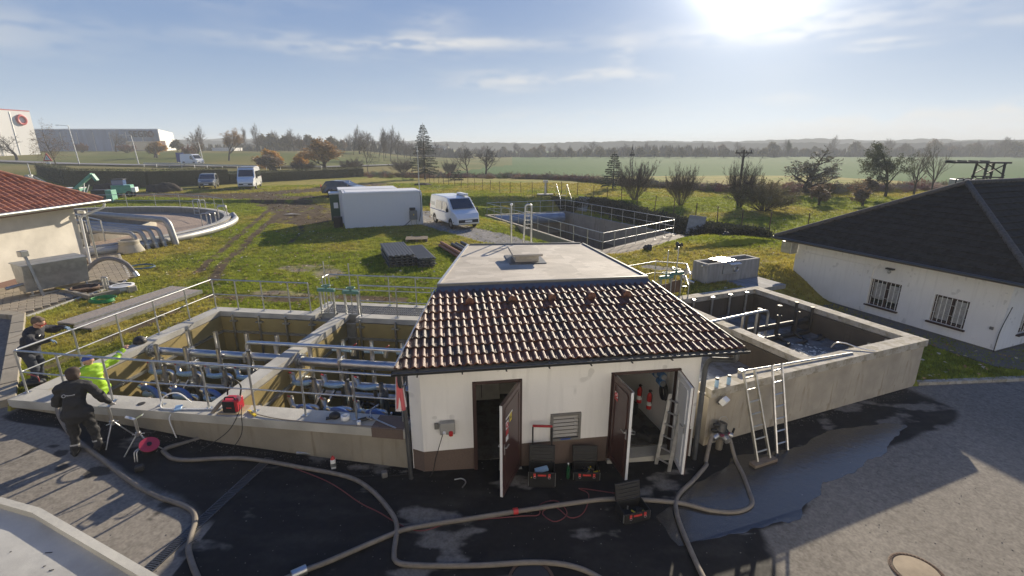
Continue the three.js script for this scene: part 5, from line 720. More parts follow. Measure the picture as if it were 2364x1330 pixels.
// ---------------------------------------------------------------- vehicles
function vehicle(name, label, cat, o, pos, turn) {                      // o.prof: side outline [s, y] from tail to nose; forward is +z
  const t = thing(name, label, cat, pos, turn), hw = o.w / 2, belt = o.belt, nose = o.prof.reduce((m, p) => Math.max(m, p[0]), 0), tail = -o.prof.reduce((m, p) => Math.min(m, p[0]), 0);
  const tx = (x, y, s) => x * (1 - Math.max(0, y - belt) * o.taper) * (1 - .16 * Math.pow(Math.max(0, (s - nose * .62) / (nose * .38)), 2)) * (1 - .05 * Math.pow(Math.max(0, (-s - tail * .8) / (tail * .2)), 2));
  const bend = g => { const p = g.attributes.position; for (let i = 0; i < p.count; i++) p.setX(i, tx(p.getX(i), p.getY(i), p.getZ(i))); g.computeVertexNormals(); return g; };
  const side = (pts, d, z0) => { const s = new THREE.Shape(pts.map(p => new THREE.Vector2(p[0], p[1]))); return new THREE.ExtrudeGeometry(s, { depth: d, bevelEnabled: true, bevelThickness: .05, bevelSize: .05, bevelSegments: 3, curveSegments: 4 }); };
  const m = new THREE.Matrix4().makeBasis(V(0, 0, 1), V(0, 1, 0), V(-1, 0, 0));
  const arch = (c, r) => { const q = []; for (let k = 0; k <= 8; k++) { const a = Math.PI - Math.PI * k / 8; q.push([c - -Math.cos(a) * r, o.sill + Math.sin(a) * r * .95]); } return q; };
  const low = [[-tail + .1, o.sill], ...arch(o.ax[0], o.wr + .07), ...arch(o.ax[1], o.wr + .07), [nose - .1, o.sill]];
  const out = [...low, ...o.prof.slice().reverse()];
  new Bd().add(bend(side(out, o.w - .1).applyMatrix4(m).translate(hw - .05, 0, 0))).mesh('body', o.paint, t);
  const pan = (pts, nm, mt, k = .052) => { for (const sd of [-1, 1]) { const b = new Bd(); b.poly(pts.map(([s, y]) => V(sd * (tx(hw - .05, y, s) + k), y, s))); b.mesh(nm, mt, t); } };
  for (const w of o.wins) pan(w, 'side_window', M.glass, .058);
  for (const w of o.trims ?? []) pan(w[0], 'trim', w[1], .054);
  const cross = (p, q, inset, nm, mt, off) => { const n = V(0, (p[0] - q[0]), -(p[1] - q[1])).normalize(); if (n.y < 0 && off > 0 && Math.abs(n.y) > .2) n.multiplyScalar(-1); const w0 = tx(hw - inset, p[1], p[0]), w1 = tx(hw - inset, q[1], q[0]); const f = v => v.addScaledVector(n, off); new Bd().quad(f(V(-w0, p[1], p[0])), f(V(w0, p[1], p[0])), f(V(w1, q[1], q[0])), f(V(-w1, q[1], q[0]))).mesh(nm, mt, t); };
  cross(...o.shield, .14, 'windscreen', M.glass, .056); if (o.rear) cross(...o.rear, .16, 'rear_window', M.glass, o.rearOff ?? .056);
  for (const s of o.ax) for (const sd of [-1, 1]) { const x = sd * (hw - .1), w = new Bd().add(new THREE.TorusGeometry(o.wr - .07, .085, 8, 20).rotateY(Math.PI / 2).translate(x, o.wr, s)).mesh('wheel', M.tyre, t); new Bd().cyl(V(x - sd * .04, o.wr, s), V(x + sd * .05, o.wr, s), o.wr - .1, o.wr - .12, 16).mesh('rim', M.rimw, w); }
  const nz = nose + .045, fl = (x, y, w, h, nm, mt, dz = 0) => new Bd().box(x, y, nz + dz, w, h, .03, 0, -.12, 0, .01).mesh(nm, mt, t);
  M.lens ??= mat([.55, .57, .58], .12, .2, { clearcoat: 1 });
  for (const sd of [-1, 1]) new Bd().box(sd * (hw - .28), o.light, nose - .06 - (o.lback ?? 0), .36, .2, .22, -sd * .5, -.35, 0, .07).mesh('headlight', M.lens, t);
  fl(0, o.bump, o.w * .74, .2, 'bumper_grille', M.black); fl(0, o.bump, .5, .11, 'number_plate', M.white, .02); if (o.grille) fl(0, o.grille, o.w * .46, .09, 'grille', M.black, -.03 - (o.lback ?? 0) * .5);
  for (const sd of [-1, 1]) { new Bd().box(sd * (hw + .14), o.belt + .14, o.shield[0][0] - .22, .16, .22, .12, 0, 0, 0, .04).mesh('mirror', o.mirror ?? M.black, t); new Bd().box(sd * (hw - .13), o.belt + .05, -tail - .03, .14, .35, .04).mesh('tail_light', M.red, t); }
  for (const e of o.extra ?? []) new Bd().box(...e.b).mesh(e.n, e.m, t);
  return t;
}
const paintW = mat([.76, .77, .76], .3, 0, { clearcoat: .7, clearcoatRoughness: .1 });
vehicle('panel_van', 'white panel van with ladder on its roof beside the container', 'van', { w: 1.86, belt: 1.05, taper: .13, sill: .36, wr: .34, ax: [-1.5, 1.45], paint: paintW,
  prof: [[-2.36, .42], [-2.42, .9], [-2.38, 1.6], [-2.25, 1.88], [-1.95, 1.94], [.35, 1.96], [.85, 1.88], [1.62, 1.18], [2.1, .98], [2.34, .72], [2.36, .42]], shield: [[1.60, 1.24], [.90, 1.84]], light: .88, lback: .28, bump: .55, grille: .78,
  wins: [[[-1.2, 1.12], [.0, 1.12], [-.05, 1.68], [-1.15, 1.68]], [[.1, 1.12], [1.25, 1.1], [.72, 1.68], [.12, 1.7]]], trims: [[[[-2.2, .42], [2.0, .42], [2.05, .52], [-2.2, .52]], M.dark], [[[-2.3, .98], [.9, .98], [.9, 1.03], [-2.3, 1.03]], M.blue], [[[-2.2, 1.25], [-1.5, 1.25], [-1.5, 1.5], [-2.2, 1.5]], M.galv]],
  extra: [{ b: [.55, 2.1, .2, .34, .16, 1.3, 0, 0, 0, .05], n: 'roof_tube', m: M.white }, { b: [.55, 2.02, -.2, .5, .04, .06], n: 'roof_bracket', m: M.dark }] }, [-4.0, .76, -33.6], 29 * RAD);
vehicle('minibus', 'white minibus with dark side windows parked before the hedge', 'minibus', { w: 2.0, belt: 1.2, taper: .1, sill: .4, wr: .36, ax: [-1.7, 1.7], paint: paintW,
  prof: [[-2.75, .46], [-2.8, 1.0], [-2.76, 2.1], [-2.6, 2.4], [.9, 2.42], [1.25, 2.3], [1.85, 1.38], [2.45, 1.15], [2.68, .85], [2.7, .46]], shield: [[1.82, 1.46], [1.30, 2.22]], light: 1.0, lback: .3, bump: .62, grille: .86,
  wins: [[[-2.6, 1.35], [.4, 1.35], [.4, 2.05], [-2.55, 2.05]], [[.55, 1.33], [1.45, 1.33], [1.1, 2.05], [.55, 2.05]]], trims: [[[[-2.5, .46], [2.4, .46], [2.4, .58], [-2.5, .58]], M.dark]], extra: [{ b: [0, 2.52, -.6, 1.7, .08, 3.2, 0, 0, 0, .02], n: 'roof_rack', m: M.steelD }] }, [-32.6, hN(-32.6, -60.5) + .02, -61.3], 18 * RAD);
vehicle('suv_car', 'silver grey off-road car parked beside the white minibus', 'car', { w: 1.84, belt: 1.0, taper: .22, sill: .38, wr: .36, ax: [-1.35, 1.38], paint: mat([.20, .21, .21], .3, .4, { clearcoat: .8, clearcoatRoughness: .1 }),
  prof: [[-2.2, .45], [-2.26, .95], [-2.05, 1.15], [-1.75, 1.58], [-1.2, 1.66], [.15, 1.64], [.95, 1.1], [1.95, .98], [2.18, .78], [2.2, .45]], shield: [[.93, 1.14], [.22, 1.58]], light: .84, lback: .05, bump: .55, grille: .76, mirror: M.dark,
  wins: [[[-1.75, 1.08], [-.35, 1.06], [-.35, 1.53], [-1.55, 1.52]], [[-.25, 1.06], [.7, 1.06], [.12, 1.54], [-.25, 1.54]]] }, [-37.9, hN(-37.9, -61) + .02, -61.6], 24 * RAD);
vehicle('estate_car', 'dark blue estate car half hidden behind the white container', 'car', { w: 1.8, belt: .92, taper: .22, sill: .3, wr: .32, ax: [-1.35, 1.4], paint: mat([.015, .02, .06], .2, .2, { clearcoat: 1, clearcoatRoughness: .05 }),
  prof: [[-2.25, .38], [-2.3, .85], [-2.1, 1.0], [-1.75, 1.40], [-1.2, 1.46], [.1, 1.43], [.95, .98], [1.9, .84], [2.22, .66], [2.25, .38]], shield: [[.92, 1.0], [.18, 1.38]], light: .7, bump: .48, mirror: M.black, rear: [[-2.07, 1.06], [-1.80, 1.36]],
  wins: [[[-1.75, .98], [-.35, .97], [-.35, 1.34], [-1.5, 1.33]], [[-.25, .97], [.7, .97], [.12, 1.34], [-.25, 1.35]]], extra: [{ b: [-.55, 1.5, -.5, .04, .04, 1.7], n: 'roof_rail', m: M.alu }, { b: [.55, 1.5, -.5, .04, .04, 1.7], n: 'roof_rail', m: M.alu }] }, [-17.3, hN(-17.3, -51.5) + .02, -51.2], 82 * RAD);
vehicle('delivery_van', 'small white van driving on the far road', 'van', { w: 1.9, belt: 1.1, taper: .1, sill: .4, wr: .34, ax: [-1.5, 1.5], paint: paintW, prof: [[-2.4, .45], [-2.45, 1.0], [-2.4, 2.1], [-2.2, 2.2], [.9, 2.2], [1.2, 2.05], [1.8, 1.25], [2.3, 1.0], [2.4, .45]], shield: [[1.78, 1.3], [1.25, 2.0]], light: .9, bump: .6, wins: [[[.5, 1.2], [1.4, 1.2], [1.1, 1.9], [.5, 1.9]]] }, [-70 + 1.5, hN(-68.5, -107) + .28, -107], 70 * RAD);
{ // teal conveyor machine behind the red roofed house
  const t = thing('conveyor_machine', 'teal screening machine with a raised conveyor arm behind the red roof', 'machine', [-41.3, hN(-41.3, -47), -47], .25); t.scale.setScalar(.66);
  const G = mat([.16, .42, .30], .5, 0, { map: T.blotch, m: 1.5 });
  new Bd().box(-1.5, 1.5, 0, 3.6, 1.3, 1.7, 0, 0, 0, .04).mesh('hopper', G, t); new Bd().box(-1.5, 2.19, 0, 3.7, .08, 1.8).mesh('hopper_edge', M.white, t); new Bd().bar(V(-1.2, 1.2, .9), V(2.3, 4.1, .9), .7, .35).mesh('conveyor', G, t); new Bd().bar(V(-1.25, 1.42, .9), V(2.25, 4.32, .9), .6, .06).mesh('belt', M.rubber, t); new Bd().bar(V(2.3, 4.1, .9), V(2.75, 3.2, .9), .7, .3).mesh('chute', G, t);
  new Bd().box(2.7, 1.1, .6, 1.8, 1.6, 1.6, 0, 0, 0, .1).mesh('engine_cover', M.dark, t); new Bd().box(3.9, 1.0, .6, .9, 1.7, 1.5, 0, 0, 0, .06).mesh('cabinet', G, t); for (const x of [-2.6, 2.4]) for (const z of [-.8, 1.3]) { const w = new Bd().add(new THREE.TorusGeometry(.38, .16, 8, 18).translate(x, .5, z)).mesh('wheel', M.tyre, t); new Bd().cyl(V(x, .5, z - .1), V(x, .5, z + .1), .26, .26, 12).mesh('rim', G, w); } new Bd().bar(V(.6, .4, .9), V(1.1, 3.0, .9), .1, .1).bar(V(-3, .6, .9), V(4.2, .6, .9), .14, .14).bar(V(.4, .5, .4), V(1.4, 2.6, .4), .08, .08).mesh('frame', M.white, t);
  const c = thing('tractor_cab', 'small teal vehicle cab with blue windows parked behind the conveyor machine', 'tractor', [-39.6, hN(-39.6, -50), -50], .4); c.scale.setScalar(.75); new Bd().box(0, 1.1, 0, 2.2, 1.1, 1.6, 0, 0, 0, .08).mesh('body', G, c); new Bd().box(-.3, 1.95, 0, 1.3, .75, 1.4, 0, 0, 0, .06).mesh('cab_glass', mat([.10, .16, .32], .1, 0, { clearcoat: 1 }), c); new Bd().box(-.3, 2.38, 0, 1.45, .12, 1.55, 0, 0, 0, .04).mesh('cab_roof', M.dark, c); for (const x of [-.8, .8]) for (const z of [-.7, .7]) new Bd().add(new THREE.TorusGeometry(.32, .14, 8, 16).translate(x, .45, z)).mesh('wheel', M.tyre, c); new Bd().box(1.3, 1.0, 0, .5, .6, 1.4).mesh('bonnet', M.white, c);
  const st = thing('access_stair', 'tall grey steel stair with slats behind the red roof ridge', 'stair', [-44.6, hN(-44.6, -47), -47], .15); st.scale.setScalar(.6); for (const z of [0, 1]) new Bd().bar(V(-1.6, 4.4, z), V(2.8, 1.6, z), .12, .25).mesh('stringer', M.galv, st); for (let k = 0; k < 13; k++) new Bd().bar(V(-1.4 + k * .34, 4.3 - k * .215, .95), V(-1.4 + k * .34, 3.0 - k * .14, .95), .06, .05).mesh('slat', M.galv, st); new Bd().box(-1.5, 3.2, .5, .5, 2.6, 1.0).mesh('end_panel', M.galv, st); new Bd().cyl(V(-1.0, 0, .6), V(-1.2, 6.2, .6), .09, .07, 8).mesh('post', M.galv, st); for (const x of [-1.2, 2.4]) new Bd().box(x, .9, .5, .12, 1.9, .12).mesh('leg', M.galv, st);
  const fl = thing('sheet_panel', 'pale curved metal sheet sticking up behind the red roof', 'sheet', [-46.6, hN(-46.6, -45), -45]); fl.scale.setScalar(.7); new Bd().ext([[0, 2.2], [.5, 3.9], [1.0, 3.4], [2.4, 2.1], [2.4, 1.6], [0, 1.6]], .08).mesh('sheet', M.galv, fl); new Bd().box(1.2, .85, .04, 2.2, 1.6, .06).mesh('base_sheet', M.galv, fl);
}

// ---------------------------------------------------------------- trees, hedges, fences, far land
const barkM = [mat([.085, .07, .055], .95), mat([.12, .105, .09], .95), mat([.055, .045, .038], .95)];
const leafM = c => mat(c, .85, 0, { transmission: .35, thickness: 0 });
const leafs = { gold: leafM([.55, .31, .05]), rust: leafM([.38, .235, .095]), olive: leafM([.14, .125, .06]), green: leafM([.085, .10, .05]), red: leafM([.17, .06, .035]), brown: leafM([.20, .135, .07]), twig: mat([.15, .12, .095], .95), twigD: mat([.11, .092, .076], .95), grey: leafM([.15, .145, .10]) };
function makeTree(seed, o) {                                           // returns wood and crown shapes, 1 unit = 1 m
  const r = rng(seed), wood = new Bd(), cp = [], tw = o.tw ?? .012, dirv = (d, a) => { const x = (Math.abs(d.y) > .9 ? V(1, 0, 0) : V(0, 1, 0)).cross(d).normalize(), y = d.clone().cross(x), p = r() * 6.283; return d.clone().multiplyScalar(Math.cos(a)).addScaledVector(x, Math.sin(a) * Math.cos(p)).addScaledVector(y, Math.sin(a) * Math.sin(p)).normalize(); };
  const leafAt = (p, s) => { const a = V(r() - .5, r() - .5, r() - .5).normalize().multiplyScalar(s * (.6 + .8 * r())), b = V(r() - .5, r() - .5, r() - .5).normalize().multiplyScalar(s * .6); const c = p.clone().add(a), d = p.clone().add(a).add(b), e = p.clone().add(b.multiplyScalar(.7)); cp.push(p.x, p.y, p.z, c.x, c.y, c.z, d.x, d.y, d.z, p.x, p.y, p.z, d.x, d.y, d.z, e.x, e.y, e.z); };
  const twig = (p, d, l) => { const e = p.clone().addScaledVector(d, l), w = V(r() - .5, r() - .5, r() - .5).normalize().multiplyScalar(tw); cp.push(p.x - w.x, p.y - w.y, p.z - w.z, p.x + w.x, p.y + w.y, p.z + w.z, e.x, e.y, e.z); return e; };
  const grow = (p, d, len, rad, lv) => {
    const n = lv === 0 ? 5 : 3, q = [p.clone()]; let c = d.clone();
    for (let i = 0; i < n; i++) { c.add(V((r() - .5), (r() - .5), (r() - .5)).multiplyScalar(o.gnarl ?? .25)); c.y += (o.lift ?? .08) * (lv ? 1 : .5); if (o.droop && lv >= 2) c.y -= o.droop; c.normalize(); q.push(q[i].clone().addScaledVector(c, len / n)); }
    wood.sweep(q, u => rad * (1 - .6 * u), lv === 0 ? 7 : lv === 1 ? 5 : 3);
    const at2 = t => { const f = t * n, i = Math.min(n - 1, f | 0); return q[i].clone().lerp(q[i + 1], f - i); };
    if (lv >= o.lv) {
      for (let k = 0; k < o.nt; k++) { const s = at2(.15 + .85 * r()), td = dirv(c, .3 + .6 * r()); if (o.droop) td.y -= o.droop * 2; td.normalize(); const e = twig(s, td, len * (.35 + .5 * r())); if (o.nl) for (let i = 0; i < o.nl; i++) if (r() < (o.lp ?? 1)) leafAt(s.clone().lerp(e, r()).add(V((r() - .5), (r() - .5), (r() - .5)).multiplyScalar(o.lj ?? .15)), o.ls); }
      return;
    }
    const kids = o.kids[lv]; for (let k = 0; k < kids; k++) { const t = (o.t0?.[lv] ?? .3) + (1 - (o.t0?.[lv] ?? .3)) * (k + r() * .8) / kids; grow(at2(Math.min(1, t)), dirv(c, (o.ang ?? .7) * (.7 + .6 * r())), len * (o.ratio ?? .62) * (1.15 - .5 * t) * (.8 + .4 * r()), rad * (1 - .6 * t) * .62, lv + 1); }
    if (lv < o.lv) grow(q[n], c, len * .5, rad * .4, lv + 1);
  };
  if (o.multi) for (let k = 0; k < o.multi; k++) { const a = k / o.multi * 6.28 + r(), t = (o.fan ?? .5) * Math.sqrt(r()); grow(V(Math.cos(a) * .15, 0, Math.sin(a) * .15), V(Math.cos(a) * Math.sin(t), Math.cos(t), Math.sin(a) * Math.sin(t)), o.h * (.5 + .3 * r()), o.rad * (.5 + .5 * r()), 1); }
  else grow(V(0, -.1, 0), V(0, 1, 0), o.h * (o.trunk ?? .55), o.rad, 0);
  // bring the outline to the wanted height and width
  const wg = wood.geo(), cg = new Bd().raw(cp).geo(); cg.computeBoundingBox(); wg.computeBoundingBox(); const b = cg.boundingBox.clone().union(wg.boundingBox), sy = o.h / b.max.y, sx = o.w ? o.w / ((b.max.x - b.min.x + b.max.z - b.min.z) / 2) : sy;
  for (const g of [wg, cg]) { g.scale(sx, sy, sx); }
  return { wg, cg };
}
function treeThing(seed, o, name, label, cat, [x, z], bark, leaf, group, turn = 0, dy = 0) {
  const { wg, cg } = makeTree(seed, o), t = thing(name, label, cat, [x, hN(x, z) - .05 + dy, z], turn, group);
  for (const [g, m, n] of [[wg, bark, 'trunk'], [cg, leaf, 'crown']]) { const k = new THREE.Mesh(g, m); k.name = n; k.castShadow = k.receiveShadow = true; t.add(k); } return t;
}
const bare = { lv: 3, kids: [7, 5, 4], nt: 7, rad: .16, ang: .75, lift: .10, gnarl: .3, tw: .012 };
const bush = { multi: 40, fan: 1.0, lv: 3, kids: [0, 4, 3], nt: 11, rad: .05, ang: .35, lift: .06, gnarl: .16, tw: .02, t0: [0, .3, .25], ratio: .6 };
const leafy = { ...bare, nl: 3, ls: .14, lj: .35 };
treeThing(1, { ...bush, h: 4.1, w: 4.6 }, 'willow_bush', 'bare fan shaped willow bush behind the basin, left of two', 'bush', [11.6, -46.2], barkM[1], leafs.twig, 'bare willow bushes beyond the basin');
treeThing(2, { ...bush, h: 4.0, w: 3.6 }, 'willow_bush', 'bare fan shaped willow bush behind the basin, right of two', 'bush', [14.8, -42.7], barkM[1], leafs.twig, 'bare willow bushes beyond the basin');
treeThing(3, { ...bush, fan: 1.2, h: 3.2, w: 6.2, nl: 1, ls: .10, lj: .3, nt: 8 }, 'shrub_clump', 'broad dark shrub clump below the power pole', 'bush', [20.0, -38.5], barkM[2], leafs.olive);
treeThing(4, { ...bush, fan: .8, h: 4.4, w: 3.6, nt: 8 }, 'tall_shrub', 'tall bare shrub growing out of the dark clump by the power pole', 'bush', [19.2, -41], barkM[2], leafs.twigD);
treeThing(5, { ...bare, h: 5.0, w: 7.4, trunk: .3, kids: [8, 5, 4], ang: .95, nl: 1, ls: .1, lp: .5 }, 'spreading_tree', 'wide spreading almost bare tree in the right meadow', 'tree', [31.5, -52.6], barkM[2], leafs.grey);
treeThing(6, { ...leafy, h: 5.4, w: 4.6, trunk: .6, lift: -.02, ls: .13 }, 'leafy_tree', 'tall dark leafy tree behind the right house roof', 'tree', [36.6, -48], barkM[2], leafs.green);
treeThing(7, { ...bare, h: 5.2, w: 2.8, trunk: .8, kids: [9, 4, 3], ang: .6, nl: 1, ls: .1, lp: .3 }, 'slim_tree', 'slim sparse tree with thin trunk right of the leafy tree', 'tree', [41, -50], barkM[2], leafs.grey);
treeThing(8, { ...bare, h: 5.4, w: 3.2, trunk: .8, kids: [9, 4, 3], ang: .6, nl: 1, ls: .1, lp: .3 }, 'slim_tree', 'slim leaning tree nearest the lattice mast', 'tree', [43.2, -50.5], barkM[2], leafs.grey, null, 1);
for (const [s, x, z, h, l] of [[9, 26.5, -42, 1.9, 'small fruit tree in the meadow left of the dark roof'], [10, 29.5, -41, 1.7, 'small fruit tree close above the dark roof edge'], [11, 24, -45, 1.6, 'low bush between power pole and fruit trees'], [12, 33, -46, 2.2, 'low rounded bush under the leafy tree']]) treeThing(s, { ...bare, h, w: h * 1.2, trunk: .4, kids: [6, 4, 3], rad: .06, nl: 2, ls: .1, lp: .6 }, 'small_tree', l, 'tree', [x, z], barkM[2], leafs.brown, 'small trees in the meadow');
const con = (seed, h, w, x, z, name, lab, m, sparse = 1) => {
  const r = rng(seed), wood = new Bd().cyl(V(0, -.2, 0), V(0, h, 0), h * .022, .02, 7), cp = []; const nl = Math.round(h * 3.4 * sparse);
  for (let k = 0; k < nl; k++) { const f = k / nl, y = h * (.14 + .84 * f), L = w / 2 * Math.pow(1 - f, .8) * (.75 + .4 * r()) + .12, nb = 5 + (r() * 3 | 0), off = r() * 6.28; for (let b = 0; b < nb; b++) { if (r() < .12) continue; const a = off + b / nb * 6.28 + .3 * r(), d = V(Math.cos(a), -.12 + .35 * (f - .3), Math.sin(a)), q = [V(0, y, 0), V(0, y, 0).addScaledVector(d, L * .5), V(0, y + L * .10, 0).addScaledVector(d, L)]; wood.sweep(q, u => .035 * (1 - u) * (L * .5 + .3) + .006, 3); const ns = Math.ceil(L * 15); for (let i = 0; i < ns; i++) { const t = .2 + .8 * i / ns, p = q[0].clone().lerp(q[2], t), sd = i % 2 ? 1 : -1, wx = V(-Math.sin(a), 0, Math.cos(a)).multiplyScalar(sd * (.10 + .22 * (1 - t) * L * .5) * (.6 + .8 * r())); const e = p.clone().add(wx).add(V(0, -.10 - .16 * r(), 0)).addScaledVector(d, .12), e2 = p.clone().addScaledVector(d, .16).add(V(0, -.05, 0)); cp.push(p.x, p.y, p.z, e.x, e.y, e.z, e2.x, e2.y, e2.z); } } }
  const t = thing(name, lab, 'tree', [x, hN(x, z), z]); wood.mesh('trunk', barkM[2], t); new Bd().raw(cp).mesh('crown', m, t); return t;
};
con(21, 9.0, 4.9, -14.5, -82.5, 'spruce_tree', 'tall dark spruce with drooping sparse branches behind the mast', leafM([.030, .042, .022])); con(22, 4.4, 2.8, 12.3, -60, 'young_spruce', 'young pale spruce behind the willow bushes', leafM([.055, .07, .035])); con(23, 1.5, 1.1, -9.4, -79.5, 'young_spruce', 'tiny left spruce on the far lawn', leafM([.03, .04, .02])); con(24, 1.9, 1.3, -8.5, -79, 'young_spruce', 'tiny right spruce on the far lawn', leafM([.03, .04, .02]));
// middle distance
const MID = [
  [31, { ...bare, h: 6.6, w: 6.0, nt: 9 }, 'bare_tree', 'dark bare tree right of the spruce, left of a pair', -9.0, -100, 2, 'twigD'], [32, { ...bare, h: 6.2, w: 6.4, nt: 10, kids: [8, 6, 4] }, 'bare_tree', 'denser bare tree right of the spruce, right of a pair', -5.2, -100, 2, 'twigD'],
  [33, { ...bush, h: 3.4, w: 4.5 }, 'thicket', 'low brown thicket just right of the spruce', -13.0, -104, 1, 'twig'], [34, { ...bush, h: 3.6, w: 6 }, 'thicket', 'grey thicket just left of the spruce', -22, -100, 1, 'twig'],
  [35, { ...bare, h: 7.6, w: 4.2, trunk: .75, droop: .22, kids: [9, 5, 4] }, 'birch_tree', 'weeping bare birch left of the spruce', -28.4, -98, 1, 'twigD'],
  [36, { ...leafy, h: 6.9, w: 8.6, trunk: .35, kids: [8, 5, 4], lp: .55, ls: .16 }, 'oak_tree', 'rounded brown oak behind the hedge end', -37.5, -99, 2, 'rust'],
  [37, { ...leafy, h: 4.6, w: 6, trunk: .3, ls: .18 }, 'golden_bush', 'golden bush left of the brown oak, left of two', -50.5, -104, 1, 'gold'], [38, { ...leafy, h: 4.0, w: 4.2, trunk: .3, ls: .18 }, 'golden_bush', 'smaller golden bush next to the brown oak', -45, -106, 1, 'gold'], [39, { ...leafy, h: 3.6, w: 6, trunk: .3, lp: .6 }, 'brown_bush', 'brown bush between the golden bushes', -47.6, -100, 2, 'brown'],
  [40, { ...leafy, h: 8.2, w: 5.6, trunk: .7, lift: .25, ang: .45, lp: .7 }, 'maple_tree', 'upright orange brown tree above the parked minibus', -72, -127, 2, 'rust'], [41, { ...bare, h: 5.6, w: 4, nl: 1, ls: .12, lp: .4 }, 'sparse_tree', 'sparse small tree left of the orange brown one', -78, -124, 2, 'brown'],
  [42, { ...bare, h: 9.2, w: 8.5, trunk: .8, kids: [12, 5, 4], ang: .9, lift: -.02, nl: 1, ls: .2, lp: .4 }, 'roadside_tree', 'tall sparse tree with last leaves in front of the grey warehouse', -81, -88.5, 2, 'brown'], [43, { ...bare, h: 7.6, w: 8, trunk: .4, kids: [8, 5, 4] }, 'bare_tree', 'bare round tree in front of the white warehouse', -125, -126, 2, 'twigD'],
  [44, { ...leafy, h: 4.6, w: 5.4, trunk: .35, ls: .22 }, 'golden_tree', 'bright golden tree at the corner of the grey warehouse', -100, -140, 1, 'gold'], [45, { ...bush, h: 3.6, w: 4.6, nl: 2, ls: .2 }, 'red_bush', 'dark red bush in front of the grey warehouse, leftmost', -150, -175, 2, 'red'], [46, { ...bush, h: 3.2, w: 7, nl: 2, ls: .2 }, 'red_bush', 'wide dark red bush in front of the grey warehouse middle', -132, -172, 2, 'red'],
  [47, { ...bare, h: 8, w: 9, trunk: .35 }, 'bare_tree', 'bare crown before the grey warehouse wall', -146, -185, 2, 'twigD'], [48, { ...bare, h: 5.2, w: 5.2, nl: 1, ls: .15, lp: .3 }, 'sparse_tree', 'dark sparse tree beside the golden corner tree', -98, -138, 2, 'brown'], [49, { ...bush, h: 4, w: 5, nl: 1, ls: .15 }, 'red_bush', 'reddish bush left of the small orange brown trees', -90, -140, 2, 'red'],
  [50, { ...bush, h: 3.0, w: 6 }, 'thicket', 'wide thicket behind the birch', -33, -103, 1, 'twig'], [51, { ...bush, h: 2.6, w: 6 }, 'thicket', 'brown thicket under the rounded oak', -40, -95, 1, 'twig'],
];
for (const [s, o, n, l, x, z, b, lf] of MID) treeThing(s, o, n, l, 'tree', [x, z], barkM[b], leafs[lf]);
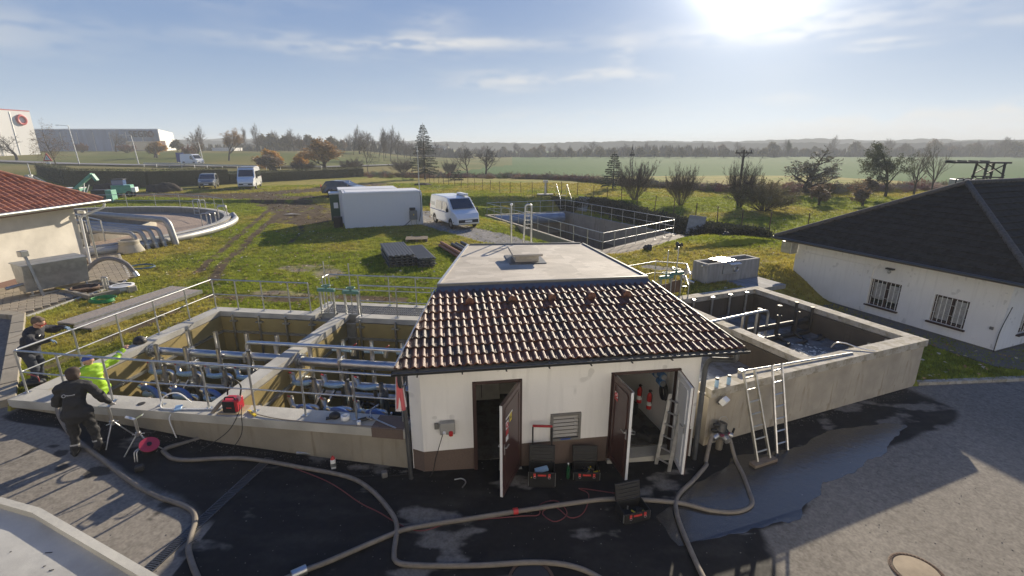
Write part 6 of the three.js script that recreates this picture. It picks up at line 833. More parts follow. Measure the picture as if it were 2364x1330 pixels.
// far rows of trees across the field: copies of a few kinds
{
  const kinds = [[61, { ...bare, lv: 2, kids: [9, 6], nt: 14, h: 11, w: 9, tw: .05, trunk: .5 }, 'twig'], [62, { ...bare, lv: 2, kids: [10, 6], nt: 16, h: 9, w: 9.5, tw: .05, trunk: .35, nl: 2, ls: .5, lj: .5 }, 'olive'], [63, { ...bare, lv: 2, kids: [10, 6], nt: 14, h: 13, w: 6.5, tw: .05, trunk: .7, ang: .4 }, 'twig'], [64, { ...bare, lv: 2, kids: [10, 6], nt: 16, h: 8, w: 8, tw: .05, trunk: .35, nl: 2, ls: .5, lj: .5 }, 'brown'], [65, { ...bare, lv: 2, kids: [12, 6], nt: 14, h: 11, w: 4, tw: .05, trunk: .8, ang: .3, nl: 2, ls: .4 }, 'green']];
  const src = kinds.map(([s, o, lf]) => { const { wg, cg } = makeTree(s, o); return [wg, cg, leafs[lf]]; }), r = rng(99);
  const put = (k, x, z, sc, lab, grp2) => { const t = thing('far_tree', lab, 'tree', [x, hN(x, z) - .2, z], r() * 6.28, grp2); const [wg, cg, m] = src[k]; for (const [g, mm, n] of [[wg, barkM[2], 'trunk'], [cg, m, 'crown']]) { const o = new THREE.Mesh(g, mm); o.name = n; t.add(o); } t.scale.setScalar(sc); };
  for (let i = 0; i < 130; i++) { const f = i / 129, x = mix(-60, 345, f) + 8 * (r() - .5), z = -262 - 40 * r() - (i % 3) * 12; put([0, 1, 3, 0, 2, 1, 0, 3][r() * 8 | 0], x, z, .45 + .55 * r() * r() + .35 * sst(120, 300, x), 'tree in the hazy row along the far edge of the green field', 'far field edge trees'); }
  for (let i = 0; i < 16; i++) put(1, 22 + i * 7 + 3 * r(), -252 - 3 * r(), .55 + .12 * r(), 'rounded roadside tree in the avenue beyond the green field', 'avenue beyond the field'); put(4, 132, -240, .85, 'single dark poplar standing out of the far tree row', null);
  for (let i = 0; i < 46; i++) { const x = mix(-132, -34, i / 45) + 4 * r(), z = -178 - 60 * r(); put([0, 2, 1, 3, 0, 0][r() * 6 | 0], x, z, .5 + .4 * r(), 'bare tree in the wood behind the golden bushes', 'wood behind the golden bushes'); }
  for (const [x, z, s] of [[-44, -165, .85], [-42.5, -166, .9], [-40, -164, .95], [-38, -165, .8]]) put(2, x, z, s, 'tall bare poplar above the wood left of the birch', 'tall poplars left of the birch');
  { const pos = [], q = rng(55); for (let k = 0; k < 5200; k++) { const x = mix(-150, 370, q()), z = -272 - 34 * q() + (x < -20 ? 40 : 0), y = hN(x, z), hh = 1.2 + 3.2 * q() * fbm(x * .03 + 9, 4, 999, 3, 8) * 2, a = q() * 6.28, w = .5 + 1.3 * q(); pos.push(x - Math.cos(a) * w, y, z - Math.sin(a) * w, x + Math.cos(a) * w, y, z + Math.sin(a) * w, x + (q() - .5) * w, y + hh, z + (q() - .5) * w); } const o = new Bd().raw(pos).mesh('far_scrub', mat([.13, .125, .09], 1)); o.userData.kind = 'stuff'; tag(o, 'hazy scrub under the tree row beyond the green field', 'scrub'); scene.add(o); }
  // wooded hills on the horizon
  const pos = [], rad = (a, d, h) => V(Math.sin(a) * d, h, -Math.cos(a) * d); const N = 420; let prev = null;
  for (const [d, base, amp, sd] of [[640, 9, 6, 3], [900, 13, 9, 8]]) { prev = null; for (let i = 0; i <= N; i++) { const a = (-62 + 124 * i / N) * RAD, h = base + amp * (fbm(i * .035 + 10, sd, 4096, 3, sd) - .4) + 2.6 * fbm(i * .8, sd + 5, 4096, 3, 6), c = [rad(a, d, -6), rad(a, d, h), rad(a, d + 60, h - 2)]; if (prev) { const q = (A, B, C, D) => { for (const v of [A, B, C, A, C, D]) pos.push(v.x, v.y, v.z); }; q(prev[0], c[0], c[1], prev[1]); q(prev[1], c[1], c[2], prev[2]); } prev = c; } }
  struct(new Bd().raw(pos).mesh('h', mat([.10, .105, .085], 1)), 'hills');
}
// low shrubs: reddish bramble strip along the meadow
{
  const r = rng(71), pos = []; for (let k = 0; k < 60; k++) { const a = r() * 6.28, t = r() * .9, l = .5 + .7 * r(), x = (r() - .5) * .5, z = (r() - .5) * .5, d = V(Math.cos(a) * Math.sin(t), Math.cos(t), Math.sin(a) * Math.sin(t)), e = V(x, 0, z).addScaledVector(d, l), w = .012; pos.push(x - w, 0, z, x + w, 0, z + w, e.x, e.y, e.z); for (let i = 0; i < 2; i++) { const p = V(x, 0, z).addScaledVector(d, l * (.4 + .6 * r())), s = .05 + .06 * r(); pos.push(p.x, p.y, p.z, p.x + s, p.y + s * .6, p.z, p.x + s * .3, p.y + s, p.z + s); } }
  const g = new Bd().raw(pos).geo(), line2 = [[-30, -87], [-14, -90], [-2, -90], [8, -81], [13, -69], [21, -59], [27, -54], [40, -55], [60, -58], [80, -60]], N = 1300, im = new THREE.InstancedMesh(g, mat([1, 1, 1], .95), N), mm = new THREE.Matrix4(), q = new THREE.Quaternion(), c = new THREE.Color();
  for (let k = 0; k < N; k++) { const f = r() * (line2.length - 1), i = f | 0, t = f - i, w = 7 * (r() - .5) * (r() + .3), x = mix(line2[i][0], line2[i + 1][0], t) + w * .4 + r(), z = mix(line2[i][1], line2[i + 1][1], t) + w * 1.1, s = .6 + .6 * r(); mm.compose(V(x, hN(x, z) - .05, z), q.setFromAxisAngle(V(0, 1, 0), r() * 6.28), V(s * 1.3, s * (.55 + .5 * r()), s * 1.3)); im.setMatrixAt(k, mm); const n = fbm(x * .12 + 50, z * .12 + 50, 999, 3, 4); const cc = mix3([.27, .15, .105], [.30, .23, .13], sst(.35, .65, n)); c.setRGB(...cc.map(v => v * (.7 + .6 * r()))); im.setColorAt(k, c); }
  im.name = 'bramble'; im.userData.kind = 'stuff'; tag(im, 'reddish brown bramble scrub between meadow and green field', 'bramble'); scene.add(im);
}
{ // dark evergreen ground cover on the bank right of the basin
  const r = rng(81), pos = []; for (let k = 0; k < 70; k++) { const a = r() * 6.28, d = .35 * Math.sqrt(r()), x = Math.cos(a) * d, z = Math.sin(a) * d, y = .05 + .3 * r(), s = .05 + .06 * r(), u = V(r() - .5, r() - .3, r() - .5).normalize().multiplyScalar(s), v = V(r() - .5, r() - .5, r() - .5).normalize().multiplyScalar(s); pos.push(x, y, z, x + u.x, y + u.y, z + u.z, x + v.x, y + v.y, z + v.z); }
  const g = new Bd().raw(pos).geo(), N = 1500, im = new THREE.InstancedMesh(g, leafM([.032, .036, .018]), N), mm = new THREE.Matrix4(), q = new THREE.Quaternion(), L = [[4.6, -45.2], [7.6, -42.6], [12.6, -31.6], [14.2, -27.8]]; for (let k = 0; k < N; k++) { const f = Math.pow(r(), .8) * 3, i = Math.min(2, f | 0), t = f - i, o = 1.7 * (r() - .5) - .2, x = mix(L[i][0], L[i + 1][0], t) + o * .9, z = mix(L[i][1], L[i + 1][1], t) + o * .44, s = .8 + .7 * r(); mm.compose(V(x, hN(x, z) - .05, z), q.setFromAxisAngle(V(0, 1, 0), r() * 6.28), V(s, s, s)); im.setMatrixAt(k, mm); }
  im.name = 'ground_cover'; im.userData.kind = 'stuff'; tag(im, 'dark evergreen ground cover on the bank right of the basin', 'ground cover'); scene.add(im);
}
{ // clipped hedge
  const t = thing('hedge', 'long clipped green brown hedge behind the parked cars', 'hedge', [0, 0, 0]), P = [[-76, -80], [-58, -64.5], [-46, -62.5], [-39, -68], [-26, -86]], r = rng(17), cp = [], core = new Bd(), W = 1.1, Hh = 2.15;
  for (let i = 0; i < P.length - 1; i++) {
    const a = P[i], b = P[i + 1], L = Math.hypot(b[0] - a[0], b[1] - a[1]), ux = (b[0] - a[0]) / L, uz = (b[1] - a[1]) / L; const y0 = hN((a[0] + b[0]) / 2, (a[1] + b[1]) / 2); const hh = i === 3 ? 1.5 : Hh;
    core.add(new THREE.BoxGeometry(L, hh - .2, W - .3), new THREE.Matrix4().makeRotationY(Math.atan2(-uz, ux)).setPosition((a[0] + b[0]) / 2, y0 + hh / 2 - .1, (a[1] + b[1]) / 2));
    for (let k = 0; k < L * 420; k++) { const s = r() * L, f = r(), sd = r() < .5 ? 1 : -1; let off, y; if (f < .3) { off = (r() - .5) * W; y = hh * (.93 + .1 * r()); } else { off = sd * W / 2 * (.85 + .25 * r()); y = hh * r(); } off += .12 * (fbm(s * .8, y * 2 + i * 9, 99, 2, 5) - .5); const x = a[0] + ux * s - uz * off, z = a[1] + uz * s + ux * off, p = V(x, y0 + y, z), u = V(r() - .5, r() - .5, r() - .5).normalize().multiplyScalar(.10 + .10 * r()), v = V(r() - .5, r() - .5, r() - .5).normalize().multiplyScalar(.07); cp.push(p.x, p.y, p.z, p.x + u.x, p.y + u.y, p.z + u.z, p.x + u.x * .6 + v.x, p.y + u.y * .6 + v.y, p.z + u.z * .6 + v.z); }
  }
  core.mesh('branches', mat([.075, .07, .038], 1), t); new Bd().raw(cp).mesh('foliage', leafM([.075, .085, .03]), t);
}
{ // wire fence on the bank
  const t = thing('wire_fence', 'low wire fence on rusty posts along the meadow bank', 'fence', [0, 0, 0]), P = [[-13, -74], [-8.4, -65.5], [-2.5, -56], [2.1, -50.3], [7.6, -45.5], [10.4, -40.5], [13.2, -34.8], [15.8, -29.5], [19, -27], [25, -26]]; const pts = [];
  for (let i = 0; i < P.length - 1; i++) { const n = Math.round(Math.hypot(P[i + 1][0] - P[i][0], P[i + 1][1] - P[i][1]) / 1.9); for (let k = 0; k < n; k++) pts.push([mix(P[i][0], P[i + 1][0], k / n), mix(P[i][1], P[i + 1][1], k / n)]); } pts.push(P[P.length - 1]);
  const pg = new Bd().cyl(V(0, -.1, 0), V(0, 1.25, 0), .035, .03, 6).geo(), r = rng(3), tops = []; for (const [x, z] of pts) { const o = new THREE.Mesh(pg, M.rust); o.name = 'post'; o.castShadow = true; o.position.set(x, hN(x, z), z); o.rotation.z = (r() - .5) * .12; t.add(o); tops.push(V(x, hN(x, z), z)); }
  for (const y of [.35, .75, 1.15]) { const b = new Bd(); for (let i = 0; i < tops.length - 1; i++) b.bar(tops[i].clone().add(V(0, y, 0)), tops[i + 1].clone().add(V(0, y, 0)), .005, .005); b.mesh('wire', M.rust, t); }
}
{ // poles and masts
  const W = mat([.10, .085, .07], .9), p = thing('power_pole', 'wooden power pole with a crossarm and insulators', 'power pole', [22.2, hN(22.2, -48), -48]); new Bd().cyl(V(0, -.2, 0), V(0, 4.6, 0), .14, .10, 8).mesh('pole', W, p); new Bd().box(0, 4.3, 0, 1.6, .12, .12).mesh('crossarm', W, p); for (const x of [-.7, -.2, .25, .7]) new Bd().cyl(V(x, 4.36, 0), V(x, 4.58, 0), .05, .035, 7).mesh('insulator', M.dark, p); new Bd().bar(V(0, 3.8, 0), V(.5, 4.28, 0), .05, .05).bar(V(0, 3.8, 0), V(-.5, 4.28, 0), .05, .05).mesh('brace', W, p);
  const g = thing('transformer_mast', 'dark lattice transformer mast rising behind the dark roof ridge', 'mast', [29.3, 1, -30.5], -.2), lat = new Bd(); for (const [x, z] of [[-.45, -.45], [.45, -.45], [-.45, .45], [.45, .45]]) lat.bar(V(x * 1.3, 0, z * 1.3), V(x, 4.0, z), .09, .09); lat.mesh('leg', M.dark, g); const br = new Bd(); for (const z of [-.5, .5]) for (let k = 0; k < 5; k++) { br.bar(V(-.55, .3 + k * .75, z), V(.5, 1.0 + k * .75, z), .05, .05); br.bar(V(.55, .3 + k * .75, z), V(-.5, 1.0 + k * .75, z), .05, .05); } for (const y of [1.2, 2.5, 3.2]) br.box(0, y, .5, 1.1, .07, .06).box(0, y, -.5, 1.1, .07, .06); br.mesh('bracing', M.dark, g); new Bd().box(-.7, 4.05, 0, 3.0, .1, .9).mesh('platform', M.dark, g); for (const x of [-2.0, -1.4, -.8, -.2]) new Bd().cyl(V(x - .4, 4.12, 0), V(x + .1, 4.12, 0), .07, .05, 7).mesh('insulator', M.dark, g); new Bd().box(-1.2, 2.4, 0, 1.1, 1.3, .9, 0, 0, 0, .05).mesh('transformer', M.steelD, g); for (const x of [-1.9, -1.5, -.9]) new Bd().bend([V(x, 1.9, .5), V(x, 3.1, .5), V(x + .4, 3.1, .5), V(x + .4, 2.4, .5)], .035, .1, 7).mesh('cable', M.dark, g);
  const y = thing('lattice_pole', 'slim lattice pole between the young spruce and the willow bush', 'pole', [18, hN(18, -75), -75]); new Bd().bar(V(-.2, 0, 0), V(-.12, 4.6, 0), .07, .07).bar(V(.2, 0, 0), V(.12, 4.6, 0), .07, .07).mesh('rail', M.dark, y); const b2 = new Bd(); for (let k = 0; k < 9; k++) b2.bar(V(-.2, k * .5, 0), V(.2, k * .5 + .5, 0), .04, .04); b2.mesh('bracing', M.dark, y); new Bd().box(0, 3.9, 0, .7, .25, .2).mesh('fitting', M.dark, y); new Bd().cyl(V(0, 4.6, 0), V(0, 5.5, 0), .10, .02, 6).mesh('tip', M.dark, y);
}
for (const [x, z, w, h, l, c] of [[-39.8, -56.2, 3.6, 1.0, 'dark heap of soil in front of the hedge', [.06, .045, .032]], [-48, -58.5, 3.2, .8, 'heap of dark twigs at the hedge foot', [.05, .035, .03]], [-12, -66, 2.4, .35, 'low heap of soil on the far lawn', [.07, .05, .035]]]) { const g = new THREE.SphereGeometry(1, 26, 12, 0, 6.283, 0, 1.57), p = g.attributes.position; for (let i = 0; i < p.count; i++) { const n = .7 + .6 * fbm(p.getX(i) * 3 + 20, p.getZ(i) * 3 + 20, 99, 4, 7); p.setXYZ(i, p.getX(i) * w * .5 * n, Math.pow(p.getY(i), 1.3) * h * n - .03, p.getZ(i) * w * .35 * n); } g.computeVertexNormals(); one(new Bd().add(g), 'soil_heap', mat(c, 1, 0, { map: T.speck, m: .8, bump: T.bumpC, bm: .6, bs: .05 }), l, 'soil heap', null, [x, hN(x, z), z]); }
{ // fallen leaves on the turf, grit and small stones on the asphalt
  const lg = new Bd().raw([-.05, .012, 0, 0, .03, -.035, .05, .014, 0, -.05, .012, 0, .05, .014, 0, 0, .022, .035]).geo(), r = rng(404), mm = new THREE.Matrix4(), q = new THREE.Quaternion(), e = new THREE.Euler(), c = new THREE.Color(), N = 5200, im = new THREE.InstancedMesh(lg, mat([1, 1, 1], .9), N); let n = 0;
  while (n < N) { const d = 10 + 60 * Math.pow(r(), 1.3), a = (r() - .5) * 1.7, x = Math.sin(a) * d, z = -Math.cos(a) * d; if (z > -10 || fbm(x * .15 + 30, z * .15 + 30, 999, 3, 61) < .42) continue; const h = hT(x, z); if (h < -.3 || inPoly(x, z, YARD) || Math.hypot(x - RT[0], z - RT[1]) < 11.5 || HOLES.some(p => polyD(x, z, p, true) < .3)) continue; const s = (.6 + .7 * r()) * (1 + d / 60); mm.compose(V(x, h + .02, z), q.setFromEuler(e.set((r() - .5) * .8, r() * 6.28, (r() - .5) * .8)), V(s, s, s)); im.setMatrixAt(n, mm); const k = r(); c.setRGB(...(k < .4 ? [.34, .22, .09] : k < .75 ? [.24, .14, .06] : [.52, .46, .32])); im.setColorAt(n++, c); }
  im.name = 'fallen_leaves'; im.userData.kind = 'stuff'; tag(im, 'fallen leaves scattered over the turf', 'leaves'); scene.add(im);
  const G = 2000, gm = new THREE.InstancedMesh(new Bd().add(new THREE.IcosahedronGeometry(.011, 0)).geo(), mat([.13, .122, .11], .95), G); for (let k = 0; k < G; k++) { const near = r() < .5; let x, z; if (near) { const f = r() < .55 ? [FL, 8.6 * r(), .06 + .35 * r() * r()] : [FR, -7 * r(), .06 + .4 * r() * r()]; [x, z] = toW(...f); } else { x = -11 + 22 * r(); z = -4.5 - 4.5 * r(); if (!inPoly(x, z, YARD)) { x = -8 + 15 * r(); z = -4.6 - 2.2 * r(); } } const s = .4 + 1.1 * r() * r(); mm.compose(V(x, yardH(x) + .002, z), q.setFromAxisAngle(V(0, 1, 0), r() * 6), V(s, s * .6, s)); gm.setMatrixAt(k, mm); } gm.name = 'grit'; gm.userData.kind = 'stuff'; tag(gm, 'grit and small stones on the asphalt yard', 'grit'); scene.add(gm);
}

// ---------------------------------------------------------------- paving, kerbs, drain, covers, puddle
{
  const pv = [[-15.75, -14.45], [-15.65, -16.4], [-15.55, -18.6], [-15.9, -19.5], [-20.6, -24.7], [-23, -24.9], [-23, -14.6]];
  const g = thing('block_paving', 'buff block paving beside the red roofed house', 'paving', [0, .79, 0]), cs = [[.34, .29, .21], [.38, .32, .235], [.30, .255, .19]].map(c => mat(c, .92, 0, { map: T.blotch, m: .5, bump: T.bump, bm: .2, bs: .002 }));
  const bg = new RoundedBoxGeometry(.385, .06, .185, 1, .008), r = rng(6), geo = triUV(bg), spots = []; const rot = 43 * RAD, c = Math.cos(rot), s = Math.sin(rot);
  for (let i = -40; i < 60; i++) for (let j = -60; j < 60; j++) { const u = i * .4 + (j % 2 ? .2 : 0), v = j * .2, x = -17.5 + u * c + v * s, z = -19 - u * s + v * c; if (!inPoly(x, z, pv) || (x < -19.5 && z > -21.6) || x < -20.8) continue; spots.push([x, z, Math.hypot(x, z)]); }
  spots.sort((a, b) => a[2] - b[2]); const rest = new Bd(); spots.forEach(([x, z], k) => { if (k < 300) { const o = new THREE.Mesh(geo, cs[r() * 3 | 0]); o.name = 'paver'; o.position.set(x, .01 + .006 * r(), z); o.rotation.y = rot; o.receiveShadow = o.castShadow = true; g.add(o); } else rest.box(x, .012 + .006 * r(), z, .385, .06, .185, rot); });
  const rm = rest.mesh('pavers', cs[0], g); rm.userData.kind = 'stuff'; new Bd().prism(pv, -.5, -.01).mesh('bedding', mat([.10, .085, .06], 1), g);
  const kb = (pts, lab, w = .14, h = .14, m = M.rim) => { const t = thing('kerb', lab, 'kerb', [0, 0, 0]); for (let i = 0; i < pts.length - 1; i++) { const a = pts[i], b = pts[i + 1], L = Math.hypot(b[0] - a[0], b[1] - a[1]), n = Math.max(1, Math.round(L / 1)); for (let k = 0; k < n; k++) { const f = (k + .5) / n, x = mix(a[0], b[0], f), z = mix(a[1], b[1], f), y = mix(a[2], b[2], f); new Bd().box(x, y - .06 + h / 2, z, L / n - .012, h + .1, w, Math.atan2(-(b[1] - a[1]), b[0] - a[0]), 0, 0, .015).mesh('kerb_stone', m, t); } } };
  kb([[-16.6, -14.6, .78], [-15.6, -14.42, .78], [-10.72, -9.15, .7]], 'concrete kerb between the left lawn and the yard', .3, .16, M.conc); kb([[-15.5, -14.5, .77], [-15.45, -18.5, .77], [-16, -19.5, .78], [-20.5, -24.6, .78]], 'edging kerb along the buff paving', .1, .06, M.rim); kb([[10.98, -11.85, -.2], [14.2, -12.12, -.2], [19, -12.5, -.2]], 'weathered kerb in front of the shaded grass by the right house', .16, .10, M.rimOld);
  // path beside the right house
  const pts = wp(FQ, [[-.06, 1.6], [-1.25, .6], [-1.1, -5.6], [-.06, -5.6]]); const pa = new Bd(); pa.prism([...pts, ...wp(FQ, [[-.06, .06], [8, .06], [8, 1.6]])].map(p => p).slice(0, 4), -.3, -.085).mesh('p', mat([.15, .145, .135], .95, 0, { map: T.speck, m: .6, bump: T.bump, bm: .3, bs: .006 })); struct(pa.mesh('p', mat([.15, .145, .135], .95, 0, { map: T.speck, m: .6, bump: T.bump, bm: .3, bs: .006 })), 'path');
  struct(new Bd().prism(wp(FQ, [[-.05, .03], [8, .03], [8, 1.7], [-.05, 1.7]]), -.3, -.088).mesh('p', mat([.15, .145, .135], .95, 0, { map: T.speck, m: .6, bump: T.bump, bm: .3, bs: .006 })), 'forecourt');
  // line drain
  const d = thing('line_drain', 'slotted steel line drain across the wet yard', 'drain', [0, 0, 0]); const a = V(-4.72, 0, -8.1), b = V(-5.35, 0, -4.6); for (let k = 0; k < 7; k++) { const p = a.clone().lerp(b, (k + .02) / 7), q = a.clone().lerp(b, (k + .98) / 7); p.y = yardH(p.x) + .008; q.y = yardH(q.x) + .008; const bd = new Bd(), u = q.clone().sub(p).normalize(), n = V(-u.z, 0, u.x); for (const s of [-1, 1]) bd.bar(p.clone().addScaledVector(n, s * .085), q.clone().addScaledVector(n, s * .085), .014, .016); for (let i = 0; i <= 14; i++) { const c = p.clone().lerp(q, i / 14); bd.bar(c.clone().addScaledVector(n, -.08), c.clone().addScaledVector(n, .08), .012, .014); } bd.mesh('grate', M.zinc, d); } new Bd().bar(a.clone().setY(yardH(-4.75) - .045), b.clone().setY(yardH(-5.3) - .045), .16, .09).mesh('channel', M.black, d);
  const cover = (x, z, r0, lab, m) => { const t = thing('manhole_cover', lab, 'manhole cover', [x, yardH(x) + .003, z]); new Bd().lathe([[.001, .0], [r0 - .06, .0], [r0 - .06, .012], [.001, .012]], 0, 0, 0, 40).mesh('lid', m, t); const rg = new Bd().lathe([[r0 - .045, 0], [r0, 0], [r0, .014], [r0 - .045, .014]], 0, 0, 0, 40); for (let k = 0; k < 44; k++) { const an = k / 44 * 6.283; rg.box(Math.cos(an) * (r0 - .022), .017, Math.sin(an) * (r0 - .022), .02, .006, .03, -an); } rg.mesh('frame', M.rust, t); }; cover(6.15, -5.82, .36, 'round manhole cover with buff concrete lid in the sunlit yard', mat([.36, .29, .20], .9, 0, { map: T.blotch, m: .7 })); cover(.28, -5.55, .34, 'dark wet manhole cover at the bottom of the yard', M.dark);
}
// ---------------------------------------------------------------- hoses and cables
{
  M.hose = mat([.235, .205, .165], .8, 0, { map: T.blotch, m: .5, bump: T.bump, bm: .1, bs: .003 });
  const lay = (pts, r, m, name, lab, pre = [], post = [], cat = 'hose') => { const q = [...pre, ...pts.map(([x, z]) => PY(x, z, r)), ...post], t = thing(name, lab, cat); new Bd().tube(q, r, 8, q.length * 8).mesh(name === 'cable' ? 'cable' : 'hose', m, t); return t; };
  lay([[-8.98, -8.53], [-8.35, -8.09], [-7.64, -7.7], [-6.7, -7.18], [-6.05, -6.89], [-5.41, -6.68], [-5.13, -6.46], [-4.95, -6.06], [-4.83, -5.82], [-4.58, -5.53], [-4.35, -5.29], [-4.1, -4.9]], .042, M.hose, 'drain_hose', 'thick grey hose from the left tank past the worker to the bottom edge', [V(-9.35, .3, -9.6), V(-9.3, .98, -9.15), V(-9.32, .88, -8.82)]);
  lay([[-6.31, -8.62], [-6.71, -8.13], [-6.61, -7.96], [-6.23, -7.84], [-5.19, -8.0], [-3.95, -7.82], [-3.07, -7.62], [-2.6, -7.35], [-2.18, -6.93], [-1.89, -6.5], [-1.80, -5.95], [-1.72, -5.76], [-1.42, -5.71], [-.53, -5.74], [.38, -5.83], [.96, -5.76], [1.37, -5.51], [1.7, -5.1]], .04, M.hose, 'drain_hose', 'long grey hose from under the red welder winding to the bottom middle', [V(-5.75, -.1, -9.3), V(-5.8, .97, -8.95), V(-5.95, .93, -8.55)]);
  const hc = lay([[-3.6, -5.1], [-3.29, -5.34], [-3.02, -5.54], [-2.71, -5.73], [-1.95, -6.26], [-1.6, -6.44], [-.6, -6.7], [.9, -7.08], [1.85, -7.26], [2.93, -7.22], [3.49, -7.05], [3.94, -7.03], [4.3, -7.22], [4.42, -7.6], [4.52, -8.05], [4.58, -8.5]], .04, M.hose, 'drain_hose', 'grey hose lying straight across the wet yard to the pump fitting', [], [V(4.55, .12, -8.78), V(4.5, .2, -8.9)]);
  new Bd().cyl(PY(-3.14, -5.45, .05), PY(-2.98, -5.57, .05), .068, .068, 12).mesh('coupling', M.galv, hc); new Bd().cyl(PY(.02, -6.86, .05), PY(.1, -6.88, .05), .056, .056, 10).mesh('sleeve', M.red, hc);
  lay([[3.95, -8.45], [3.9, -8.31], [3.46, -7.83], [3.03, -7.39], [2.86, -6.95], [2.82, -6.24], [2.84, -5.56], [2.95, -5.0]], .04, M.hose, 'drain_hose', 'grey hose from the pump fitting down the right of the toolbox', [V(4.22, .2, -8.86), V(4.1, .1, -8.7)]);
  M.redC = mat([.16, .035, .035], .6); lay([[-4.42, -7.95], [-3.38, -7.5], [-2.65, -7.0], [-2.3, -6.81], [-1.56, -6.41], [-.96, -6.62], [.13, -6.8], [.46, -6.85], [.5, -7.1], [.8, -7.2], [.95, -6.9], [.72, -6.7], [.52, -6.9], [.75, -7.05], [1.0, -6.8], [1.25, -6.95], [1.4, -7.4], [1.25, -7.55], [1.9, -7.45]], .009, M.redC, 'cable', 'thin red cable looping round the hose in the yard', [], [], 'cable');
  lay([[-1.55, -7.75], [-1.93, -7.8], [-2.37, -7.72], [-3.09, -7.7], [-3.95, -7.9], [-4.6, -8.0]], .008, M.black, 'cable', 'black cable from the wall socket across the yard edge', [V(-1.27, .93, -7.76), V(-1.4, .5, -7.7)], [], 'cable');
  { const t = thing('cable', 'black power leads hanging from the red welder to the ground', 'cable'); const P = (x, y, z) => { const [a, b] = toW(FL, x, z); return V(a, y, b); }; new Bd().tube([P(5.2, 1.1, -.1), P(5.25, 1.0, .02), P(5.0, .6, .12), P(4.5, .28, .35), P(4.2, .22, .6), P(3.6, .3, .9)], .008, 6).mesh('lead', M.black, t); new Bd().tube([P(5.25, 1.1, -.1), P(5.3, .98, .02), P(5.3, .55, .14), P(5.0, .2, .4), P(4.6, .2, .6), P(5.0, .16, .95), P(5.6, .12, 1.1)], .008, 6).mesh('lead', M.black, t); new Bd().tube([P(4.55, 1.1, -.15), P(4.4, 1.5, -.22), P(4.48, 1.9, -.2), P(4.3, 1.35, -.26)], .008, 6).mesh('lead', M.black, t); }
  { const t = thing('white_hose', 'thin white hose with a pale blue face mask on the tank rim', 'hose'); const P = (x, y, z) => { const [a, b] = toW(FL, x, z); return V(a, y, b); }; new Bd().tube([P(3.95, .94, -.3), P(3.7, 1.15, -.28), P(3.45, 1.1, -.2), P(3.42, .93, -.1), P(3.6, .915, -.05), P(4.2, .915, -.12), P(4.7, .92, -.2)], .014, 7, 50).mesh('hose', M.white, t); new Bd().tube([P(3.78, .92, -.1), P(3.75, .8, .08), P(3.8, .5, .1), P(3.82, .36, .09)], .011, 7).mesh('hose', M.white, t); }
  { const [x, z] = toW(FL, 3.82, -.1), t = thing('face_mask', 'pale blue face mask lying on the tank rim', 'mask', [x, .905, z], .3); new Bd().box(0, .02, 0, .13, .03, .16, 0, .2, 0, .012).mesh('mask', M.lblue, t); }
  { const t = thing('thin_hose', 'thin pale hose lying along the front rim from the welder to the rag', 'hose'); const P = (x, y, z) => { const [a, b] = toW(FL, x, z); return V(a, y, b); }; new Bd().tube([P(5.3, .93, -.15), P(5.9, .915, -.02), P(6.5, .91, .02), P(7.3, .91, .03), P(8.1, .915, .0)], .011, 6).mesh('hose', M.hose, t); }
  for (const [x, z, n, r, m, l] of [[-14.35, -16.2, 7, .42, mat([.02, .22, .045], .45), 'coil of bright green hose on the lawn'], [-16.6, -21.2, 3, .58, mat([.06, .13, .18], .5), 'ring of grey blue hose on the lawn by the paving']]) { const t = thing('hose_coil', l, 'hose'); const q = [], rr = rng(n); for (let k = 0; k < n * 16; k++) { const a = k / 16 * 6.283, k2 = r * (.8 + .3 * Math.sin(k * .37) * (rr() * .3 + .5)); q.push(V(x + Math.cos(a) * k2 * 1.1, hN(x, z) + .05 + .02 * (k / 16) * .6 + .02 * rr(), z + Math.sin(a) * k2 * .85)); } new Bd().tube(q, .017, 6, q.length * 2).mesh('hose', m, t); }
}
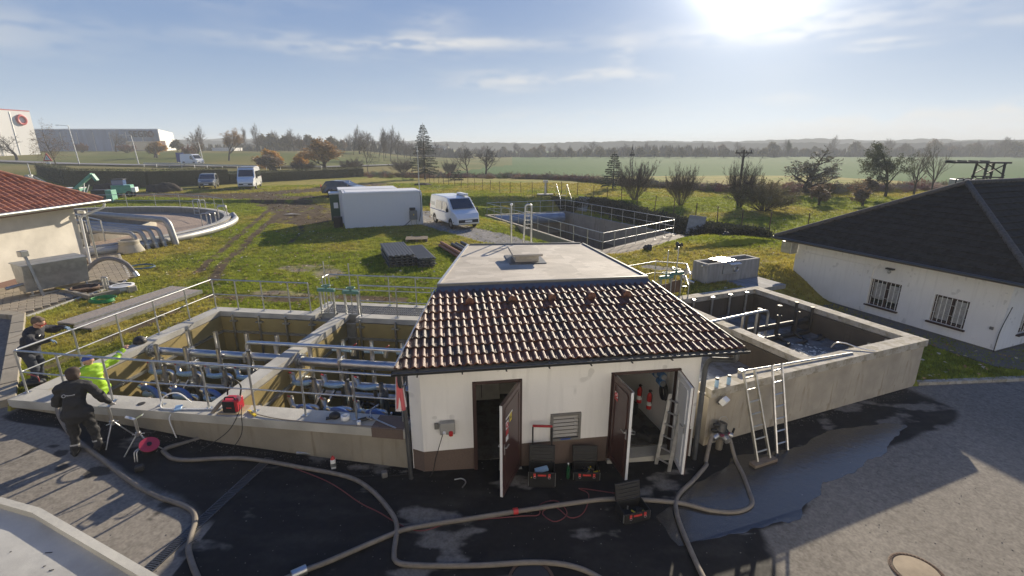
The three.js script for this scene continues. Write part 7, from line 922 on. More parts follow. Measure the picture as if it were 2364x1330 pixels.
// ---------------------------------------------------------------- tools and gear in the yard
function ladder(lab, a, b, w, n, m, f) {                                // a foot, b head (world), width along x
  const t = thing('ladder', lab, 'ladder', [a.x, a.y, a.z]); const d = b.clone().sub(a), up = d.clone().normalize(), side = f.clone().normalize(); for (const s of [-1, 1]) new Bd().bar(side.clone().multiplyScalar(s * w / 2), side.clone().multiplyScalar(s * w / 2 * .92).add(d), .028, .07).mesh('stile', m, t); for (let k = 0; k < n; k++) { const c = d.clone().multiplyScalar((k + .7) / (n + .2)); new Bd().cyl(c.clone().addScaledVector(side, -w / 2), c.clone().addScaledVector(side, w / 2), .017, .017, 8).mesh('rung', m, t); } return t;
}
{
  const sideR = V(Math.cos(FR.t), 0, -Math.sin(FR.t)); const rt = (x, y, z) => { const [a, b] = toW(FR, x, z); return V(a, y, b); }; M.aluOld = mat([.60, .57, .47], .45, .7, { map: T.blotch, m: .4 });
  ladder('tall aluminium ladder on a plank against the right tank', V(5.12, -.12, -8.45), rt(-6.3, 1.42, .06), .34, 7, M.aluOld, sideR); ladder('aluminium ladder standing close to the wall of the right tank', V(5.72, -.2, -8.84), rt(-5.48, 1.44, .05), .31, 7, M.alu, sideR); one(BX(0, 0, 0, .62, .07, .16, 0, 0, 0, .01), 'plank', mat([.22, .17, .12], .9, 0, { map: T.wood, m: .6 }), 'short wooden plank under the taller ladder', 'plank', null, [5.12, -.16, -8.44], 22 * RAD);
  ladder('short aluminium ladder leaning on the white door leaf', V(3.0, -.2, -8.25), V(3.2, 1.34, -8.42), .3, 6, M.alu, V(.64, 0, .77));
  // pump fitting on the right tank wall
  const p = thing('pump_fitting', 'cast hose manifold with valves at the foot of the right tank', 'manifold', [4.42, -.2, -8.92], .1); M.cast = mat([.10, .10, .10], .5, .6, { map: T.blotch, m: .2 }); new Bd().cyl(V(0, 0, -.02), V(0, .42, -.02), .07, .07, 12).mesh('stand_pipe', M.hose, p); new Bd().cyl(V(-.02, .45, -.02), V(.02, .62, -.04), .12, .10, 14).cyl(V(0, .42, 0), V(0, .46, 0), .14, .14, 14).mesh('body', M.cast, p); new Bd().cyl(V(0, .38, .02), V(.03, .34, .22), .075, .07, 12).mesh('front_outlet', M.galv, p); new Bd().cyl(V(-.02, .42, .02), V(-.22, .34, .08), .065, .065, 12).cyl(V(.02, .42, .02), V(.2, .36, .06), .065, .06, 12).mesh('side_outlet', M.galv, p); for (const [x, y] of [[-.2, .62], [-.24, .5]]) new Bd().cyl(V(x, y, .02), V(x + .1, y - .02, .02), .035, .04, 10).mesh('cap', M.black, p); new Bd().box(.02, .43, .1, .24, .05, .05, .3).mesh('lever', mat([.16, .02, .05], .5), p); new Bd().add(new THREE.TorusGeometry(.09, .006, 5, 20, 3.3).translate(.02, .68, -.03)).mesh('bail', M.steelD, p); new Bd().cyl(V(.24, .4, .02), V(.26, .5, .02), .022, .022, 8).mesh('grip', M.black, p);
  // tool boxes with open lids
  M.boxB = mat([.014, .014, .015], .55, 0, { bump: T.bump, bm: .05, bs: .001 }); M.clip = mat([.55, .05, .04], .45);
  const box = (x, z, turn, lab, cart) => { const y = yardH(x), t = thing('tool_box', lab, 'tool box', [x, y, z], turn); t.scale.setScalar(.9); const h = cart ? .36 : .22, W = .54, D = .38; new Bd().box(0, h / 2, D / 2 - .01, W, h, .022, 0, 0, 0, .008).box(0, h / 2, -D / 2 + .01, W, h, .022, 0, 0, 0, .008).box(-W / 2 + .01, h / 2, 0, .022, h, D - .02, 0, 0, 0, .008).box(W / 2 - .01, h / 2, 0, .022, h, D - .02, 0, 0, 0, .008).box(0, .012, 0, W - .02, .024, D - .02).mesh('case', M.boxB, t); const l = new Bd().box(0, h + D / 2 - .02, -D / 2 - .05, W, D - .04, .05, 0, -.22, 0, .015).mesh('lid', M.boxB, t); for (let k = 0; k < 4; k++) new Bd().box(0, h + .07 + k * .075, -D / 2 + .005 - k * .016, W - .1, .012, .02, 0, -.22).mesh('rib', M.dark, l); for (const s of [-1, 1]) { const c = new Bd().box(s * .15, h - .06, D / 2 + .012, .05, .08, .02, 0, 0, 0, .006).mesh('latch', M.clip, t); new Bd().add(new THREE.TorusGeometry(.026, .004, 4, 12).translate(s * .15, h - .10, D / 2 + .024)).mesh('ring', M.galv, c); new Bd().box(s * (W / 2 + .004), h / 2, D / 2 - .03, .014, h - .05, .03).mesh('corner_guard', M.galv, t); } new Bd().box(0, h - .06, D / 2 + .008, .17, .035, .012).mesh('badge', M.clip, t); const rr = rng(x * 100 | 0); for (let k = 0; k < 9; k++) { const a = rr() * 3, xx = (rr() - .5) * .36, zz = (rr() - .5) * .22; new Bd().bar(V(xx, h * .55 + rr() * .05, zz), V(xx + Math.cos(a) * .13, h * .6 + rr() * .06, zz + Math.sin(a) * .09), .02 + .02 * rr(), .02).mesh('tool', [M.dark, M.steelD, M.yellow, M.dark][k % 4], t); }
    if (cart) { new Bd().bend([V(-.2, .1, -D / 2 - .11), V(-.2, 1.12, -D / 2 - .13), V(.2, 1.12, -D / 2 - .13), V(.2, .1, -D / 2 - .11)], .018, .04, 8).mesh('handle', M.black, t); new Bd().box(0, 1.12, -D / 2 - .13, .42, .05, .045, 0, 0, 0, .015).mesh('grip', mat([.30, .02, .025], .5), t); new Bd().bar(V(-.14, h * .8, .05), V(.12, h * .9, -.02), .12, .05).mesh('blue_tool', M.lblue, t); } return t; };
  box(.56, -7.72, -.05, 'wheeled black tool box with pull handle under the vent', true); box(1.42, -7.93, -.03, 'open black tool box beside the green bottle', false); box(2.08, -6.92, .28, 'open black tool box standing alone in the yard', false);
  { const t = thing('bottle', 'green plastic bottle between the tool boxes', 'bottle', [1.07, yardH(1.07), -7.86]); new Bd().lathe([[.001, 0], [.04, 0], [.043, .03], [.04, .1], [.043, .17], [.03, .23], [.014, .27], [.014, .3], [.001, .3]], 0, 0, 0, 14).mesh('body', mat([.02, .12, .05], .12, 0, { transmission: .5, thickness: .05 }), t); new Bd().cyl(V(0, .3, 0), V(0, .32, 0), .017, .017, 8).mesh('cap', M.white, t); }
  { const t = thing('juice_carton', 'white plastic bottle with red cap at the foot of the tank wall', 'bottle', [-3.41, yardH(-3.41), -7.9]); new Bd().box(0, .1, 0, .09, .2, .09, .3, 0, 0, .015).mesh('body', M.white, t); new Bd().box(0, .09, 0, .094, .07, .094, .3).mesh('label', M.galv, t); new Bd().cyl(V(0, .2, 0), V(0, .26, 0), .045, .02, 10).mesh('cap', M.red, t); }
  one(new Bd().cyl(V(-.22, .035, .03), V(.22, .035, -.03), .035, .035, 12), 'steel_tube', M.galv, 'short steel tube lying at the foot of the tank wall', 'tube', null, [-4.05, yardH(-4.05), -8.28], -.15);
  one(BX(0, .06, 0, .11, .12, .1, .4, 0, 0, .02), 'junction_box', M.ventG, 'small grey junction box on the cable near the down pipe', 'box', null, [-2.39, yardH(-2.39), -7.7]); one(new Bd().tube([V(-.12, .015, -.08), V(.02, .02, -.1), V(.1, .02, .0), V(.05, .015, .14)], .012, 6), 'hose_offcut', M.galv, 'curved offcut of pale tube before the left door', 'tube', null, [-.96, yardH(-.96), -7.6]);
  // cable drum
  { const x = -6.86, t = thing('cable_drum', 'red cable drum on a tube frame in the wet yard', 'cable drum', [x, yardH(x), -7.92], .3); const q = new THREE.Euler(-1.15, .3, 0), mm = new THREE.Matrix4().makeRotationFromEuler(q).setPosition(0, .2, 0); new Bd().add(new THREE.CylinderGeometry(.16, .16, .02, 24).rotateX(Math.PI / 2).translate(0, 0, .07).applyMatrix4(mm)).mesh('disc', mat([.36, .03, .06], .4), t); new Bd().add(new THREE.CylinderGeometry(.04, .04, .03, 12).rotateX(Math.PI / 2).translate(0, 0, .09).applyMatrix4(mm)).mesh('hub', M.black, t); new Bd().add(new THREE.CylinderGeometry(.14, .14, .12, 20).rotateX(Math.PI / 2).applyMatrix4(mm)).mesh('wound_cable', M.black, t); for (const s of [-1, 1]) new Bd().bend([V(s * .02 - .19, .0, .16), V(s * .02 - .19, .2, .1), V(s * .02 - .05, .22, -.1), V(s * .14, .0, -.18)], .011, .05, 7).mesh('frame', M.alu, t); }
  one(BX(0, .05, 0, .14, .1, .1, .5, 0, 0, .02).box(0, .105, 0, .1, .012, .07, .5), 'battery_pack', M.dark, 'small black battery gadget beside the cable drum', 'gadget', null, [-6.77, yardH(-6.77), -7.5]);
  const stand = (x, z, h, turn, lab) => { const t = thing('pipe_stand', lab, 'tripod', [x, yardH(x), z], turn, 'pipe stand tripods'); for (let k = 0; k < 3; k++) { const a = k * 2.094 + .4; new Bd().cyl(V(Math.cos(a) * .3, .0, Math.sin(a) * .3), V(Math.cos(a) * .03, h * .5, Math.sin(a) * .03), .013, .014, 7).mesh('leg', M.steelD, t); } new Bd().cyl(V(0, h * .45, 0), V(0, h * .95, 0), .026, .026, 10).mesh('column', M.steel, t); new Bd().cyl(V(0, h * .46, 0), V(0, h * .56, 0), .045, .045, 10).cyl(V(-.1, h * .5, 0), V(.1, h * .5, 0), .009, .009, 6).mesh('clamp', M.steel, t); for (const s of [-1, 1]) new Bd().box(s * .07, h * .99, 0, .16, .012, .07, 0, 0, s * .5).mesh('head_plate', M.steel, t); };
  stand(-7.12, -8.05, .72, .3, 'steel tripod pipe stand with a vee head next to the cable drum'); stand(-7.75, -8.25, .8, 1.0, 'tripod pipe stand gripped by the worker in front of the tank');
  // on the tank rim
  const onRim = (x, z) => { const [a, b] = toW(FL, x, z); return [a, .903, b]; };
  { const t = thing('welder', 'red and black welding machine on the tank rim', 'welding machine', onRim(4.98, -.2), FL.t + .12); new Bd().box(0, .15, 0, .30, .26, .26, 0, 0, 0, .03).mesh('case', mat([.42, .02, .035], .4), t); new Bd().box(-.02, .14, .132, .24, .24, .02, 0, 0, 0, .008).mesh('front_panel', M.black, t); new Bd().bend([V(-.1, .25, .09), V(-.1, .34, .09), V(.1, .34, .09), V(.1, .25, .09)], .014, .04, 7).mesh('handle', M.black, t); new Bd().box(-.01, .13, .144, .1, .018, .003).mesh('badge', M.clip, t); new Bd().box(.14, .28, .02, .12, .1, .012, -.5, -.5, 0).mesh('card', mat([.62, .32, .30], .7), t); new Bd().tube([V(.12, .26, -.06), V(.16, .5, -.08), V(.05, .62, -.1), V(-.08, .58, -.1), V(-.14, .3, -.08)], .016, 7).mesh('strap', M.black, t); new Bd().box(0, .012, 0, .5, .024, .34).mesh('board', mat([.42, .33, .2], .85, 0, { map: T.wood, m: .4 }), t); }
  { const t = thing('spirit_level', 'yellow spirit level lying beside the welder', 'spirit level', onRim(5.42, -.12), FL.t - .55); new Bd().box(0, .016, 0, .3, .03, .05, 0, 0, 0, .004).mesh('bar', M.yellow, t); new Bd().box(.03, .033, 0, .05, .006, .03).mesh('vial', M.dark, t); }
  { const t = thing('knit_hat', 'black knit hat on the shaded tank rim', 'cap', onRim(7.12, -.2)); new Bd().sph(0, .05, 0, .11, .075, .09, 14).mesh('crown', M.black, t); new Bd().box(-.1, .012, .03, .12, .02, .1, .3, 0, 0, .008).mesh('peak', M.black, t); }
  { const t = thing('white_cup', 'white tape roll standing on the tank rim beside the cap', 'roll', onRim(7.35, -.18)); new Bd().lathe([[.05, 0], [.085, .0], [.085, .085], [.06, .09], [.05, .06], [.05, 0]], 0, 0, 0, 20).mesh('roll', M.white, t); }
  { const t = thing('grinder', 'angle grinder with pale guard on the shaded tank rim', 'grinder', onRim(7.75, -.16), .5); new Bd().cyl(V(-.12, .05, 0), V(.1, .06, .02), .035, .04, 10).mesh('body', M.black, t); new Bd().cyl(V(.06, .05, .0), V(.08, .1, .02), .05, .05, 12).mesh('head', M.galv, t); new Bd().cyl(V(-.12, .0, .06), V(-.12, .07, .06), .04, .04, 12).mesh('cup', M.white, t); new Bd().cyl(V(.12, .03, .0), V(.13, .05, .0), .075, .075, 16).mesh('disc', M.steelD, t); }
  { const [x, z] = toW(FL, 8.28, -.18), t = thing('brown_board', 'brown sheet laid on the rim at the house corner', 'board', [x, .905, z], FL.t); new Bd().box(0, .008, 0, .62, .016, .42).mesh('sheet', M.brownWall, t); new Bd().box(0, -.1, .225, .62, .2, .012).mesh('front_flap', M.brownWall, t); }
  { const [x, z] = toW(FL, 8.0, -.35), t = thing('bent_tube', 'bent pale tube lying over the brown sheet', 'tube', [x, .93, z], FL.t); new Bd().tube([V(-.12, .12, -.2), V(-.2, .1, 0), V(-.12, .03, .12), V(.15, .01, .25), V(.45, .0, .38)], .015, 7).mesh('tube', M.galv, t); }
  { const [x, z] = toW(FL, .1, -3.05), t = thing('welding_helmet', 'black welding helmet resting on the left tank rim', 'helmet', [x, .905, z], .9); new Bd().add(new THREE.SphereGeometry(.16, 16, 10, 0, 6.283, 0, 1.75).scale(1, .95, 1.1).translate(0, .04, 0)).mesh('shell', M.black, t); new Bd().box(.1, .13, .1, .11, .015, .09, .78, -.6, 0, .006).mesh('visor', mat([.10, .11, .14], .1, 0, { clearcoat: 1 }), t); }
  { const [x, z] = toW(FL, -.35, -.72), t = thing('bucket_cable', 'dark cable drum on the grass at the feet of the worker', 'cable drum', [x, .74, z]); new Bd().add(new THREE.TorusGeometry(.15, .07, 8, 20).rotateX(1.3).translate(0, .15, 0)).mesh('coil', M.black, t); new Bd().bend([V(.18, .0, .05), V(.2, .32, .05), V(-.05, .36, .02), V(-.15, .3, -.05)], .012, .05, 6).mesh('frame', mat([.25, .04, .04], .5), t); }
  one(new Bd().lathe([[.001, 0], [.07, 0], [.07, .006], [.001, .006]], 0, 0, 0, 20), 'rubber_disc', M.rubber, 'flat black rubber disc on the front rim', 'disc', null, onRim(2.9, -.18));
  // on the left lawn
  { const pl2 = (x, z, lab) => { const t = thing('grating_panel', lab, 'walkway panel', [x, hN(x, z) + .02, z], 78 * RAD, 'walkway panels on the lawn'); M.panel ??= mat([.36, .31, .265], .85, 0, { map: T.speck, m: .12, bump: T.bump, bm: .05, bs: .01 }); new Bd().box(0, .11, 0, 4.0, .05, .62).mesh('plate', M.panel, t); for (const s of [-1, 1]) new Bd().box(0, .08, s * .315, 4.02, .13, .03).mesh('edge', M.alu, t); for (const x2 of [-1.8, 0, 1.8]) new Bd().box(x2, .03, 0, .08, .1, .58).mesh('crosspiece', M.dark, t); }; pl2(-13.0, -15.6, 'left of two long grating panels lying on the lawn'); pl2(-12.25, -15.3, 'right of two long grating panels lying on the lawn'); }
  { const t = thing('screening_box', 'galvanised steel trough with a hinged post beside the red roofed house', 'trough', [-17.15, .8, -17.45], 62 * RAD); t.scale.setScalar(.8); M.sheet = mat([.46, .47, .46], .45, .6, { map: T.blotch, m: .9 }); const pr = [[-.65, 1.45], [.55, 1.45], [.35, .25], [-.35, .25]]; new Bd().ext(pr, 2.3, new THREE.Matrix4().makeRotationY(Math.PI / 2).setPosition(-1.15, 0, 0), .01).mesh('body', M.sheet, t); new Bd().box(0, 1.47, .05, 2.4, .04, 1.3, 0, .02).mesh('lid', M.sheet, t); for (const [x, z] of [[-1.0, -.4], [1.0, -.4], [-1.0, .45], [1.0, .45]]) new Bd().box(x, .13, z, .07, .28, .07).mesh('leg', M.galv, t); new Bd().box(0, .1, .55, 2.3, .06, .06).mesh('base_rail', M.galv, t); new Bd().bar(V(-.75, 0, .75), V(-.95, 1.95, .6), .1, .1).mesh('post', M.steelD, t); new Bd().box(-.98, 2.0, .6, .3, .26, .26, .3, 0, 0, .02).mesh('head_box', M.steelD, t); new Bd().cyl(V(-1.15, .6, .2), V(-1.75, .55, .25), .07, .07, 12).mesh('outlet', M.steelD, t); }
  { const t = thing('suction_hose', 'thick grey hose arching from the steel trough to the pit', 'hose'); new Bd().tube([V(-16.75, 1.3, -18.4), V(-16.5, 1.62, -18.75), V(-16.1, 1.68, -18.95), V(-15.65, 1.45, -19.05), V(-15.35, 1.0, -19.05)], .085, 10, 30).mesh('hose', mat([.18, .165, .155], .75, 0, { bump: T.bump, bm: .1, bs: .006 }), t); new Bd().cyl(V(-15.4, 1.08, -19.05), V(-15.3, .9, -19.05), .105, .105, 12).mesh('coupling', M.galv, t); }
  { const t = thing('pit_ring', 'concrete pit with yellow marked corners beside the steel trough', 'pit', [-15.75, .70, -17.6], -.45); for (const [x, z, w, d] of [[0, .75, 2.4, .14], [0, -.6, 2.4, .14], [-1.15, .07, .14, 1.2], [1.15, .07, .14, 1.2]]) new Bd().box(x, .07, z, w, .3, d, 0, 0, 0, .02).mesh('wall', M.conc, t); new Bd().box(1.25, .12, -.5, .3, .26, .3, 0, 0, 0, .03).mesh('corner_block', M.pale, t); for (let k = 0; k < 3; k++) new Bd().box(1.2 + k * .06, .26, -.6 + k * .1, .05, .01, .1, .5).mesh('yellow_mark', M.yellow, t); for (let k = 0; k < 4; k++) new Bd().box(-1.0 + k * .14, .225, .78, .07, .012, .1, .4).mesh('yellow_mark', M.yellow, t); new Bd().box(0, .02, .07, 2.1, .06, 1.1).mesh('pit_cover', M.rust, t); new Bd().lathe([[.001, .05], [.42, .05], [.45, .18], [.40, .2], [.38, .12], [.001, .12]], -.2, .05, .3, 24).mesh('shaft_lid', M.rust, t); }
  { const t = thing('drum_cover', 'white rimmed round tank lid on the lawn', 'lid', [-14.75, .75, -17.55]); new Bd().lathe([[.001, 0], [.36, 0], [.38, .1], [.38, .17], [.34, .19], [.001, .2]], 0, 0, 0, 30).mesh('drum', mat([.42, .43, .42], .6), t); new Bd().lathe([[.3, .2], [.39, .19], [.39, .22], [.3, .22]], 0, 0, 0, 30).mesh('rim', M.white, t); for (const x of [-.42, -.5]) new Bd().bend([V(x, 0, .1), V(x, .55, .1), V(x - .12, .55, .1), V(x - .12, .1, .1)], .025, .05, 8).mesh('pipe', x < -.45 ? M.alu : M.galv, t); }
  // stacked barrier panels, pipes, pallet behind the roof
  { const st = (x, z, n, w, lab) => { const t = thing('panel_stack', lab, 'panel stack', [x, hN(x, z) - .03, z], 21 * RAD, 'stacked plastic panels'); M.plas ??= mat([.065, .072, .078], .5, 0, { map: T.blotch, m: .8 }); for (let k = 0; k < n; k++) { new Bd().box((k % 2) * .03, .07 + k * .12, 0, w, .05, 3.3, 0, 0, 0, .01).mesh('panel', M.plas, t); for (let i = 0; i < 5; i++) new Bd().box(-w / 2 + .1 + i * (w - .2) / 4, .11 + k * .12, 1.62, .11, .06, .06).mesh('tab', M.plas, t); } for (let i = 0; i < 9; i++) new Bd().box(-w / 2 + .06 + i * (w - .12) / 8, .1 + (n - 1) * .12, 0, .03, .02, 3.2).mesh('rib', M.plas, t); }; st(-5.55, -22.8, 5, 1.2, 'larger stack of dark grey panels behind the pump house'); st(-4.42, -22.7, 4, .8, 'smaller stack of dark grey panels next to the orange pipes'); }
  { const pp = (x, z, m, lab, r, y = 0) => { const t = thing('pipe_length', lab, 'pipe', [x, hN(x, z) + r + y, z]); new Bd().cyl(V(-.9, 0, -1.9), V(.9, 0, 1.9), r, r, 12, true).mesh('pipe', m, t); }; const O = mat([.36, .13, .055], .5), Bk = mat([.035, .037, .04], .45); pp(-3.05, -24.0, O, 'left orange pipe on the grass', .08); pp(-2.86, -24.05, O, 'second orange pipe on the grass', .08); pp(-2.95, -24.0, O, 'upper orange pipe lying on the two others', .08, .14); pp(-2.4, -24.3, Bk, 'dark pipe beside the orange pipes', .09); pp(-2.18, -24.35, Bk, 'second dark pipe right of the orange pipes', .09); pp(-1.9, -24.6, Bk, 'dark pipe at the right end of the row', .09); one(BX(0, .1, 0, .35, .1, 2.6, -.42, 0, 0, .01), 'grey_beam', M.plas, 'grey beam lying right of the dark pipes', 'beam', null, [-1.45, hN(-1.45, -24.5), -24.5]); }
  { const t = thing('pallet', 'weathered wooden pallet on the grass in front of the container', 'pallet', [-5.5, hN(-5.5, -27.6), -27.6], .15); const W = mat([.26, .20, .14], .9, 0, { map: T.wood, m: .5 }); for (let k = 0; k < 6; k++) new Bd().box(0, .17, -.42 + k * .17, 1.25, .03, .12).mesh('board', W, t); for (const x of [-.55, 0, .55]) new Bd().box(x, .08, 0, .1, .14, 1.0).mesh('bearer', W, t); }
  one(new Bd().poly([V(-.7, .03, 0), V(-.2, .05, -.3), V(.4, .02, -.25), V(.8, .04, .05), V(.2, .09, .25)]), 'plastic_sheet', M.white, 'crumpled white plastic sheet on the muddy track', 'sheet', null, [-17.5, hN(-17.5, -38.5) + .03, -38.5]);
  // concrete trough on the right lawn
  { const t = thing('concrete_trough', 'streaked grey concrete trough with a steel plate on the right lawn', 'trough', [8.35, 1.02, -18.3], 24 * RAD); M.trough = mat([.34, .335, .32], .9, 0, { map: T.streak, m: 2.2, bump: T.bump, bm: .6, bs: .004 }); const L = 2.7, D = .75, Hh = .78; new Bd().box(0, Hh / 2, D / 2 - .06, L, Hh, .12, 0, 0, 0, .015).mesh('wall', M.trough, t); new Bd().box(0, Hh / 2, -D / 2 + .06, L, Hh, .12, 0, 0, 0, .015).mesh('wall', M.trough, t); for (const s of [-1, 1]) new Bd().box(s * (L / 2 - .06), Hh / 2 - .002, 0, .12, Hh, D - .24).mesh('end_wall', M.trough, t); new Bd().box(0, .2, 0, L - .2, .1, D - .22).mesh('bottom', M.dark, t); new Bd().box(-.25, Hh + .015, 0, .75, .02, D - .1, .1).mesh('steel_plate', mat([.75, .75, .74], .18, 1), t); new Bd().box(-.25, Hh - .25, D / 2 + .03, .7, .38, .05).mesh('front_plate', M.galv, t); new Bd().box(-.05, Hh - .08, D / 2 + .08, .55, .03, .14, 0, .3).mesh('shelf', M.alu, t); new Bd().add(new THREE.TorusGeometry(.11, .035, 8, 18).translate(.02, Hh - .28, D / 2 + .08)).mesh('valve', M.steelD, t); new Bd().box(.2, -.05, D / 2 + .65, 2.3, .16, 1.2).mesh('slab', M.trough, t); for (const s of [-1, 1]) new Bd().box(s * (L / 2 + .06), Hh - .08, .2, .12, .04, .08).mesh('lifting_lug', M.alu, t); }
  { const t = thing('bent_pipe', 'pale bent pipe stub on the lawn behind the sluice gates', 'pipe', [6.25, 1.0, -17.6]); new Bd().tube([V(-.1, .55, -.2), V(.05, .4, 0), V(.3, .2, .15), V(.55, .1, .2)], .07, 9).mesh('pipe', M.galv, t); new Bd().cyl(V(-.12, 0, -.2), V(-.12, .6, -.22), .05, .05, 8).mesh('post', M.galv, t); }
}
// the building this view is taken from: sunlit white wall behind, canopy below left
{
  const t = thing('service_building', 'white rendered building behind the viewer with a pale canopy at the lower left', 'building', [0, 0, 0]);
  new Bd().box(0, 4.2, 3.0, 30, 9.2, .4).mesh('wall', M.plaster, t); M.canopy = mat([.42, .415, .385], .9, 0, { map: T.blotch, m: 1.4, bump: T.bumpC, bm: 1, bs: .003 });
  const c = [[-9, -3.75], [-4.47, -3.51], [-4.01, -3.38], [-2.35, -2.62], [-1.2, -1.4], [-1.0, 2.8], [-9, 2.8]]; new Bd().prism(c, 2.72, 3.0).mesh('canopy', M.canopy, t); for (let i = 0; i < 4; i++) new Bd().bar(V(c[i][0], 3.02, c[i][1]), V(c[i + 1][0], 3.02, c[i + 1][1]), .06, .07).mesh('edge_trim', M.rim, t); const b = new Bd(), r = rng(19); for (let k = 0; k < 40; k++) { const x = -4.6 + 2.4 * r(), z = -3.1 + 1.2 * r(), a = r() * 3; b.box(x, 3.0035, z, .01 + .05 * r() * r(), .003, .006, a); } b.mesh('tar_marks', M.black, t); new Bd().bar(V(-6, 3.03, -2.55), V(-3.15, 3.03, -2.05), .05, .08).mesh('joint_strip', M.rust, t); new Bd().prism([[-9, -2.5], [-3.4, -2.0], [-3.0, -.5], [-9, -.5]], 3.0, 3.12).mesh('tar_roof', M.rust, t);
}

// ---------------------------------------------------------------- people
// distance to tapered capsules joined by a smooth minimum, meshed with marching cubes
function field(bones, c, half, res, k = .035, fold = 0) {
  const mc = new MarchingCubes(res, new THREE.MeshStandardMaterial(), false, false, 60000), hs = res / 2, f = mc.field; mc.isolation = 0; const B = bones.map(([a, b, ra, rb]) => ({ ax: a.x, ay: a.y, az: a.z, dx: b.x - a.x, dy: b.y - a.y, dz: b.z - a.z, l: Math.max(1e-9, b.distanceToSquared(a)), ra, rb }));
  for (let z = 0; z < res; z++) for (let y = 0; y < res; y++) for (let x = 0; x < res; x++) {
    const px = c.x + (x - hs) / hs * half, py = c.y + (y - hs) / hs * half, pz = c.z + (z - hs) / hs * half; let d = 1;
    for (const b of B) { const ex = px - b.ax, ey = py - b.ay, ez = pz - b.az; let t = (ex * b.dx + ey * b.dy + ez * b.dz) / b.l; t = t < 0 ? 0 : t > 1 ? 1 : t; const gx = ex - b.dx * t, gy = ey - b.dy * t, gz = ez - b.dz * t, e = Math.sqrt(gx * gx + gy * gy + gz * gz) - b.ra - (b.rb - b.ra) * t; if (e > d + k) continue; if (d > e + k) { d = e; continue; } const h = Math.max(0, k - Math.abs(d - e)) / k; d = Math.min(d, e) - h * h * k * .25; }
    if (fold && Math.abs(d) < .05) d += fold * (vn(px * 6 + pz * 5 + 50, py * 15 + px * 9 + 50, 4096, 3) + .6 * vn(px * 14 - pz * 13 + 90, py * 26 + 90, 4096, 5) - .8);
    f[res * res * z + res * y + x] = -d;
  }
  mc.update(); const n = mc.count, p = mc.positionArray.slice(0, n * 3), nn = mc.normalArray.slice(0, n * 3); for (let i = 0; i < n; i++) { p[i * 3] = p[i * 3] * half + c.x; p[i * 3 + 1] = p[i * 3 + 1] * half + c.y; p[i * 3 + 2] = p[i * 3 + 2] * half + c.z; }
  const g = new THREE.BufferGeometry(); g.setAttribute('position', new THREE.BufferAttribute(p, 3)); g.setAttribute('normal', new THREE.BufferAttribute(nn, 3)); return g;
}
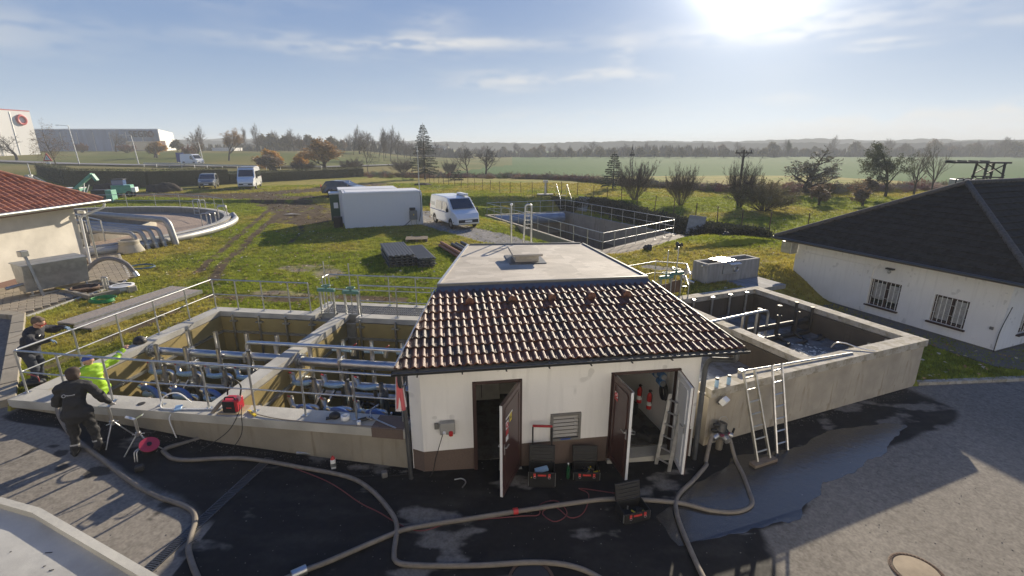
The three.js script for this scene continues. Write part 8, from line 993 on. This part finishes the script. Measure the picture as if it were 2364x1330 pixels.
function person(label, pos, turn, j, col) {                             // joints in metres, the person faces +x
  const t = thing('person', label, 'person', pos, turn), v = a => V(...a), P = Object.fromEntries(Object.entries(j).filter(e => Array.isArray(e[1])).map(([k, a]) => [k, v(a)])), mid = (a, b, f) => a.clone().lerp(b, f);
  const fwd = P.face.clone().normalize(), up = P.head.clone().sub(P.neck).normalize(), rt = fwd.clone().cross(up).normalize(), H = (x, y, z) => P.head.clone().addScaledVector(fwd, x).addScaledVector(up, y).addScaledVector(rt, z);
  const arms = s => [[P['sh' + s], P['el' + s], .055, .045], [P['el' + s], P['wr' + s], .043, .03]], legs = s => [[P['hip' + s], P['kn' + s], .085, .058], [P['kn' + s], P['an' + s], .055, .04], [P['an' + s], P['toe' + s], .04, .035]];
  const torso = [[P.pelvis, P.waist, .13, .12], [P.waist, P.chest, .12, .14], [mid(P.shL, P.shR, .3), mid(P.shL, P.shR, .7), .1, .1], [P.chest, P.neck, .12, .06], [P.hipL, P.hipR, .11, .11]];
  const all = [...torso, [P.neck, H(-.01, -.06, 0), .055, .06], ...arms('L'), ...arms('R'), ...legs('L'), ...legs('R')];
  const g = [field(all, V(.1, .88, 0), 1.02, 88)];
  // head: skull, jaw, nose, brow, lips, ears
  g.push(field([[H(-.03, .03, 0), H(.02, .04, 0), .092, .085], [H(.02, -.05, 0), H(.055, -.075, 0), .06, .04], [H(.09, .01, 0), H(.112, -.02, 0), .011, .017], [H(.082, .032, -.04), H(.082, .032, .04), .014, .014], [H(.088, -.055, -.02), H(.088, -.055, .02), .010, .010], [H(-.005, .0, -.088), H(-.01, -.03, -.085), .022, .014], [H(-.005, .0, .088), H(-.01, -.03, .085), .022, .014], [H(-.02, -.04, 0), P.neck, .058, .055]], H(0, 0, 0), .19, 56, .016));
  const hands = ['L', 'R'].map(s => { const w = P['wr' + s], d = P['hd' + s].clone().sub(w).normalize(), n = (j['n' + s] ? v(j['n' + s]) : V(0, -1, 0)); n.addScaledVector(d, -n.dot(d)).normalize(); const sd = d.clone().cross(n).multiplyScalar(s === 'L' ? 1 : -1), b = [], pc = w.clone().addScaledVector(d, .085); for (const q of [-.03, -.01, .01, .03]) b.push([w.clone().addScaledVector(d, .015).addScaledVector(sd, q * .6), pc.clone().addScaledVector(sd, q), .017, .013]); [[-.034, .062], [-.012, .075], [.011, .08], [.033, .07]].forEach(([q, L]) => { const r0 = pc.clone().addScaledVector(sd, q), c = j.curl ?? .5, r1 = r0.clone().addScaledVector(d, L * .5).addScaledVector(n, L * .2 * c), r2 = r1.clone().addScaledVector(d, L * .35 * (1 - c * .5)).addScaledVector(n, L * .35 * c), r3 = r2.clone().addScaledVector(d, L * .2 * (1 - c)).addScaledVector(n, L * .3 * c); b.push([r0, r1, .0105, .0095], [r1, r2, .0095, .0085], [r2, r3, .0085, .0075]); }); const t0 = w.clone().addScaledVector(d, .03).addScaledVector(sd, .028), t1 = t0.clone().addScaledVector(d, .035).addScaledVector(sd, .025).addScaledVector(n, .01), t2 = t1.clone().addScaledVector(d, .03).addScaledVector(n, .015); b.push([t0, t1, .015, .012], [t1, t2, .012, .009]); return field(b, w.clone().addScaledVector(d, .085), .14, 52, .007); });
  const parts = col.glove ? g : [...g, ...hands]; new Bd().add(mergeGeometries(parts)).mesh('body', col.skin, t); if (col.glove) for (const h of hands) new Bd().add(h).mesh('glove', col.glove, t);
  const jk = [...torso.map(([a, b, x, y]) => [a, b, x + .028, y + (b === P.neck ? .012 : .03)]), [P.pelvis.clone().add(V(0, -.06, 0)), P.waist, .165, .155], ...['L', 'R'].flatMap(s => [[P['sh' + s], P['el' + s], .08, .066], [P['el' + s], mid(P['el' + s], P['wr' + s], .96), .066, .05], [mid(P['sh' + s], P['el' + s], .75), mid(P['el' + s], P['wr' + s], .2), .07, .07]])];
  new Bd().add(field(jk, V(.12, 1.18, 0), .78, 96, .05, .028)).mesh('jacket', col.jacket, t);
  const tr = [[P.hipL, P.hipR, .135, .135], [P.pelvis, P.waist, .14, .13], ...['L', 'R'].flatMap(s => [[P['hip' + s], P['kn' + s], .108, .078], [P['kn' + s], P['an' + s], .078, .066]])]; new Bd().add(field(tr, V(0, .5, 0), .66, 84, .045, .03)).mesh('trousers', col.trousers, t);
  new Bd().add(mergeGeometries(['L', 'R'].map(s => field([[P['an' + s], P['toe' + s].clone().add(V(0, .005, 0)), .052, .042], [P['an' + s].clone().add(V(-.03, -.035, 0)), P['toe' + s], .04, .036], [P['an' + s], P['an' + s].clone().add(V(0, .09, 0)), .052, .055]], P['an' + s].clone().add(V(.06, .0, 0)), .24, 40, .02)))).mesh('boots', M.black, t);
  if (col.hair) { const hb = [[H(-.05, .05, -.02), H(.0, .085, .0), .092, .07], [H(-.06, .0, 0), H(-.05, .06, .02), .085, .09], [H(.03, .10, -.03), H(.03, .10, .03), .045, .045]]; if (col.longHair) hb.push([H(-.06, -.03, -.03), H(-.05, -.06, .03), .07, .06]); new Bd().add(field(hb, H(-.02, .04, 0), .2, 44, .02)).mesh('hair', col.hair, t); }
  for (const s of [-1, 1]) new Bd().sph(...H(.083, .012, s * .032).toArray(), .011, .011, .011, 8).mesh('eye', M.dark, t);
  return { t, H, P };
}
{
  const skin = mat([.50, .28, .19], .6), navy = mat([.022, .024, .032], .85, 0, { bump: T.bumpC, bm: .25, bs: .008 }), char2 = mat([.020, .020, .021], .85, 0, { bump: T.bumpC, bm: .25, bs: .008 }), hairB = mat([.045, .028, .018], .8), hairL = mat([.11, .075, .05], .8);
  const glove = mat([.10, .17, .26], .7);
  { const [x, z] = toW(FL, -.42, -1.0); const p = person('person in dark work clothes and blue gloves leaning on the tank railing', [x, .735, z], 8 * RAD, { pelvis: [-.14, .86, 0], waist: [-.06, 1.02, 0], chest: [.07, 1.2, 0], neck: [.15, 1.34, .01], head: [.235, 1.47, .03], face: [.86, -.5, .1], shL: [.08, 1.28, -.2], shR: [.08, 1.28, .2], elL: [.2, 1.17, -.38], wrL: [.44, 1.225, -.36], hdL: [.56, 1.15, -.35], elR: [.2, 1.06, .3], wrR: [.42, 1.1, .12], hdR: [.52, 1.02, .06], hipL: [-.14, .84, -.1], hipR: [-.14, .84, .1], knL: [-.1, .46, -.14], knR: [-.02, .45, .14], anL: [-.22, .08, -.16], anR: [-.08, .08, .17], toeL: [-.06, .04, -.17], toeR: [.08, .04, .19], nL: [.3, -1, 0], nR: [.2, -1, 0], curl: .6 }, { skin, jacket: navy, trousers: mat([.03, .036, .05], .9), glove, hair: hairL }); const H = p.H; new Bd().bar(H(.1, .012, -.07), H(.1, .012, .07), .02, .03).bar(H(.1, .015, -.075), H(-.02, .02, -.095), .006, .008).bar(H(.1, .015, .075), H(-.02, .02, .095), .006, .008).mesh('glasses', mat([.25, .03, .03], .2), p.t); new Bd().box(.245, 1.2, .1, .004, .02, .09, .3, 0, 0).mesh('chest_badge', M.white, p.t); }
  { const [x, z] = toW(FL, 1.05, -.9); const hv = mat([.36, .62, .02], .6), p = person('person in bright yellow green jacket and blue cap standing down in the tank', [x, -.18, z], 150 * RAD, { pelvis: [0, .92, 0], waist: [.02, 1.08, 0], chest: [.05, 1.28, 0], neck: [.07, 1.44, 0], head: [.1, 1.57, 0], face: [.9, -.3, 0], shL: [.05, 1.37, -.2], shR: [.05, 1.37, .2], elL: [.16, 1.12, -.26], wrL: [.36, 1.1, -.16], hdL: [.48, 1.1, -.14], elR: [.12, 1.40, .46], wrR: [.2, 1.56, .7], hdR: [.24, 1.62, .8], hipL: [0, .9, -.1], hipR: [0, .9, .1], knL: [.04, .5, -.12], knR: [.04, .5, .12], anL: [0, .09, -.14], anR: [0, .09, .14], toeL: [.16, .04, -.15], toeR: [.16, .04, .15], curl: .4 }, { skin, jacket: hv, trousers: navy });
    const H = p.H; new Bd().add(new THREE.SphereGeometry(.116, 16, 8, 0, 6.283, 0, 1.75).scale(1, .85, .95).translate(-.012, .045, 0).applyMatrix4(new THREE.Matrix4().makeBasis(p.P.face.clone().normalize(), H(0, 1, 0).sub(H(0, 0, 0)), H(0, 0, 1).sub(H(0, 0, 0))).setPosition(H(0, 0, 0)))).box(...H(.13, .055, 0).toArray(), .1, .012, .15, 0, 0, -.3, .005).mesh('cap', mat([.04, .08, .3], .8), p.t);
    const refl = mat([.55, .56, .55], .35, .3); for (const [a, b, f] of [['elR', 'wrR', .3], ['elR', 'wrR', .6], ['elL', 'wrL', .4]]) { const q = p.P[a].clone().lerp(p.P[b], f), q2 = p.P[a].clone().lerp(p.P[b], f + .14); new Bd().cyl(q, q2, .069, .066, 14, true).mesh('reflective_band', refl, p.t); }
    const pf = thing('scaffold_board', 'scaffold board inside the tank under the person in yellow', 'scaffold', [x, -.2, z], FL.t); for (let k = 0; k < 3; k++) new Bd().box(-.1, -.02, -.3 + k * .26, 1.1, .045, .24).mesh('board', mat([.3, .23, .15], .9, 0, { map: T.wood, m: .5 }), pf); for (const [a, b] of [[-.55, -.35], [.35, -.35], [-.55, .28], [.35, .28]]) new Bd().cyl(V(a, -2.4, b), V(a, -.045, b), .025, .025, 8).mesh('leg', M.galv, pf); }
  { const p = person('person in charcoal work suit seen from behind in front of the tank', [-7.98, .475, -7.86], 112 * RAD, { pelvis: [-.02, .86, 0], waist: [.02, 1.02, 0], chest: [.11, 1.22, 0], neck: [.19, 1.36, 0], head: [.26, 1.48, -.02], face: [.85, -.35, -.35], shL: [.12, 1.30, -.21], shR: [.12, 1.30, .21], elL: [.14, 1.02, -.3], wrL: [.34, .98, -.16], hdL: [.44, .96, -.1], elR: [.1, 1.03, .36], wrR: [.22, .86, .42], hdR: [.27, .76, .44], hipL: [-.02, .84, -.1], hipR: [-.02, .84, .1], knL: [.03, .46, -.13], knR: [.05, .46, .15], anL: [-.06, .085, -.16], anR: [-.03, .085, .19], toeL: [.1, .04, -.18], toeR: [.13, .04, .23], nR: [1, 0, 0], curl: .7 }, { skin, jacket: char2, trousers: char2, hair: hairB, longHair: true, glove: mat([.45, .43, .40], .8) });
    // round badge and a line of white lettering across the back, too small to read
    const b = new THREE.Group(); b.name = 'back_print'; b.position.set(-.062, 1.20, 0); b.rotation.set(0, -Math.PI / 2, 0); b.rotateX(-.42); p.t.add(b); const W = mat([.42, .42, .42], .7); new Bd().add(new THREE.TorusGeometry(.026, .006, 5, 22).translate(-.09, .02, .022)).mesh('emblem', W, b); const lt = new Bd(), wd = [.014, .012, .014, .013, .016, .012, .014]; let xx = -.05; for (const w of wd) { lt.box(xx + w / 2, .02, .022, w, .02, .004); xx += w + .004; } lt.mesh('lettering', W, b); for (const s of ['L', 'R']) { const q = p.P['kn' + s].clone().lerp(p.P['an' + s], .6), q2 = p.P['kn' + s].clone().lerp(p.P['an' + s], .68); new Bd().cyl(q, q2, .074, .072, 14, true).mesh('reflective_band', mat([.42, .42, .42], .35, .3), p.t); } }
}
renderer.render(scene, camera);
